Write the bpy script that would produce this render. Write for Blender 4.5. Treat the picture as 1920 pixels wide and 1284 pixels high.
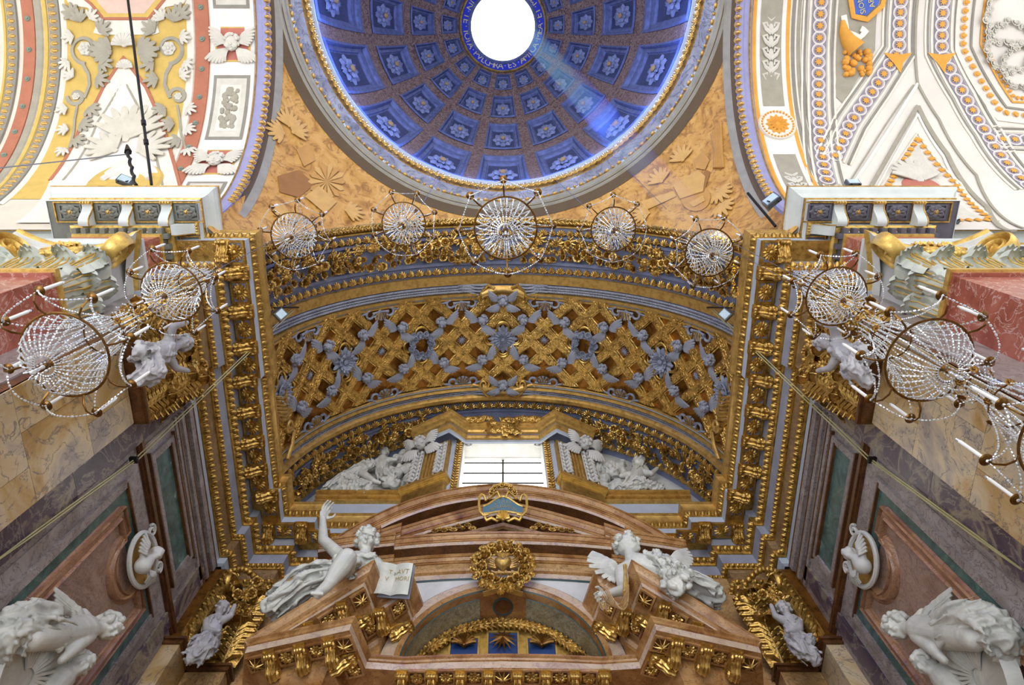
import bpy, bmesh, math, random
from math import sin, cos, tan, atan, atan2, pi, sqrt, radians, hypot
from mathutils import Vector, Matrix, noise
random.seed(7)
for o in list(bpy.data.objects):
    bpy.data.objects.remove(o, do_unlink=True)
scene = bpy.context.scene
COL = scene.collection

# ---------------------------------------------------------------- camera
FPX, CX, CY = 1280.0, 943.0, 642.0          # 24 mm on a 36 mm frame, 1920 px wide
TILT = atan(410 / 1280.0)                   # the lens leans this far from the zenith towards the altar
S, C = sin(TILT), cos(TILT)
cam_data = bpy.data.cameras.new('camera')
cam_data.sensor_width = 36
cam_data.lens = 24
cam_data.shift_x = 17 / 1920.0
cam_data.clip_end = 200
cam = bpy.data.objects.new('camera', cam_data)
COL.objects.link(cam)
cam.matrix_world = Matrix(((1, 0, 0, 0), (0, -C, -S, 0), (0, S, -C, 0), (0, 0, 0, 1)))
scene.camera = cam

# ---------------------------------------------------------------- light
world = bpy.data.worlds.new('sky')
scene.world = world
world.use_nodes = True
bg = world.node_tree.nodes['Background']
bg.inputs[0].default_value = (0.93, 0.96, 1.0, 1)
bg.inputs[1].default_value = 0.8
SUN_DIR = Vector((5.30, 7.53, -13.6)).normalized()
def lamp(name, kind, loc, energy, color, size=1.0, size_y=None, aim=None, **kw):
    d = bpy.data.lights.new(name, kind)
    d.energy = energy
    d.color = color
    if kind == 'AREA':
        d.shape = 'RECTANGLE'
        d.size = size
        d.size_y = size_y or size
    elif kind == 'SUN':
        d.angle = size
    else:
        d.shadow_soft_size = size
    for k, v in kw.items():
        setattr(d, k, v)
    o = bpy.data.objects.new(name, d)
    COL.objects.link(o)
    o.location = loc
    if aim is not None:
        o.rotation_euler = (Vector(aim) - Vector(loc)).to_track_quat('-Z', 'Y').to_euler()
    return o
lamp('sun', 'SUN', (-6, -12, 45), 34.0, (0.62, 0.75, 1.0), 0.006, aim=Vector((-6, -12, 45)) + SUN_DIR)
# area lights for assumed, unseen transept windows, and an added fill light in the nave
lamp('assumed_transept_light_left', 'AREA', (-14.5, -3.5, 13.0), 260, (1.0, 0.97, 0.9), 6, 7, aim=(-7, -3.0, 16))
lamp('assumed_transept_light_right', 'AREA', (14.5, -3.5, 13.0), 280, (1.0, 0.97, 0.93), 6, 7, aim=(7, -3.0, 16))
lamp('nave_fill_light', 'AREA', (0, -19.0, 11.0), 1500, (1.0, 0.96, 0.88), 8, 7, aim=(0, 6, 13))
# assumed blue lamps, set in open air just inside the dome rim
for k in range(24):
    a = 2 * pi * (k + 0.5) / 24
    lamp('assumed_dome_lamp', 'POINT', (4.62 * cos(a), -3.46 + 4.62 * sin(a), 20.3), 56, (0.12, 0.25, 1.0), 0.12)

vs = scene.view_settings
vs.view_transform = 'Standard'
vs.look = 'None'
vs.exposure = 0.12
vs.gamma = 1.0
vs.use_curve_mapping = False

# ---------------------------------------------------------------- the lens, pixel -> direction -> place
def ray(px, py):
    x = (px - CX) / FPX
    v = (CY - py) / FPX
    return Vector((x, S - v * C, C + v * S))
def atX(px, py, X): d = ray(px, py); return d * (X / d.x)
def atY(px, py, Y): d = ray(px, py); return d * (Y / d.y)
def atZ(px, py, Z): d = ray(px, py); return d * (Z / d.z)
DCY = -3.46                     # y of the dome's axis
VR, VZ = 5.33, 13.6             # chancel barrel: radius, springing height
def on_vault(px, py, R=VR, zc=VZ):           # -> (angle from apex, y)
    d = ray(px, py)
    a = d.x * d.x + d.z * d.z; b = -2 * d.z * zc; c = zc * zc - R * R
    t = (-b + sqrt(max(0, b * b - 4 * a * c))) / (2 * a)
    p = d * t
    return atan2(p.x, p.z - zc), p.y
def on_transept(px, py, R=5.45, zc=VZ):      # cylinder along x -> (x, angle from apex)
    d = ray(px, py)
    a = d.y * d.y + d.z * d.z; b = -2 * (d.y * DCY + d.z * zc); c = DCY * DCY + zc * zc - R * R
    t = (-b + sqrt(max(0, b * b - 4 * a * c))) / (2 * a)
    p = d * t
    return p.x, atan2(p.y - DCY, p.z - zc)
def VP(phi, y, h=0.0):                       # point on chancel vault, h metres proud
    r = VR - h
    return Vector((r * sin(phi), y, VZ + r * cos(phi)))
TR = 5.45
def TP(x, th, h=0.0):                        # point on transept vault
    r = TR - h
    return Vector((x, DCY + r * sin(th), VZ + r * cos(th)))
def Yv(py):                                  # y on the crown of the chancel vault for an image row
    return on_vault(CX, py)[1]
# ---------------------------------------------------------------- building helpers
W = {}
def reg(o, M=None):
    W[o] = M.copy() if M is not None else Matrix.Identity(4)
    o.matrix_basis = W[o]
    return o
def set_parent(o, p):
    if p is not None:
        o.parent = p
        o.matrix_parent_inverse = W[p].inverted()
def tag(o, label=None, cat=None, group=None, kind=None):
    if label: o['label'] = label
    if cat: o['category'] = cat
    if group: o['group'] = group
    if kind: o['kind'] = kind
    return o
def thing(name, loc, label, cat=None, group=None, kind=None):
    o = bpy.data.objects.new(name, None)
    COL.objects.link(o)
    o.empty_display_size = 0.1
    reg(o, Matrix.Translation(Vector(loc)))
    return tag(o, label, cat, group, kind)
def inst(name, mesh, M, parent=None):
    o = bpy.data.objects.new(name, mesh)
    COL.objects.link(o)
    reg(o, M)
    set_parent(o, parent)
    return o
def frame(p, n, up=(0, 0, 1), s=1.0):        # matrix: local z = n, local y ~ up
    n = Vector(n).normalized(); up = Vector(up)
    y = (up - n * up.dot(n))
    if y.length < 1e-5: y = Vector((1, 0, 0)) - n * n.x
    y.normalize(); x = y.cross(n)
    if isinstance(s, (int, float)): s = (s, s, s)
    M = Matrix(((x.x * s[0], y.x * s[1], n.x * s[2], p[0]), (x.y * s[0], y.y * s[1], n.y * s[2], p[1]),
                (x.z * s[0], y.z * s[1], n.z * s[2], p[2]), (0, 0, 0, 1)))
    return M
def axes(p, x, y, z):                        # matrix from explicit axes
    return Matrix(((x[0], y[0], z[0], p[0]), (x[1], y[1], z[1], p[1]), (x[2], y[2], z[2], p[2]), (0, 0, 0, 1)))
class MB:
    def __init__(self): self.v = []; self.f = []
    def add(self, vs, fs, M=None):
        n = len(self.v)
        if M is not None: vs = [M @ Vector(q) for q in vs]
        self.v.extend(tuple(q) for q in vs)
        self.f.extend(tuple(i + n for i in f) for f in fs)
        return self
    def merge(self, other, M=None): return self.add(other.v, other.f, M)
    def box(self, c, s, M=None):
        x, y, z = c; a, b, d = s[0] / 2, s[1] / 2, s[2] / 2
        vs = [(x - a, y - b, z - d), (x + a, y - b, z - d), (x + a, y + b, z - d), (x - a, y + b, z - d),
              (x - a, y - b, z + d), (x + a, y - b, z + d), (x + a, y + b, z + d), (x - a, y + b, z + d)]
        return self.add(vs, [(0, 3, 2, 1), (4, 5, 6, 7), (0, 1, 5, 4), (1, 2, 6, 5), (2, 3, 7, 6), (3, 0, 4, 7)], M)
    def grid(self, fn, nu, nv, cu=False, cv=False):
        n = len(self.v)
        U = nu if cu else nu + 1; V = nv if cv else nv + 1
        for i in range(U):
            for j in range(V):
                self.v.append(tuple(fn(i / nu, j / nv)))
        for i in range(nu):
            for j in range(nv):
                a = i * V + j; b = ((i + 1) % U) * V + j; c = ((i + 1) % U) * V + (j + 1) % V; d = i * V + (j + 1) % V
                self.f.append((n + a, n + b, n + c, n + d))
        return self
    def tube(self, path, r, n=6, closed=False, M=None, cap=True, up=None):
        path = [Vector(p) for p in path]; N = len(path)
        rf = r if callable(r) else (lambda t: r)
        base = len(self.v); prev = None
        for i, p in enumerate(path):
            if closed: t = path[(i + 1) % N] - path[i - 1]
            else: t = path[min(i + 1, N - 1)] - path[max(i - 1, 0)]
            if t.length < 1e-9: t = Vector((0, 0, 1))
            t.normalize()
            if prev is None:
                a = Vector(up) if up else (Vector((0, 0, 1)) if abs(t.z) < 0.9 else Vector((1, 0, 0)))
                u = (a - t * a.dot(t)).normalized()
            else:
                u = prev - t * prev.dot(t)
                u = u.normalized() if u.length > 1e-6 else prev
            prev = u; w = t.cross(u)
            rr = rf(i / max(1, N - 1))
            rx, ry = rr if isinstance(rr, tuple) else (rr, rr)
            for k in range(n):
                a = 2 * pi * k / n
                q = p + u * (ry * cos(a)) + w * (rx * sin(a))
                self.v.append(tuple(M @ q) if M is not None else tuple(q))
        m = N if closed else N - 1
        for i in range(m):
            for k in range(n):
                a = base + i * n + k; b = base + i * n + (k + 1) % n
                c = base + ((i + 1) % N) * n + (k + 1) % n; d = base + ((i + 1) % N) * n + k
                self.f.append((a, b, c, d))
        if cap and not closed:
            self.f.append(tuple(base + k for k in reversed(range(n))))
            self.f.append(tuple(base + (N - 1) * n + k for k in range(n)))
        return self
    def lathe(self, prof, n=16, M=None, a0=0.0, a1=2 * pi):
        full = abs(a1 - a0 - 2 * pi) < 1e-6
        tmp = MB()
        tmp.grid(lambda u, v: (0, 0, 0), n, len(prof) - 1, cu=full)
        vs = []
        for i in range(n if full else n + 1):
            a = a0 + (a1 - a0) * i / n
            for r, z in prof: vs.append((r * cos(a), r * sin(a), z))
        return self.add(vs, tmp.f, M)
    def ball(self, c, r, nu=8, nv=6, M=None):
        if isinstance(r, (int, float)): r = (r, r, r)
        vs = [(c[0], c[1], c[2] - r[2])]
        for j in range(1, nv):
            t = pi * j / nv
            for i in range(nu):
                a = 2 * pi * i / nu
                vs.append((c[0] + r[0] * sin(t) * cos(a), c[1] + r[1] * sin(t) * sin(a), c[2] - r[2] * cos(t)))
        vs.append((c[0], c[1], c[2] + r[2]))
        fs = [(0, 1 + (i + 1) % nu, 1 + i) for i in range(nu)]
        for j in range(nv - 2):
            for i in range(nu):
                a = 1 + j * nu + i; b = 1 + j * nu + (i + 1) % nu
                fs.append((a, b, b + nu, a + nu))
        k = 1 + (nv - 2) * nu; top = len(vs) - 1
        fs += [(k + i, k + (i + 1) % nu, top) for i in range(nu)]
        return self.add(vs, fs, M)
    def prism(self, poly, z0, z1, M=None):   # polygon in xy, extruded in z
        n = len(poly)
        vs = [(p[0], p[1], z0) for p in poly] + [(p[0], p[1], z1) for p in poly]
        fs = [tuple(reversed(range(n))), tuple(range(n, 2 * n))] + [(i, (i + 1) % n, n + (i + 1) % n, n + i) for i in range(n)]
        return self.add(vs, fs, M)
    def sweep(self, rings, closed_ring=False, closed_path=False):   # rings: list of lists of points
        n = len(self.v); m = len(rings[0]); N = len(rings)
        for r in rings: self.v.extend(tuple(p) for p in r)
        for i in range(N if closed_path else N - 1):
            for j in range(m if closed_ring else m - 1):
                a = n + i * m + j; b = n + i * m + (j + 1) % m
                c = n + ((i + 1) % N) * m + (j + 1) % m; d = n + ((i + 1) % N) * m + j
                self.f.append((a, b, c, d))
        return self
    def mesh(self, name, mat, smooth=True):
        me = bpy.data.meshes.new(name)
        me.from_pydata(self.v, [], self.f)
        me.update()
        if smooth:
            me.polygons.foreach_set('use_smooth', [True] * len(me.polygons))
            if smooth != 'all':
                me.set_sharp_from_angle(angle=radians(38 if smooth is True else smooth))
        if mat is not None: me.materials.append(mat)
        return me
    def obj(self, name, mat, parent=None, smooth=True, M=None):
        return inst(name, self.mesh(name, mat, smooth), M if M is not None else Matrix.Identity(4), parent)
def structure(name, mb, mat, label=None, smooth=True):
    o = mb.obj(name, mat, None, smooth)
    return tag(o, label, None, None, 'structure')

# ---------------------------------------------------------------- materials
def srgb(r, g, b):
    f = lambda c: (c / 255 / 12.92) if c / 255 <= 0.04045 else ((c / 255 + 0.055) / 1.055) ** 2.4
    return (f(r), f(g), f(b), 1)
def new_mat(name):
    m = bpy.data.materials.new(name)
    m.use_nodes = True
    nt = m.node_tree
    return m, nt, nt.nodes['Principled BSDF']
def N(nt, t, **kw):
    n = nt.nodes.new(t)
    for k, v in kw.items(): setattr(n, k, v)
    return n
def coords(nt, scale=1.0, rnd=False):
    tc = N(nt, 'ShaderNodeTexCoord')
    mp = N(nt, 'ShaderNodeMapping')
    if isinstance(scale, (int, float)): scale = (scale,) * 3
    mp.inputs['Scale'].default_value = scale
    nt.links.new(tc.outputs['Object'], mp.inputs[0])
    if rnd:
        oi = N(nt, 'ShaderNodeObjectInfo')
        ad = N(nt, 'ShaderNodeVectorMath', operation='MULTIPLY_ADD')
        ad.inputs[1].default_value = (37, 53, 71)
        nt.links.new(oi.outputs['Random'], ad.inputs[0])
        nt.links.new(mp.outputs[0], ad.inputs[2])
        return ad.outputs[0]
    return mp.outputs[0]
def ramp(nt, src, stops):
    r = N(nt, 'ShaderNodeValToRGB')
    el = r.color_ramp.elements
    while len(el) < len(stops): el.new(0.5)
    for e, (p, c) in zip(el, stops): e.position = p; e.color = c
    nt.links.new(src, r.inputs[0])
    return r.outputs[0]
def fac_noise(nt, vec, scale, detail=4, rough=0.55, dist=0.0):
    n = N(nt, 'ShaderNodeTexNoise')
    n.inputs['Scale'].default_value = scale
    n.inputs['Detail'].default_value = detail
    n.inputs['Roughness'].default_value = rough
    n.inputs['Distortion'].default_value = dist
    nt.links.new(vec, n.inputs['Vector'])
    return n.outputs[0]
def mix(nt, fac, a, b, mode='MIX'):
    m = N(nt, 'ShaderNodeMix', data_type='RGBA', blend_type=mode)
    for s, v in ((m.inputs[0], fac), (m.inputs[6], a), (m.inputs[7], b)):
        if hasattr(v, 'links') or hasattr(v, 'is_output'): nt.links.new(v, s)
        else: s.default_value = v
    return m.outputs[2]
def bump(nt, bsdf, src, strength=0.3, dist=0.02):
    b = N(nt, 'ShaderNodeBump')
    b.inputs['Strength'].default_value = strength
    b.inputs['Distance'].default_value = dist
    nt.links.new(src, b.inputs['Height'])
    nt.links.new(b.outputs[0], bsdf.inputs['Normal'])
def plain(name, col, rough=0.6, metal=0.0, vary=0.12, scale=3.0, bmp=0.0, bscale=30, spec=None):
    m, nt, b = new_mat(name)
    v = coords(nt)
    n = fac_noise(nt, v, scale, 5)
    d = tuple(c * (1 - vary * 1.6) for c in col[:3]) + (1,)
    l = tuple(min(1, c * (1 + vary)) for c in col[:3]) + (1,)
    nt.links.new(ramp(nt, n, [(0.3, d), (0.7, l)]), b.inputs['Base Color'])
    b.inputs['Roughness'].default_value = rough
    b.inputs['Metallic'].default_value = metal
    if spec is not None: b.inputs['Specular IOR Level'].default_value = spec
    if bmp: bump(nt, b, fac_noise(nt, v, bscale, 3), bmp, 0.02)
    return m
def marble(name, stops, vein=None, scale=1.5, vscale=2.5, vwidth=0.03, rough=0.28, stretch=(1, 1, 1), dist=1.2, vfac=0.8):
    m, nt, b = new_mat(name)
    v = coords(nt, stretch, rnd=True)
    n = fac_noise(nt, v, scale, 7, 0.62, dist)
    col = ramp(nt, n, stops)
    if vein is not None:
        w = fac_noise(nt, v, vscale, 6, 0.6, dist * 1.5)
        vm = ramp(nt, w, [(0.5 - vwidth * 2, (0, 0, 0, 1)), (0.5, (vfac,) * 3 + (1,)), (0.5 + vwidth, (0, 0, 0, 1))])
        col = mix(nt, vm, col, vein)
    nt.links.new(col, b.inputs['Base Color'])
    b.inputs['Roughness'].default_value = rough
    return m
def gold(name, col=(196, 158, 82), rough=0.32, metal=0.78, bmp=0.35, bscale=24, dirt=0.55):
    m, nt, b = new_mat(name)
    v = coords(nt)
    n = fac_noise(nt, v, 7, 6, 0.65)
    c = srgb(*col)
    d = (c[0] * (1 - dirt) * 0.8, c[1] * (1 - dirt) * 0.68, c[2] * (1 - dirt) * 0.5, 1)
    nt.links.new(ramp(nt, n, [(0.30, d), (0.52, c), (0.8, tuple(min(1, q * 1.25) for q in c[:3]) + (1,))]), b.inputs['Base Color'])
    b.inputs['Roughness'].default_value = rough
    b.inputs['Metallic'].default_value = metal
    if bmp: bump(nt, b, fac_noise(nt, v, bscale, 4), bmp, 0.03)
    return m
M = {}
M['gold'] = gold('gilding')
M['gold_carved'] = gold('carved_gilding', (206, 168, 92), 0.28, 0.82, 0.8, 16, 0.65)
M['gold_flat'] = gold('matte_gilding', (204, 166, 92), 0.42, 0.6, 0.08, 30, 0.25)
M['gold_pale'] = gold('pale_gilding', (222, 186, 100), 0.4, 0.6, 0.15, 30, 0.25)
M['blue_grey'] = plain('blue_grey_stucco', srgb(124, 132, 162), 0.6, vary=0.15)
M['grey_stucco'] = plain('grey_stucco', srgb(150, 154, 168), 0.6, vary=0.14, bmp=0.2)
M['white_stucco'] = plain('white_stucco', srgb(205, 205, 200), 0.5, vary=0.1, bmp=0.15)
M['pale_blue'] = plain('pale_blue_stucco', srgb(176, 186, 200), 0.6, vary=0.06)
M['white_marble'] = marble('white_statuary_marble', [(0.3, srgb(176, 178, 172)), (0.7, srgb(218, 218, 208))], None, 2.0, rough=0.4)
M['brown_marble'] = marble('brown_orange_marble', [(0.25, srgb(104, 64, 28)), (0.42, srgb(148, 102, 56)), (0.58, srgb(184, 142, 92)), (0.8, srgb(124, 80, 40))],
                           srgb(80, 40, 20), 1.3, 3.2, 0.012, 0.28, dist=1.2, vfac=0.7)
M['dark_brown'] = marble('dark_brown_marble', [(0.3, srgb(70, 42, 22)), (0.7, srgb(120, 78, 42))], srgb(48, 28, 18), 3, 6, 0.02, 0.3)
M['pink_marble'] = marble('pale_pink_marble', [(0.3, srgb(176, 150, 124)), (0.55, srgb(204, 184, 160)), (0.75, srgb(178, 158, 152))], srgb(150, 122, 130), 1.8, 3, 0.014, dist=0.9)
M['yellow_marble'] = marble('yellow_breccia_marble', [(0.30, srgb(142, 104, 48)), (0.42, srgb(184, 150, 92)), (0.54, srgb(206, 186, 150)), (0.62, srgb(170, 156, 140)), (0.74, srgb(118, 114, 124))],
                            srgb(84, 80, 92), 0.75, 1.5, 0.010, 0.28, dist=0.9)
M['purple_marble'] = marble('purple_breccia_marble', [(0.3, srgb(58, 46, 58)), (0.47, srgb(88, 72, 84)), (0.53, srgb(150, 138, 112)), (0.58, srgb(98, 84, 92)), (0.7, srgb(70, 60, 74))],
                            srgb(150, 140, 126), 0.8, 1.3, 0.016, 0.28, dist=1.4)
M['grey_marble'] = marble('lilac_grey_marble', [(0.25, srgb(112, 100, 94)), (0.5, srgb(150, 140, 134)), (0.75, srgb(174, 166, 164))], srgb(78, 64, 66), 2.2, 4.2, 0.018, 0.3, dist=1.0)
M['green_marble'] = marble('green_marble', [(0.25, srgb(44, 66, 62)), (0.5, srgb(74, 102, 96)), (0.64, srgb(92, 120, 112)), (0.72, srgb(170, 184, 172))], None, 4.0, rough=0.22, dist=0.8)
M['red_marble'] = marble('red_marble', [(0.25, srgb(128, 60, 46)), (0.5, srgb(166, 92, 74)), (0.75, srgb(186, 120, 102))], srgb(216, 190, 176), 1.2, 2.4, 0.012, 0.3, dist=1.0)
M['tan_marble'] = marble('tan_marble', [(0.3, srgb(150, 112, 66)), (0.6, srgb(190, 156, 108)), (0.8, srgb(168, 130, 86))], srgb(96, 70, 44), 2.0, 4, 0.02)
M['brass'] = gold('brass', (132, 96, 48), 0.35, 0.9, 0.1, 30, 0.4)
M['dark_metal'] = plain('dark_metal', srgb(40, 38, 38), 0.5, 0.6)
def glassy():
    m, nt, b = new_mat('crystal')
    b.inputs['Base Color'].default_value = (0.86, 0.9, 0.92, 1)
    b.inputs['Roughness'].default_value = 0.08
    b.inputs['Metallic'].default_value = 0.35
    b.inputs['Specular IOR Level'].default_value = 0.9
    b.inputs['Transmission Weight'].default_value = 0.3
    return m
M['crystal'] = glassy()
M['candle'] = plain('white_wax', srgb(236, 236, 230), 0.5, vary=0.03)
# ---------------------------------------------------------------- the shell of the church
FLOOR = -1.6
M['floor'] = marble('floor_marble', [(0.3, srgb(150, 140, 126)), (0.7, srgb(190, 180, 165))], srgb(110, 96, 90), 1.0, 2.0)
structure('floor', MB().box((0, -6.4, FLOOR - 0.1), (32, 32, 0.2)), M['floor'], 'pale marble floor of the church')
HP = 5.94                                     # half side of the crossing
for sg, nm in ((-1, 'left'), (1, 'right')):
    mb = MB()
    mb.box((sg * 6.25, 6.3, 6.0), (0.9, 6.9, 15.2))
    structure('wall_' + nm, mb, M['grey_marble'], 'marble clad chancel wall on the %s of the altar' % nm)
    mb = MB()
    mb.box((sg * 10.2, 3.27, 6.15), (8.6, 0.8, 15.5))
    structure('wall_transept_' + nm, mb, M['pink_marble'], 'pale marble wall of the %s transept behind the great pilaster' % nm)
mb = MB()
mb.box((0, 9.55, 6.1), (12.4, 0.5, 15.4))
structure('wall_back', mb, M['tan_marble'], 'tan marble wall behind the altar')
# barrel vault of the chancel
mb = MB()
mb.grid(lambda u, v: VP(-pi / 2 + pi * u, 2.48 + 6.75 * v), 72, 4)
chancel_vault = structure('ceiling', mb, M['blue_grey'], 'blue grey barrel vault over the altar')
# transept vaults
M['vault_left'] = plain('ivory_painted_plaster', srgb(214, 206, 190), 0.75, vary=0.08, scale=0.8)
M['vault_right'] = plain('cream_painted_plaster', srgb(222, 216, 206), 0.75, vary=0.06, scale=0.8)
TV = {}
for sg, nm in ((-1, 'left'), (1, 'right')):
    mb = MB()
    mb.grid(lambda u, v: TP(sg * (6.3 + 9.0 * v), -pi / 2 + pi * u), 72, 6)
    TV[sg] = structure('ceiling_transept_' + nm, mb, M['vault_' + nm],
                       ('ivory', 'cream')[sg > 0] + ' painted barrel vault of the %s transept' % nm)
# nave vault behind the camera
mb = MB()
mb.grid(lambda u, v: Vector((VR * sin(-pi / 2 + pi * u), DCY - HP - 14 * v, VZ + VR * cos(-pi / 2 + pi * u))), 32, 2)
structure('ceiling_nave', mb, M['vault_right'], 'plain nave vault behind the crossing')
# pendentives
RHO = sqrt(HP * HP + VR * VR)
M['pendentive'] = plain('ochre_fresco', srgb(196, 150, 76), 0.7, vary=0.25, scale=1.3, bmp=0.1, bscale=8)
def pendentive_material():
    m, nt, b = new_mat('golden_ochre_fresco')
    v = coords(nt)
    n = fac_noise(nt, v, 1.6, 6, 0.6, 1.5)
    col = ramp(nt, n, [(0.3, srgb(138, 92, 34)), (0.45, srgb(190, 140, 62)), (0.6, srgb(206, 160, 84)), (0.75, srgb(168, 116, 66))])
    n2 = fac_noise(nt, v, 2.8, 5, 0.6, 2.5)
    col = mix(nt, ramp(nt, n2, [(0.54, (0, 0, 0, 1)), (0.6, (0.55, 0.55, 0.55, 1))]), col, srgb(120, 76, 30))
    nt.links.new(col, b.inputs['Base Color'])
    b.inputs['Roughness'].default_value = 0.7
    return m
M['pendentive'] = pendentive_material()
def sph(r, a):
    return Vector((r * sin(a), DCY + r * cos(a), VZ + sqrt(max(0, RHO * RHO - r * r))))
mb = MB()
def pend(u, v):
    a = 2 * pi * u
    rm = min(HP / max(abs(sin(a)), abs(cos(a))), RHO)
    return sph(5.6 + (rm - 5.6) * v, a)
mb.grid(pend, 160, 14, cu=True)
structure('ceiling_pendentives', mb, M['pendentive'], 'golden ochre frescoed pendentives under the dome')
# ---- ring cornice of the dome
M['ring_marble'] = marble('grey_ring_marble', [(0.3, srgb(112, 112, 112)), (0.7, srgb(168, 168, 164))], srgb(70, 72, 80), 1.2, 1.8, 0.02, 0.5)
M['ring_grey'] = plain('greenish_grey_stucco', srgb(150, 146, 130), 0.6, vary=0.1)
AX = Matrix.Translation((0, DCY, 0))
ring = thing('ring_cornice', (0, DCY, 19.1), 'grey and gold ring cornice under the blue dome', None, None, 'structure')
def ring_part(name, prof, mat): return MB().lathe(prof, 128, AX).obj(name, mat, ring)
ring_part('moulding', [(5.86, 19.02), (5.80, 19.10), (5.70, 19.12), (5.68, 19.2), (5.60, 19.22), (5.58, 19.3), (5.53, 19.32)], M['ring_grey'])
ring_part('fascia', [(5.50, 19.44), (5.48, 19.46), (5.32, 19.72), (5.30, 19.76)], M['ring_marble'])
ring_part('bead_bed', [(5.53, 19.32), (5.52, 19.38), (5.50, 19.44)], M['gold'])
ring_part('leaf_bed', [(5.30, 19.76), (5.22, 19.86), (5.12, 19.95)], M['gold'])
ring_part('lip', [(5.12, 19.95), (5.04, 19.99), (5.04, 20.05), (5.2, 20.07)], M['pale_blue'])
# ---- the dome
DA, DH, DZ0 = 5.1, 8.145, 20.0
def DP(t, a, h=0.0):                          # a: azimuth from +y towards +x, h proud towards the axis
    n = Vector((cos(t) / DA, sin(t) / DH)).normalized()
    r = DA * cos(t) - h * n.x; z = DZ0 + DH * sin(t) - h * n.y
    return Vector((r * sin(a), DCY + r * cos(a), z))
def dome_t(py):
    d = ray(CX, py); k = d.y / d.z
    lo, hi = 0.0, radians(76)
    for _ in range(50):
        t = (lo + hi) / 2
        p = DP(t, 0)
        if p.y / p.z > k: lo = t
        else: hi = t
    return (lo + hi) / 2
TOC = math.asin(7.9 / DH)
def dome_mat():
    m, nt, b = new_mat('brown_damask_paint')
    v = coords(nt)
    n = fac_noise(nt, v, 9, 4, 0.6, 2.0)
    nt.links.new(ramp(nt, n, [(0.38, srgb(84, 54, 42)), (0.5, srgb(112, 82, 62)), (0.56, srgb(146, 124, 106)), (0.7, srgb(94, 62, 48))]), b.inputs['Base Color'])
    b.inputs['Roughness'].default_value = 0.7
    return m
M['dome_rib'] = dome_mat()
M['coffer_blue'] = plain('slate_blue_paint', srgb(50, 58, 84), 0.7, vary=0.2, scale=2)
M['coffer_dark'] = plain('dark_blue_paint', srgb(28, 34, 56), 0.7, vary=0.2, scale=2)
M['coffer_frame'] = plain('grey_blue_frame_paint', srgb(90, 98, 128), 0.6, vary=0.25, scale=6, bmp=0.5, bscale=22)
M['oculus_blue'] = plain('deep_blue_enamel', srgb(24, 44, 168), 0.5, vary=0.1)
dome = thing('dome', (0, DCY, 20), 'blue coffered dome with a round bright oculus', None, None, 'structure')
mb = MB()
mb.grid(lambda u, v: DP(v * TOC, 2 * pi * u, -0.16), 128, 40, cu=True)
mb.obj('shell', M['coffer_dark'], dome)
ROWS = [(293, 343), (233, 281), (181, 221), (140, 169)]
row_t = [(dome_t(b), dome_t(a)) for a, b in ROWS]
NCOL = 16
HWC = [0.40, 0.385, 0.38, 0.375]              # half width of a coffer in column units
# ribs: meridian and ring bands left standing between the coffers
mb = MB()
edges = [0.0] + [q for ab in row_t for q in ab] + [dome_t(137)]
def slab(t0, t1, a0, a1, nt_, na):
    mb.grid(lambda u, v: DP(t0 + (t1 - t0) * v, a0 + (a1 - a0) * u), na, nt_)
for k in range(0, len(edges) - 1, 2):
    slab(edges[k], edges[k + 1], 0, 2 * pi, 2, 128)
for r, (t0, t1) in enumerate(row_t):
    hw = HWC[r] * 2 * pi / NCOL
    for c in range(NCOL):
        a = 2 * pi * c / NCOL
        slab(t0, t1, a + hw, a + 2 * pi / NCOL - hw, 6, 4)
mb.obj('rib_grid', M['dome_rib'], dome)
def rosette_mb(n=8, r=1.0, layers=2, h=0.35, twist=0.0, centre=0.24, cup=0.3, pw=1.0):
    q = MB()
    for L in range(layers):
        rr = r * (1 - 0.36 * L); off = pi / n * L
        for k in range(n):
            a = 2 * pi * k / n + off
            w = pw * rr * sin(pi / n) * 0.98
            def pet(u, v):
                s = u; x = 0.12 * r + (rr - 0.12 * r) * s
                ww = w * (sin(pi * min(1, 0.18 + 0.74 * s)) ** 0.7) * (1.0 if s < 0.98 else 0.55)
                y = (v - 0.5) * 2 * ww
                z = h * r * (0.15 + 0.28 * L) + cup * r * (s ** 2) * (0.35 + 0.2 * L) * (1 if L else 0.7) - 0.16 * r * abs(v - 0.5) * 2 * (1 - 0.3 * s) + 0.12 * r * sin(pi * s)
                ca, sa = cos(a), sin(a)
                return (x * ca - y * sa, x * sa + y * ca, z)
            q.grid(pet, 4, 2)
    q.ball((0, 0, h * r * 0.55), (centre * r, centre * r, h * r * 0.5), 8, 5)
    return q
M['rose_grey'] = plain('silver_grey_rosette', srgb(124, 130, 150), 0.55, vary=0.15, scale=8)
M['rose_heart'] = plain('tan_rosette_heart', srgb(176, 140, 86), 0.5, vary=0.2)
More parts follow.
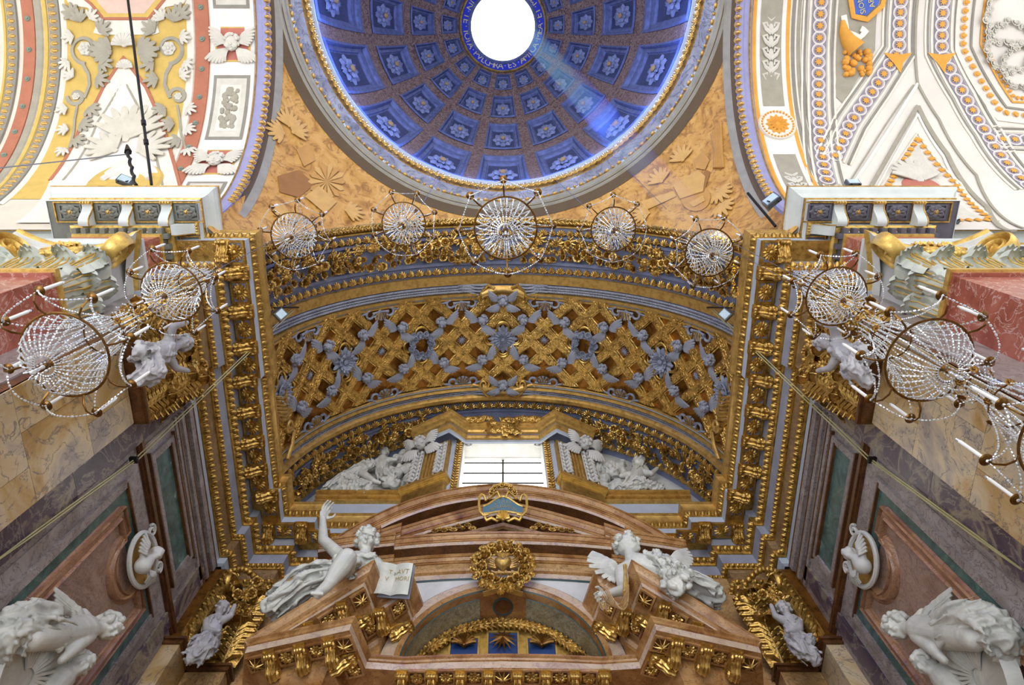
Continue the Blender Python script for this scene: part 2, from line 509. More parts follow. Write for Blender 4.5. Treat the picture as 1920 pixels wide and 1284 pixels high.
for r, (t0, t1) in enumerate(row_t):
    hw = HWC[r] * 2 * pi / NCOL
    tm = (t0 + t1) / 2
    # one coffer: stepped frame, built at azimuth 0 and turned round the axis
    fm = MB()
    steps = [(1.0, 0.02), (0.90, 0.045), (0.86, 0.0), (0.84, -0.06), (0.70, -0.07), (0.66, -0.115), (0.62, -0.12)]
    for (s0, h0), (s1, h1) in zip(steps[:-1], steps[1:]):
        for side in range(4):
            def rim(u, v, side=side):
                s = s0 + (s1 - s0) * v; h = h0 + (h1 - h0) * v
                q = -1 + 2 * u
                x, y = ((q, -1), (1, q), (-q, 1), (-1, -q))[side]
                return AX.inverted() @ DP(tm + y * s * (t1 - t0) / 2, x * s * hw, h)
            fm.grid(rim, 6, 1)
    me = fm.mesh('coffer', M['coffer_frame'])
    pm = MB()
    pm.grid(lambda u, v: AX.inverted() @ DP(tm + (2 * v - 1) * 0.63 * (t1 - t0) / 2, (2 * u - 1) * 0.63 * hw, -0.12), 4, 4)
    pme = pm.mesh('coffer_ground', M['coffer_blue'])
    hgt = (DP(t1, 0) - DP(t0, 0)).length; wid = 2 * hw * DP(tm, 0, 0).xy.length if False else 2 * hw * DA * cos(tm)
    rs = 0.30 * min(hgt, wid)
    rme = rosette_mb(8, rs, 2, 0.4).mesh('rosette', M['rose_grey'])
    hme = MB().ball((0, 0, rs * 0.3), (rs * 0.24, rs * 0.24, rs * 0.16), 8, 5).mesh('rosette_heart', M['rose_heart'])
    p0 = DP(tm, 0, -0.11); n0 = (DP(tm, 0, 0.5) - p0).normalized(); u0 = DP(tm + 0.05, 0) - DP(tm, 0)
    MR = AX.inverted() @ frame(p0, n0, u0)
    sc = Matrix.Diagonal((min(1.25, wid / hgt) if wid > hgt else 1, 1.0 if wid > hgt else min(1.3, hgt / wid), 1, 1))
    for c in range(NCOL):
        R = AX @ Matrix.Rotation(-2 * pi * c / NCOL, 4, 'Z')
        co = inst('coffer', me, R, dome)
        inst('coffer_ground', pme, R, co)
        ro = inst('rosette', rme, R @ MR @ sc, dome)
        inst('rosette_heart', hme, R @ MR @ sc, ro)
# bands round the oculus, inscription, lantern
tb0, tb1 = dome_t(133), dome_t(115)
mb = MB()
mb.grid(lambda u, v: DP(tb0 + (tb1 - tb0) * v, 2 * pi * u, 0.02), 96, 2, cu=True)
mb.obj('inscription_band', M['oculus_blue'], dome)
for t, w in ((dome_t(135), 0.05), (dome_t(114.5), 0.04)):
    mb = MB(); mb.tube([DP(t, 2 * pi * k / 96, 0.03) for k in range(96)], w, 6, True)
    mb.obj('band_moulding', M['gold'], dome)
mb = MB(); mb.tube([DP(TOC - 0.005, 2 * pi * k / 64, 0.03) for k in range(64)], 0.07, 6, True)
mb.obj('oculus_rim', M['coffer_frame'], dome)
M['letter_gold'] = plain('gold_lettering', srgb(206, 190, 120), 0.5, vary=0.05)
def text_mesh(body, size, mat, name='lettering', extrude=0.004, align='CENTER'):
    cu = bpy.data.curves.new(name, 'FONT')
    cu.body = body; cu.size = size; cu.align_x = align; cu.align_y = 'CENTER'; cu.extrude = extrude; cu.resolution_u = 2
    o = bpy.data.objects.new(name, cu)
    COL.objects.link(o)
    dg = bpy.context.evaluated_depsgraph_get()
    me = bpy.data.meshes.new_from_object(o.evaluated_get(dg))
    bpy.data.objects.remove(o, do_unlink=True)
    me.name = name
    me.materials.clear()
    if mat: me.materials.append(mat)
    return me
def mesh_into(mb, me, Mx):
    mb.add([v.co for v in me.vertices], [tuple(p.vertices) for p in me.polygons], Mx)
mb = MB()
tt = (tb0 + tb1) / 2
GL = {}
msg = 'TOTA\u00b7PVLCHRA\u00b7ES\u00b7AMICA\u00b7MEA\u00b7ET\u00b7MACVLA\u00b7NON\u00b7EST\u00b7IN\u00b7TE\u00b7'
for k, ch in enumerate(msg):
    a = -(k - 11.5) * 2 * pi / len(msg) * 1.0        # read from inside, letters upright towards the rim
    if ch not in GL: GL[ch] = text_mesh(ch, 0.34, None)
    p = DP(tt, -a, 0.03); n = (DP(tt, -a, 0.6) - p).normalized(); up = DP(tb1, -a) - DP(tb0, -a)
    mesh_into(mb, GL[ch], frame(p, n, up))
mb.obj('inscription', M['letter_gold'], dome, False)
# lantern: tall white tube, open to the sky, with one window slot towards the sun
M['lantern_white'] = plain('white_limewash', srgb(240, 240, 240), 0.8, vary=0.02)
mb = MB()
LR, LB, LT = 1.36, 27.85, 33.4
nA, nZ = 96, 40
waz, wz = atan2(-0.456, -1.29), 28.34
vid = {}
for i in range(nA):
    for j in range(nZ + 1):
        a = 2 * pi * i / nA
        vid[i, j] = len(mb.v)
        mb.v.append((LR * sin(a), DCY + LR * cos(a), LB + (LT - LB) * j / nZ))
for i in range(nA):
    for j in range(nZ):
        a = 2 * pi * (i + 0.5) / nA; z = LB + (LT - LB) * (j + 0.5) / nZ
        da = (a - waz + pi) % (2 * pi) - pi
        if abs(da) * LR < 0.36 and abs(z - wz) < 0.42: continue
        mb.f.append((vid[i, j], vid[(i + 1) % nA, j], vid[(i + 1) % nA, j + 1], vid[i, j + 1]))
lantern = tag(mb.obj('lantern', M['lantern_white'], None), 'white lantern drum with glowing glazing above the oculus', None, None, 'structure')
def emit(name, col, s):
    m, nt, b = new_mat(name)
    b.inputs['Base Color'].default_value = (0.8, 0.8, 0.8, 1)
    b.inputs['Emission Color'].default_value = col
    b.inputs['Emission Strength'].default_value = s
    return m
M['lantern_glow'] = emit('lantern_glow_white', (0.95, 0.98, 1, 1), 3.0)
MB().lathe([(0, 29.25), (LR - 0.01, 29.25)], 48, AX).obj('glazing', M['lantern_glow'], lantern)  # emissive disc added so the oculus reads white
# ---------------------------------------------------------------- carved ornament, one mesh of each kind
def modillion_mb(L=0.40, w=0.26, d=0.22, leaf=True):      # x outward from the wall, y across, z down is negative, top at z = 0
    q = MB()
    prof = []
    n = 14
    for i in range(n + 1):
        s = i / n
        z = -d * (0.98 - 0.62 * s + 0.16 * sin(2 * pi * s))
        prof.append((L * s, z))
    poly = [(0, 0)] + prof + [(L, 0)]
    hw = w / 2 * 0.82
    m = len(poly)
    vs = [(x, -hw, z) for x, z in poly] + [(x, hw, z) for x, z in poly]
    q.add(vs, [tuple(range(m)), tuple(reversed(range(m, 2 * m)))] + [(i, m + i, m + (i + 1) % m, (i + 1) % m) for i in range(m)])
    for sy in (-1, 1):                                     # side scrolls
        for cx, cz, r in ((0.10 * L + 0.02, -d * 0.62, d * 0.34), (L * 0.86, -d * 0.30, d * 0.24)):
            q.tube([(cx + r * (1 - k / 30) * cos(k * 0.55), sy * (hw + 0.012), cz + r * (1 - k / 30) * sin(k * 0.55)) for k in range(24)], 0.016, 5)
    if leaf:
        def lf(u, v):
            s = u; x, z = prof[min(n, int(s * n))]
            x = L * (0.04 + 0.98 * s)
            z0 = -d * (0.98 - 0.62 * s + 0.16 * sin(2 * pi * s))
            t = 2 * v - 1
            lob = 1 - 0.16 * abs(sin(s * pi * 3.5))
            ridge = 0.022 * cos(t * pi * 3) + 0.012 * sin(s * 22)
            y = t * (w / 2) * lob * (1 - 0.45 * s ** 4)
            return (x + 0.02 * s, y, z0 - 0.03 - ridge + 0.035 * t * t)
        q.grid(lf, 14, 14)
        q.tube([(L * 0.98, -hw * 0.8, -d * 0.42), (L * 0.98, hw * 0.8, -d * 0.42)], d * 0.16, 8)
        for k in (-1, 0, 1): q.ball((L * 1.0, k * hw * 0.55, -d * 0.42), d * 0.17, 6, 5)
    q.box((L * 0.5 + 0.01, 0, 0.0), (L + 0.06, w * 1.05, 0.03))
    return q
def egg_mb(r=0.075):                                        # facing +z, long along y
    q = MB()
    q.ball((0, 0, 0.0), (r * 0.62, r, r * 0.62), 8, 6)
    q.tube([(r * 0.92 * cos(a), r * 1.1 * sin(a), 0.0) for a in [radians(d) for d in range(-160, -19, 20)]], r * 0.16, 5)
    q.tube([(r * 0.92 * cos(a), r * 0.9 * sin(a), 0.0) for a in [radians(d) for d in range(-20, 21, 20)]], r * 0.14, 5)
    q.tube([(-r * 0.92 * cos(a), r * 0.9 * sin(a), 0.0) for a in [radians(d) for d in range(-20, 21, 20)]], r * 0.14, 5)
    return q
def palmette_mb(w=0.22, h=0.22, n=7, thick=0.05):           # little fan leaf facing +z, growing along +y from y=0
    q = MB()
    for k in range(n):
        t = (k / (n - 1) - 0.5) * 2
        a = t * 1.15
        L = h * (1 - 0.28 * abs(t))
        bx = t * w * 0.12
        path = [(bx + s * L * sin(a) * 0.9, s * L * cos(a) + 0.02, thick * (0.6 + 0.9 * sin(pi * s * 0.85))) for s in (0, 0.35, 0.7, 1.0)]
        q.tube(path, lambda s: (0.16 * w * (0.45 + 0.75 * sin(pi * min(1, 0.2 + 0.75 * s))), thick * 0.55), 6)
    q.ball((0, 0.01, thick * 0.6), (w * 0.2, h * 0.16, thick * 0.8), 6, 5)
    return q
def acanthus_mb(w=0.3, h=0.6, curl=0.22, nu=12, nv=12, lean=0.05):   # grows along +z from 0, faces +x, curls outwards at the tip
    q = MB()
    def f(u, v):
        s = u; t = 2 * v - 1
        lob = 0.72 + 0.28 * abs(cos(s * pi * 2.6))
        ww = w / 2 * (0.75 + 0.35 * sin(pi * s)) * lob * (1 if s < 0.8 else 1 - (s - 0.8) * 2.2)
        if s < 0.72:
            x = lean * s + 0.02; z = h * s / 0.86
        else:
            k = (s - 0.72) / 0.28 * pi * 0.95
            x = lean * 0.72 + 0.02 + curl * (1 - cos(k)) * 0.5; z = h * 0.72 / 0.86 + curl * 0.75 * sin(k)
        rid = 0.03 * cos(t * pi * 2.5) * (w / 0.3)
        return (x + rid - 0.10 * w * t * t, t * ww, z + 0.03 * w * abs(sin(t * pi * 2.5)))
    q.grid(f, nu, nv)
    return q
def scroll_pts(r0, turns, n=40, r1=0.12):                   # plane spiral from radius r0 in to r0*r1
    return [(r0 * (1 - (1 - r1) * k / n) * cos(2 * pi * turns * k / n), r0 * (1 - (1 - r1) * k / n) * sin(2 * pi * turns * k / n)) for k in range(n + 1)]
def cherub_mb(kind=0, wings=2):                              # winged child's head facing +z, head radius 0.1
    q = MB()
    q.ball((0, 0, 0.10), (0.088, 0.105, 0.10), 12, 9)
    q.ball((0, -0.022, 0.198), (0.016, 0.022, 0.02), 6, 5)                     # nose
    for s in (-1, 1):
        q.ball((s * 0.05, -0.035, 0.165), (0.036, 0.036, 0.03), 7, 5)          # cheeks
        q.ball((s * 0.035, 0.022, 0.182), (0.018, 0.009, 0.01), 6, 4)          # brows
        q.ball((s * 0.09, -0.01, 0.1), (0.02, 0.032, 0.03), 6, 5)              # ears
    q.ball((0, -0.058, 0.182), (0.02, 0.008, 0.012), 6, 4)                     # mouth
    q.ball((0, -0.085, 0.165), (0.025, 0.02, 0.02), 6, 4)                      # chin
    rr = random.Random(5 + kind)
    for k in range(22):                                                         # curls
        a = rr.uniform(0.1, pi - 0.1); e = rr.uniform(-0.2, 1.0)
        q.ball((0.095 * cos(a) * cos(e * 0.8), 0.03 + 0.085 * sin(a), 0.10 + 0.085 * sin(e)), rr.uniform(0.022, 0.034), 6, 4)
    def wing(base, ang, L, wd, mir):
        for k in range(7):
            t = k / 6
            a = ang + mir * (-0.15 + 0.95 * t)
            l = L * (1 - 0.42 * t)
            p0 = Vector(base) + Vector((cos(ang) * L * 0.16 * (1 - t), sin(ang) * L * 0.16 * (1 - t), 0.0))
            pts = [p0 + Vector((cos(a + mir * 0.25 * s) * l * s, sin(a + mir * 0.25 * s) * l * s, 0.05 + 0.05 * sin(pi * s) - 0.004 * k)) for s in (0, 0.33, 0.66, 1)]
            q.tube(pts, lambda s: (wd * (0.5 + 0.6 * sin(pi * min(1, 0.25 + 0.7 * s))), 0.016), 6)
        q.tube([Vector(base), Vector(base) + Vector((cos(ang) * L * 0.4, sin(ang) * L * 0.4, 0.07)), Vector(base) + Vector((cos(ang) * L * 0.75, sin(ang) * L * 0.75, 0.05))],
               lambda s: (0.035 * (1 - 0.5 * s), 0.03), 7)
    if kind == 0:
        wing((0.07, -0.06, 0.02), radians(30), 0.34, 0.034, -1); wing((-0.07, -0.06, 0.02), radians(150), 0.34, 0.034, 1)
    elif kind == 1:
        wing((0.06, -0.08, 0.02), radians(8), 0.34, 0.036, -1); wing((-0.06, -0.08, 0.02), radians(172), 0.34, 0.036, 1)
    elif kind == 2:
        for s in (-1, 1):
            wing((s * 0.07, 0.02, 0.02), radians(90 - s * 45), 0.26, 0.026, -s); wing((s * 0.07, -0.07, 0.02), radians(90 - s * 110), 0.27, 0.03, -s)
    return q
def shell_mb(r=0.2, n=9, th=0.05):                           # scallop facing +z, opening towards +y
    q = MB()
    for k in range(n):
        a = pi * (0.04 + 0.92 * k / (n - 1))
        pts = [(cos(a) * r * s, sin(a) * r * s, th * (0.5 + sin(pi * s * 0.6))) for s in (0.08, 0.4, 0.75, 1.0)]
        q.tube(pts, lambda s: (r * (0.06 + 0.13 * s), th * 0.5), 6)
    q.ball((0, 0, th * 0.6), (r * 0.22, r * 0.16, th * 0.7), 7, 5)
    return q
def star_mb(r=0.13, n=11, z=0.05):
    q = MB()
    for k in range(n):
        a = 2 * pi * k / n
        q.tube([(0, 0, z), (cos(a) * r * 0.5, sin(a) * r * 0.5, z * 0.9), (cos(a) * r, sin(a) * r, z * 0.3)], lambda s: 0.16 * r * (1 - 0.85 * s), 4)
    return q
def feather_tail_mb(L=1.6, w=0.16, n=26):                     # laurel / palm of many little leaves along +x
    q = MB()
    for k in range(n):
        x = L * k / n
        for s in (-1, 0, 1):
            q.tube([(x, s * w * 0.25, 0.02), (x + L / n * 1.2, s * w * 0.45, 0.05), (x + L / n * 2.1, s * w * 0.55, 0.015)], lambda t: (w * 0.17 * sin(pi * min(1, 0.15 + 0.8 * t)), 0.015), 5)
    return q
PM = {}
PM['modillion'] = modillion_mb().mesh('modillion', M['gold_carved'])
PM['console'] = None
PM['egg'] = egg_mb().mesh('egg', M['gold'])
PM['palmette'] = palmette_mb().mesh('palmette', M['gold'])
PM['rosette16'] = rosette_mb(14, 0.2, 2, 0.3, centre=0.3).mesh('rosette', M['gold'])
PM['rosette8'] = rosette_mb(8, 0.2, 2, 0.35).mesh('rosette', M['gold'])
PM['sunflower'] = rosette_mb(12, 0.13, 2, 0.4, centre=0.4, cup=0.5).mesh('flower', M['gold_carved'])
PM['rose'] = rosette_mb(6, 0.12, 3, 0.5, cup=0.9, pw=1.25).mesh('flower', M['gold_carved'])
PM['bud'] = rosette_mb(5, 0.085, 2, 0.8, cup=1.4, pw=1.2).mesh('flower', M['gold_carved'])
PM['leafy'] = palmette_mb(0.2, 0.24, 5, 0.04).mesh('leaf', M['gold_carved'])
PM['cherub0'] = cherub_mb(0).mesh('cherub_head', M['grey_stucco'])
PM['cherub1'] = cherub_mb(1).mesh('cherub_head', M['grey_stucco'])
def offset_path(path, p, side=1):                              # path of (x, y); positive p to the left of travel * side
    out = []
    n = len(path)
    for i in range(n):
        P = Vector(path[i])
        d0 = (P - Vector(path[i - 1])).normalized() if i > 0 else None
        d1 = (Vector(path[i + 1]) - P).normalized() if i < n - 1 else None
        nr = lambda d: Vector((-d.y, d.x)) * side
        if d0 is None: out.append(P + nr(d1) * p)
        elif d1 is None: out.append(P + nr(d0) * p)
        else:
            a, b = nr(d0), nr(d1)
            m = (a + b)
            out.append(P + m * (p / max(0.2, 1 + a.dot(b))))
    return out
def strata(path, strips, side, parent, closed=False):         # strips: (name, material, [(p, z), ...])
    res = {}
    for name, mat, prof in strips:
        mb = MB()
        lines = [offset_path(path, p, side) for p, z in prof]
        rings = [[(lines[j][i].x, lines[j][i].y, prof[j][1]) for j in range(len(prof))] for i in range(len(path))]
        mb.sweep(rings)
        res[name] = mb.obj(name, mat, parent, 25)
    return res
def walk(line, spacing, start=0.0, margin=0.0):                # points along a 2-D polyline -> (point, direction)
    for a, b in zip(line[:-1], line[1:]):
        a, b = Vector(a), Vector(b)
        L = (b - a).length
        if L < spacing * 0.6: continue
        d = (b - a) / L
        n = max(1, int(round((L - 2 * margin) / spacing)))
        for k in range(n):
            yield a + d * (margin + (L - 2 * margin) * (k + 0.5) / n), d
def lump_row(path3, spacing, mesh_mb, nrm, up, parent, name, mat):
    pass
# ---------------------------------------------------------------- gilded entablature of the chancel
CH = [(-6.9, 2.91), (-5.78, 2.91), (-5.78, 4.30), (-5.87, 4.30), (-5.87, 8.5), (-5.70, 8.5), (-5.70, 9.22), (-4.95, 9.22), (-4.95, 9.52), (0, 9.52)]
M['frieze_marble'] = marble('brown_frieze_marble', [(0.3, srgb(112, 88, 60)), (0.7, srgb(160, 132, 96))], srgb(80, 60, 50), 2.5, 4)
M['step_grey'] = plain('dove_grey_stucco', srgb(146, 150, 166), 0.6, vary=0.12)
CSTR = [('architrave', M['pale_blue'], [(0.05, 11.66), (0.11, 11.68), (0.11, 11.87)]),
        ('architrave_moulding', M['gold'], [(0.12, 11.87), (0.15, 11.88), (0.20, 11.97), (0.20, 12.02), (0.15, 12.02)]),
        ('frieze', M['frieze_marble'], [(0.15, 12.02), (0.15, 12.40)]),
        ('frieze_moulding', M['gold'], [(0.15, 12.40), (0.18, 12.40), (0.23, 12.48), (0.23, 12.52)]),
        ('fascia', M['step_grey'], [(0.23, 12.52), (0.25, 12.80)]),
        ('ovolo', M['gold'], [(0.25, 12.80), (0.28, 12.80), (0.33, 12.92), (0.33, 13.03)]),
        ('dentil_band', M['step_grey'], [(0.33, 13.03), (0.33, 13.30)]),
        ('soffit', M['gold'], [(0.33, 13.30), (0.74, 13.30)]),
        ('corona', M['pale_blue'], [(0.74, 13.30), (0.75, 13.30), (0.75, 13.50)]),
        ('egg_bed', M['gold'], [(0.75, 13.50), (0.765, 13.50), (0.80, 13.68), (0.80, 13.72)]),
        ('cyma', M['gold_flat'], [(0.80, 13.72), (0.82, 13.73), (0.83, 13.80), (0.86, 13.86), (0.86, 13.98), (-0.7, 14.03)])]
PM['frame'] = None
def frame_mesh(w, d, t=0.05, h=0.05, mat=None, nm='coffer_frame'):
    q = MB()
    q.box((0, d / 2 - t / 2, 0), (w, t, h)); q.box((0, -d / 2 + t / 2, 0), (w, t, h))
    q.box((w / 2 - t / 2, 0, 0), (t, d - 2 * t, h)); q.box((-w / 2 + t / 2, 0, 0), (t, d - 2 * t, h))
    return q.mesh(nm, mat, False)
def leaf_rows(path, side, parent, p, z, spacing, size, tilt=1.7, name='leaf_row', mat=None):
    """small carved leaves too fine to pick apart, along one moulding"""
    line = offset_path(path, p, side)
    unit = MB().ball((0, size * 0.4, 0), (size * 0.42, size * 0.55, size * 0.34), 7, 5)
    unit.ball((size * 0.5, size * 0.25, -0.01), (size * 0.16, size * 0.4, size * 0.28), 5, 4)
    mb = MB()
    for q, d in walk(line, spacing):
        n = Vector((-d.y, d.x, -tilt)).normalized() if side > 0 else Vector((d.y, -d.x, -tilt)).normalized()
        mb.merge(unit, frame((q.x, q.y, z), n))
    return tag(mb.obj(name, mat or M['gold'], parent), None, None, None, 'stuff')
def bead_row(pts_nrm, unit, parent, name, mat):
    mb = MB()
    for Mx in pts_nrm: mb.merge(unit, Mx)
    return tag(mb.obj(name, mat, parent), None, None, None, 'stuff')
FR1 = frame_mesh(0.36, 0.48, 0.05, 0.07, M['gold'])
GR1 = MB().box((0, 0, 0), (0.27, 0.39, 0.02)).mesh('coffer_ground', M['blue_grey'], False)
# entablature of both sides and the back, in three lengths
def chancel_side(sg):
    path = [(-sg * x, y) for x, y in CH]      # sg=-1 is the left side
    side = -1 if sg < 0 else 1
    nm = 'left' if sg < 0 else 'right'
    ent = thing('entablature', (sg * 5.6, 5.5, 11.6), 'gilded entablature with sunflower coffers along the %s chancel wall' % nm, None, None, 'structure')
    strata(path, CSTR, side, ent)
    for p, z, sp, sz in ((0.17, 11.9, 0.12, 0.11), (0.19, 12.43, 0.11, 0.10), (0.29, 12.86, 0.14, 0.14), (0.86, 13.88, 0.2, 0.001)):
        if sz > 0.01: leaf_rows(path, side, ent, p, z, sp, sz)
    # egg and dart
    line = offset_path(path, 0.79, side)
    for q, d in walk(line, 0.165):
        n = Vector((-d.y, d.x, -0.9)) * 1.0 if side > 0 else Vector((d.y, -d.x, -0.9))
        inst('egg', PM['egg'], frame((q.x, q.y, 13.58), n, (0, 0, 1), 1.08), ent)
    # modillions and sunflower coffers on the soffit
    RY = [2.40, 3.20, 3.97, 4.73, 5.40, 6.12, 6.82, 7.46, 8.08]
    def edge(y): return 5.78 if y < 4.95 else (5.87 if y < 7.7 else 5.70)
    X = lambda y, p: sg * (edge(y) - p)
    for i, y in enumerate(RY):
        fr = inst('coffer_frame', FR1, Matrix.Translation((X(y, 0.535), y, 13.285)), ent)
        inst('coffer_ground', GR1, Matrix.Translation((X(y, 0.535), y, 13.28)), fr)
        inst('rosette', PM['rosette16'], frame((X(y, 0.535), y, 13.265), (0, 0, -1), (0, 1, 0), (0.8, 0.95, 1)), ent)
    MY = [(a + b) / 2 for a, b in zip(RY[:-1], RY[1:])]
    for y in MY:
        inst('modillion', PM['modillion'], axes((X(y, 0.33), y, 13.28), (-sg, 0, 0), (0, -sg, 0), (0, 0, 1)), ent)
    # the return towards the crossing and the stretch on the back wall
    inst('modillion', PM['modillion'], axes((sg * 5.47, 2.58, 13.28), (0, -1, 0), (1, 0, 0), (0, 0, 1)), ent)
    for x, yb in ((5.25, 9.22), (4.5, 9.22), (3.75, 9.52), (3.0, 9.52)):
        inst('modillion', PM['modillion'], axes((sg * x, yb - 0.33, 13.28), (0, -1, 0), (1, 0, 0), (0, 0, 1)), ent)
    for x, yb in ((4.9, 9.22), (4.12, 9.4), (3.38, 9.52)):
        fr = inst('coffer_frame', FR1, axes((sg * x, yb - 0.55, 13.285), (0, 1, 0), (-1, 0, 0), (0, 0, 1)), ent)
        inst('coffer_ground', GR1, axes((sg * x, yb - 0.55, 13.28), (0, 1, 0), (-1, 0, 0), (0, 0, 1)), fr)
        inst('rosette', PM['rosette16'], frame((sg * x, yb - 0.55, 13.265), (0, 0, -1), (0, 1, 0), 0.85), ent)
    return ent
for sg in (-1, 1): chancel_side(sg)
# ---------------------------------------------------------------- grey entablature of the great transept pilasters
M['olive_grey'] = plain('olive_grey_stucco', srgb(118, 120, 110), 0.6, vary=0.12)
M['slate_grey'] = plain('slate_grey_stucco', srgb(96, 94, 104), 0.6, vary=0.12)
M['cornice_white'] = plain('white_painted_cornice', srgb(206, 212, 208), 0.5, vary=0.06)
def console_mb(L=0.42, w=0.2, d=0.26):
    q = MB(); n = 12
    prof = [(L * k / n, -d * (0.95 - 0.75 * (k / n) + 0.22 * sin(2 * pi * k / n))) for k in range(n + 1)]
    poly = [(0, 0)] + prof + [(L, 0)]; m = len(poly); hw = w / 2
    vs = [(x, -hw, z) for x, z in poly] + [(x, hw, z) for x, z in poly]
    q.add(vs, [tuple(range(m)), tuple(reversed(range(m, 2 * m)))] + [(i, m + i, m + (i + 1) % m, (i + 1) % m) for i in range(m)])
    return q
CONSOLE = console_mb().mesh('console', M['cornice_white'])
def console_cap_mb():
    q = MB()
    q.box((0.42, 0, -0.035), (0.05, 0.24, 0.05))
    for k in range(4): q.ball((0.43, -0.08 + 0.053 * k, -0.085), (0.035, 0.028, 0.04), 6, 5)
    return q
CCAP = console_cap_mb().mesh('console_cap', M['gold_pale'])
CEDGE = MB().tube([(0.42 * k / 12, 0.10, -0.26 * (0.95 - 0.75 * (k / 12) + 0.22 * sin(2 * pi * k / 12))) for k in range(13)], 0.014, 5).mesh('console_edge', M['gold'])
CROSE = {}
for sg, mm in ((-1, 'olive_grey'), (1, 'slate_grey')):
    CROSE[sg] = rosette_mb(7, 0.2, 2, 0.25).mesh('rosette', M[mm])
CHEART = rosette_mb(6, 0.055, 1, 0.5, centre=0.5).mesh('rosette_heart', M['gold'])
def transept_entablature(sg):
    TPATH = [(-13.0, 2.95), (-8.17, 2.95), (-8.17, 2.07), (-6.58, 2.07), (-6.58, 2.95)]
    path = [(-sg * x, y) for x, y in TPATH]
    side = -1 if sg < 0 else 1
    nm = 'left' if sg < 0 else 'right'
    dk = M['olive_grey'] if sg < 0 else M['slate_grey']
    ent = thing('entablature', (sg * 7.4, 2.5, 11.9), 'grey and white entablature with gold edges on the %s transept pilaster' % nm, None, None, 'structure')
    strata(path, [('architrave', M['cornice_white'], [(0.0, 11.9), (0.06, 11.9), (0.06, 12.12), (0.1, 12.14), (0.1, 12.3), (0.02, 12.34)]),
                  ('frieze', M['red_marble'], [(0.02, 12.34), (0.02, 13.0)]),
                  ('frieze_fillet', M['gold_pale'], [(0.02, 13.0), (0.05, 13.0), (0.07, 13.05)]),
                  ('dentil_band', dk, [(0.07, 13.05), (0.075, 13.2)]),
                  ('torus', M['gold_pale'], [(0.09, 13.2), (0.16, 13.205), (0.20, 13.24), (0.20, 13.29), (0.18, 13.32)]),
                  ('bed_fascia', M['cornice_white'], [(0.19, 13.32), (0.2, 13.4)]),
                  ('soffit', dk, [(0.2, 13.4), (0.65, 13.4)]),
                  ('corona', M['cornice_white'], [(0.65, 13.38), (0.66, 13.38), (0.66, 13.54)]),
                  ('corona_fillet', M['gold'], [(0.66, 13.54), (0.69, 13.55), (0.69, 13.59)]),
                  ('cyma', M['cornice_white'], [(0.69, 13.59), (0.70, 13.68), (0.75, 13.76), (0.83, 13.81), (0.87, 13.88), (0.87, 13.96)]),
                  ('top_fillet', M['gold_flat'], [(0.87, 13.96), (0.89, 13.96), (0.89, 14.0), (0.1, 14.02)])], side, ent)
    line = offset_path(path, 0.115, side)
    dm = MB().box((0, 0, 0), (0.09, 0.1, 0.14)).mesh('dentil', dk, False)
    for q, d in walk(line, 0.19):
        inst('dentil', dm, axes((q.x, q.y, 13.12), (d.x, d.y, 0), (-d.y, d.x, 0), (0, 0, 1)), ent)
    fm = frame_mesh(0.62, 0.40, 0.025, 0.05, M['gold'])
    fm2 = frame_mesh(0.44, 0.30, 0.03, 0.03, dk)
    def coffer(x, y, rot):
        R = Matrix.Translation((x, y, 13.385)) @ Matrix.Rotation(rot, 4, 'Z')
        f = inst('coffer_frame', fm, R, ent)
        inst('coffer_step', fm2, R, f)
        r = inst('rosette', CROSE[sg], frame((x, y, 13.37), (0, 0, -1), (0, 1, 0), (1.0, 0.75, 1)), ent)
        inst('rosette_heart', CHEART, frame((x, y, 13.34), (0, 0, -1), (0, 1, 0), 1.0), r)
    def console(x, y, out):
        A = axes((x, y, 13.39), out, (-out[1], out[0], 0), (0, 0, 1))
        c = inst('console', CONSOLE, A, ent)
        inst('console_cap', CCAP, A, c); inst('console_edge', CEDGE, A, c)
    for x in (8.38, 7.64, 6.87, 6.13): coffer(sg * x, 1.63, 0)
    for x in (8.03, 7.26, 6.5): console(sg * x, 1.87, (0, -1, 0))
    console(sg * 6.38, 1.95, (-sg, 0, 0)); coffer(sg * 6.13, 2.4, pi / 2)
    return ent
for sg in (-1, 1): transept_entablature(sg)
# ---------------------------------------------------------------- stucco and gilding of the chancel vault
PH = 1.50
def arc_strip(name, prof, mat, parent, ph0=-PH, ph1=PH, n=96):
    mb = MB()
    mb.sweep([[VP(ph0 + (ph1 - ph0) * i / n, y, h) for y, h in prof] for i in range(n + 1)])
    return mb.obj(name, mat, parent, 25)
def VF(s, y, h=0.0, up=(0, -1, 0), sc=1.0, rot=0.0):          # frame on the vault: arc length s, depth y; local z towards the room
    ph = s / VR
    p = VP(ph, y, h); n = Vector((-sin(ph), 0, -cos(ph)))
    Mx = frame(p, n, up, sc)
    return Mx @ Matrix.Rotation(rot, 4, 'Z') if rot else Mx
front = thing('arch_band', (0, 3.3, 18.9), 'blue and gold front arch band of the altar vault', None, None, 'structure')
arc_strip('leaf_torus', [(2.47, 0.0), (2.44, 0.06), (2.50, 0.13), (2.58, 0.12), (2.64, 0.03), (2.66, 0.0)], M['gold_carved'], front)
arc_strip('fillet', [(2.66, 0.0), (2.66, 0.05), (2.70, 0.05), (2.70, 0.0)], M['gold_pale'], front)
arc_strip('blue_step', [(2.95, 0.0), (2.95, 0.06), (3.02, 0.06), (3.04, 0.01)], M['blue_grey'], front)
arc_strip('blue_step', [(3.64, 0.01), (3.66, 0.06), (3.74, 0.06), (3.75, 0.0)], M['blue_grey'], front)
arc_strip('gold_band', [(4.04, 0.0), (4.05, 0.10), (4.30, 0.06), (4.31, -0.02)], M['gold_flat'], front)
NP = 62
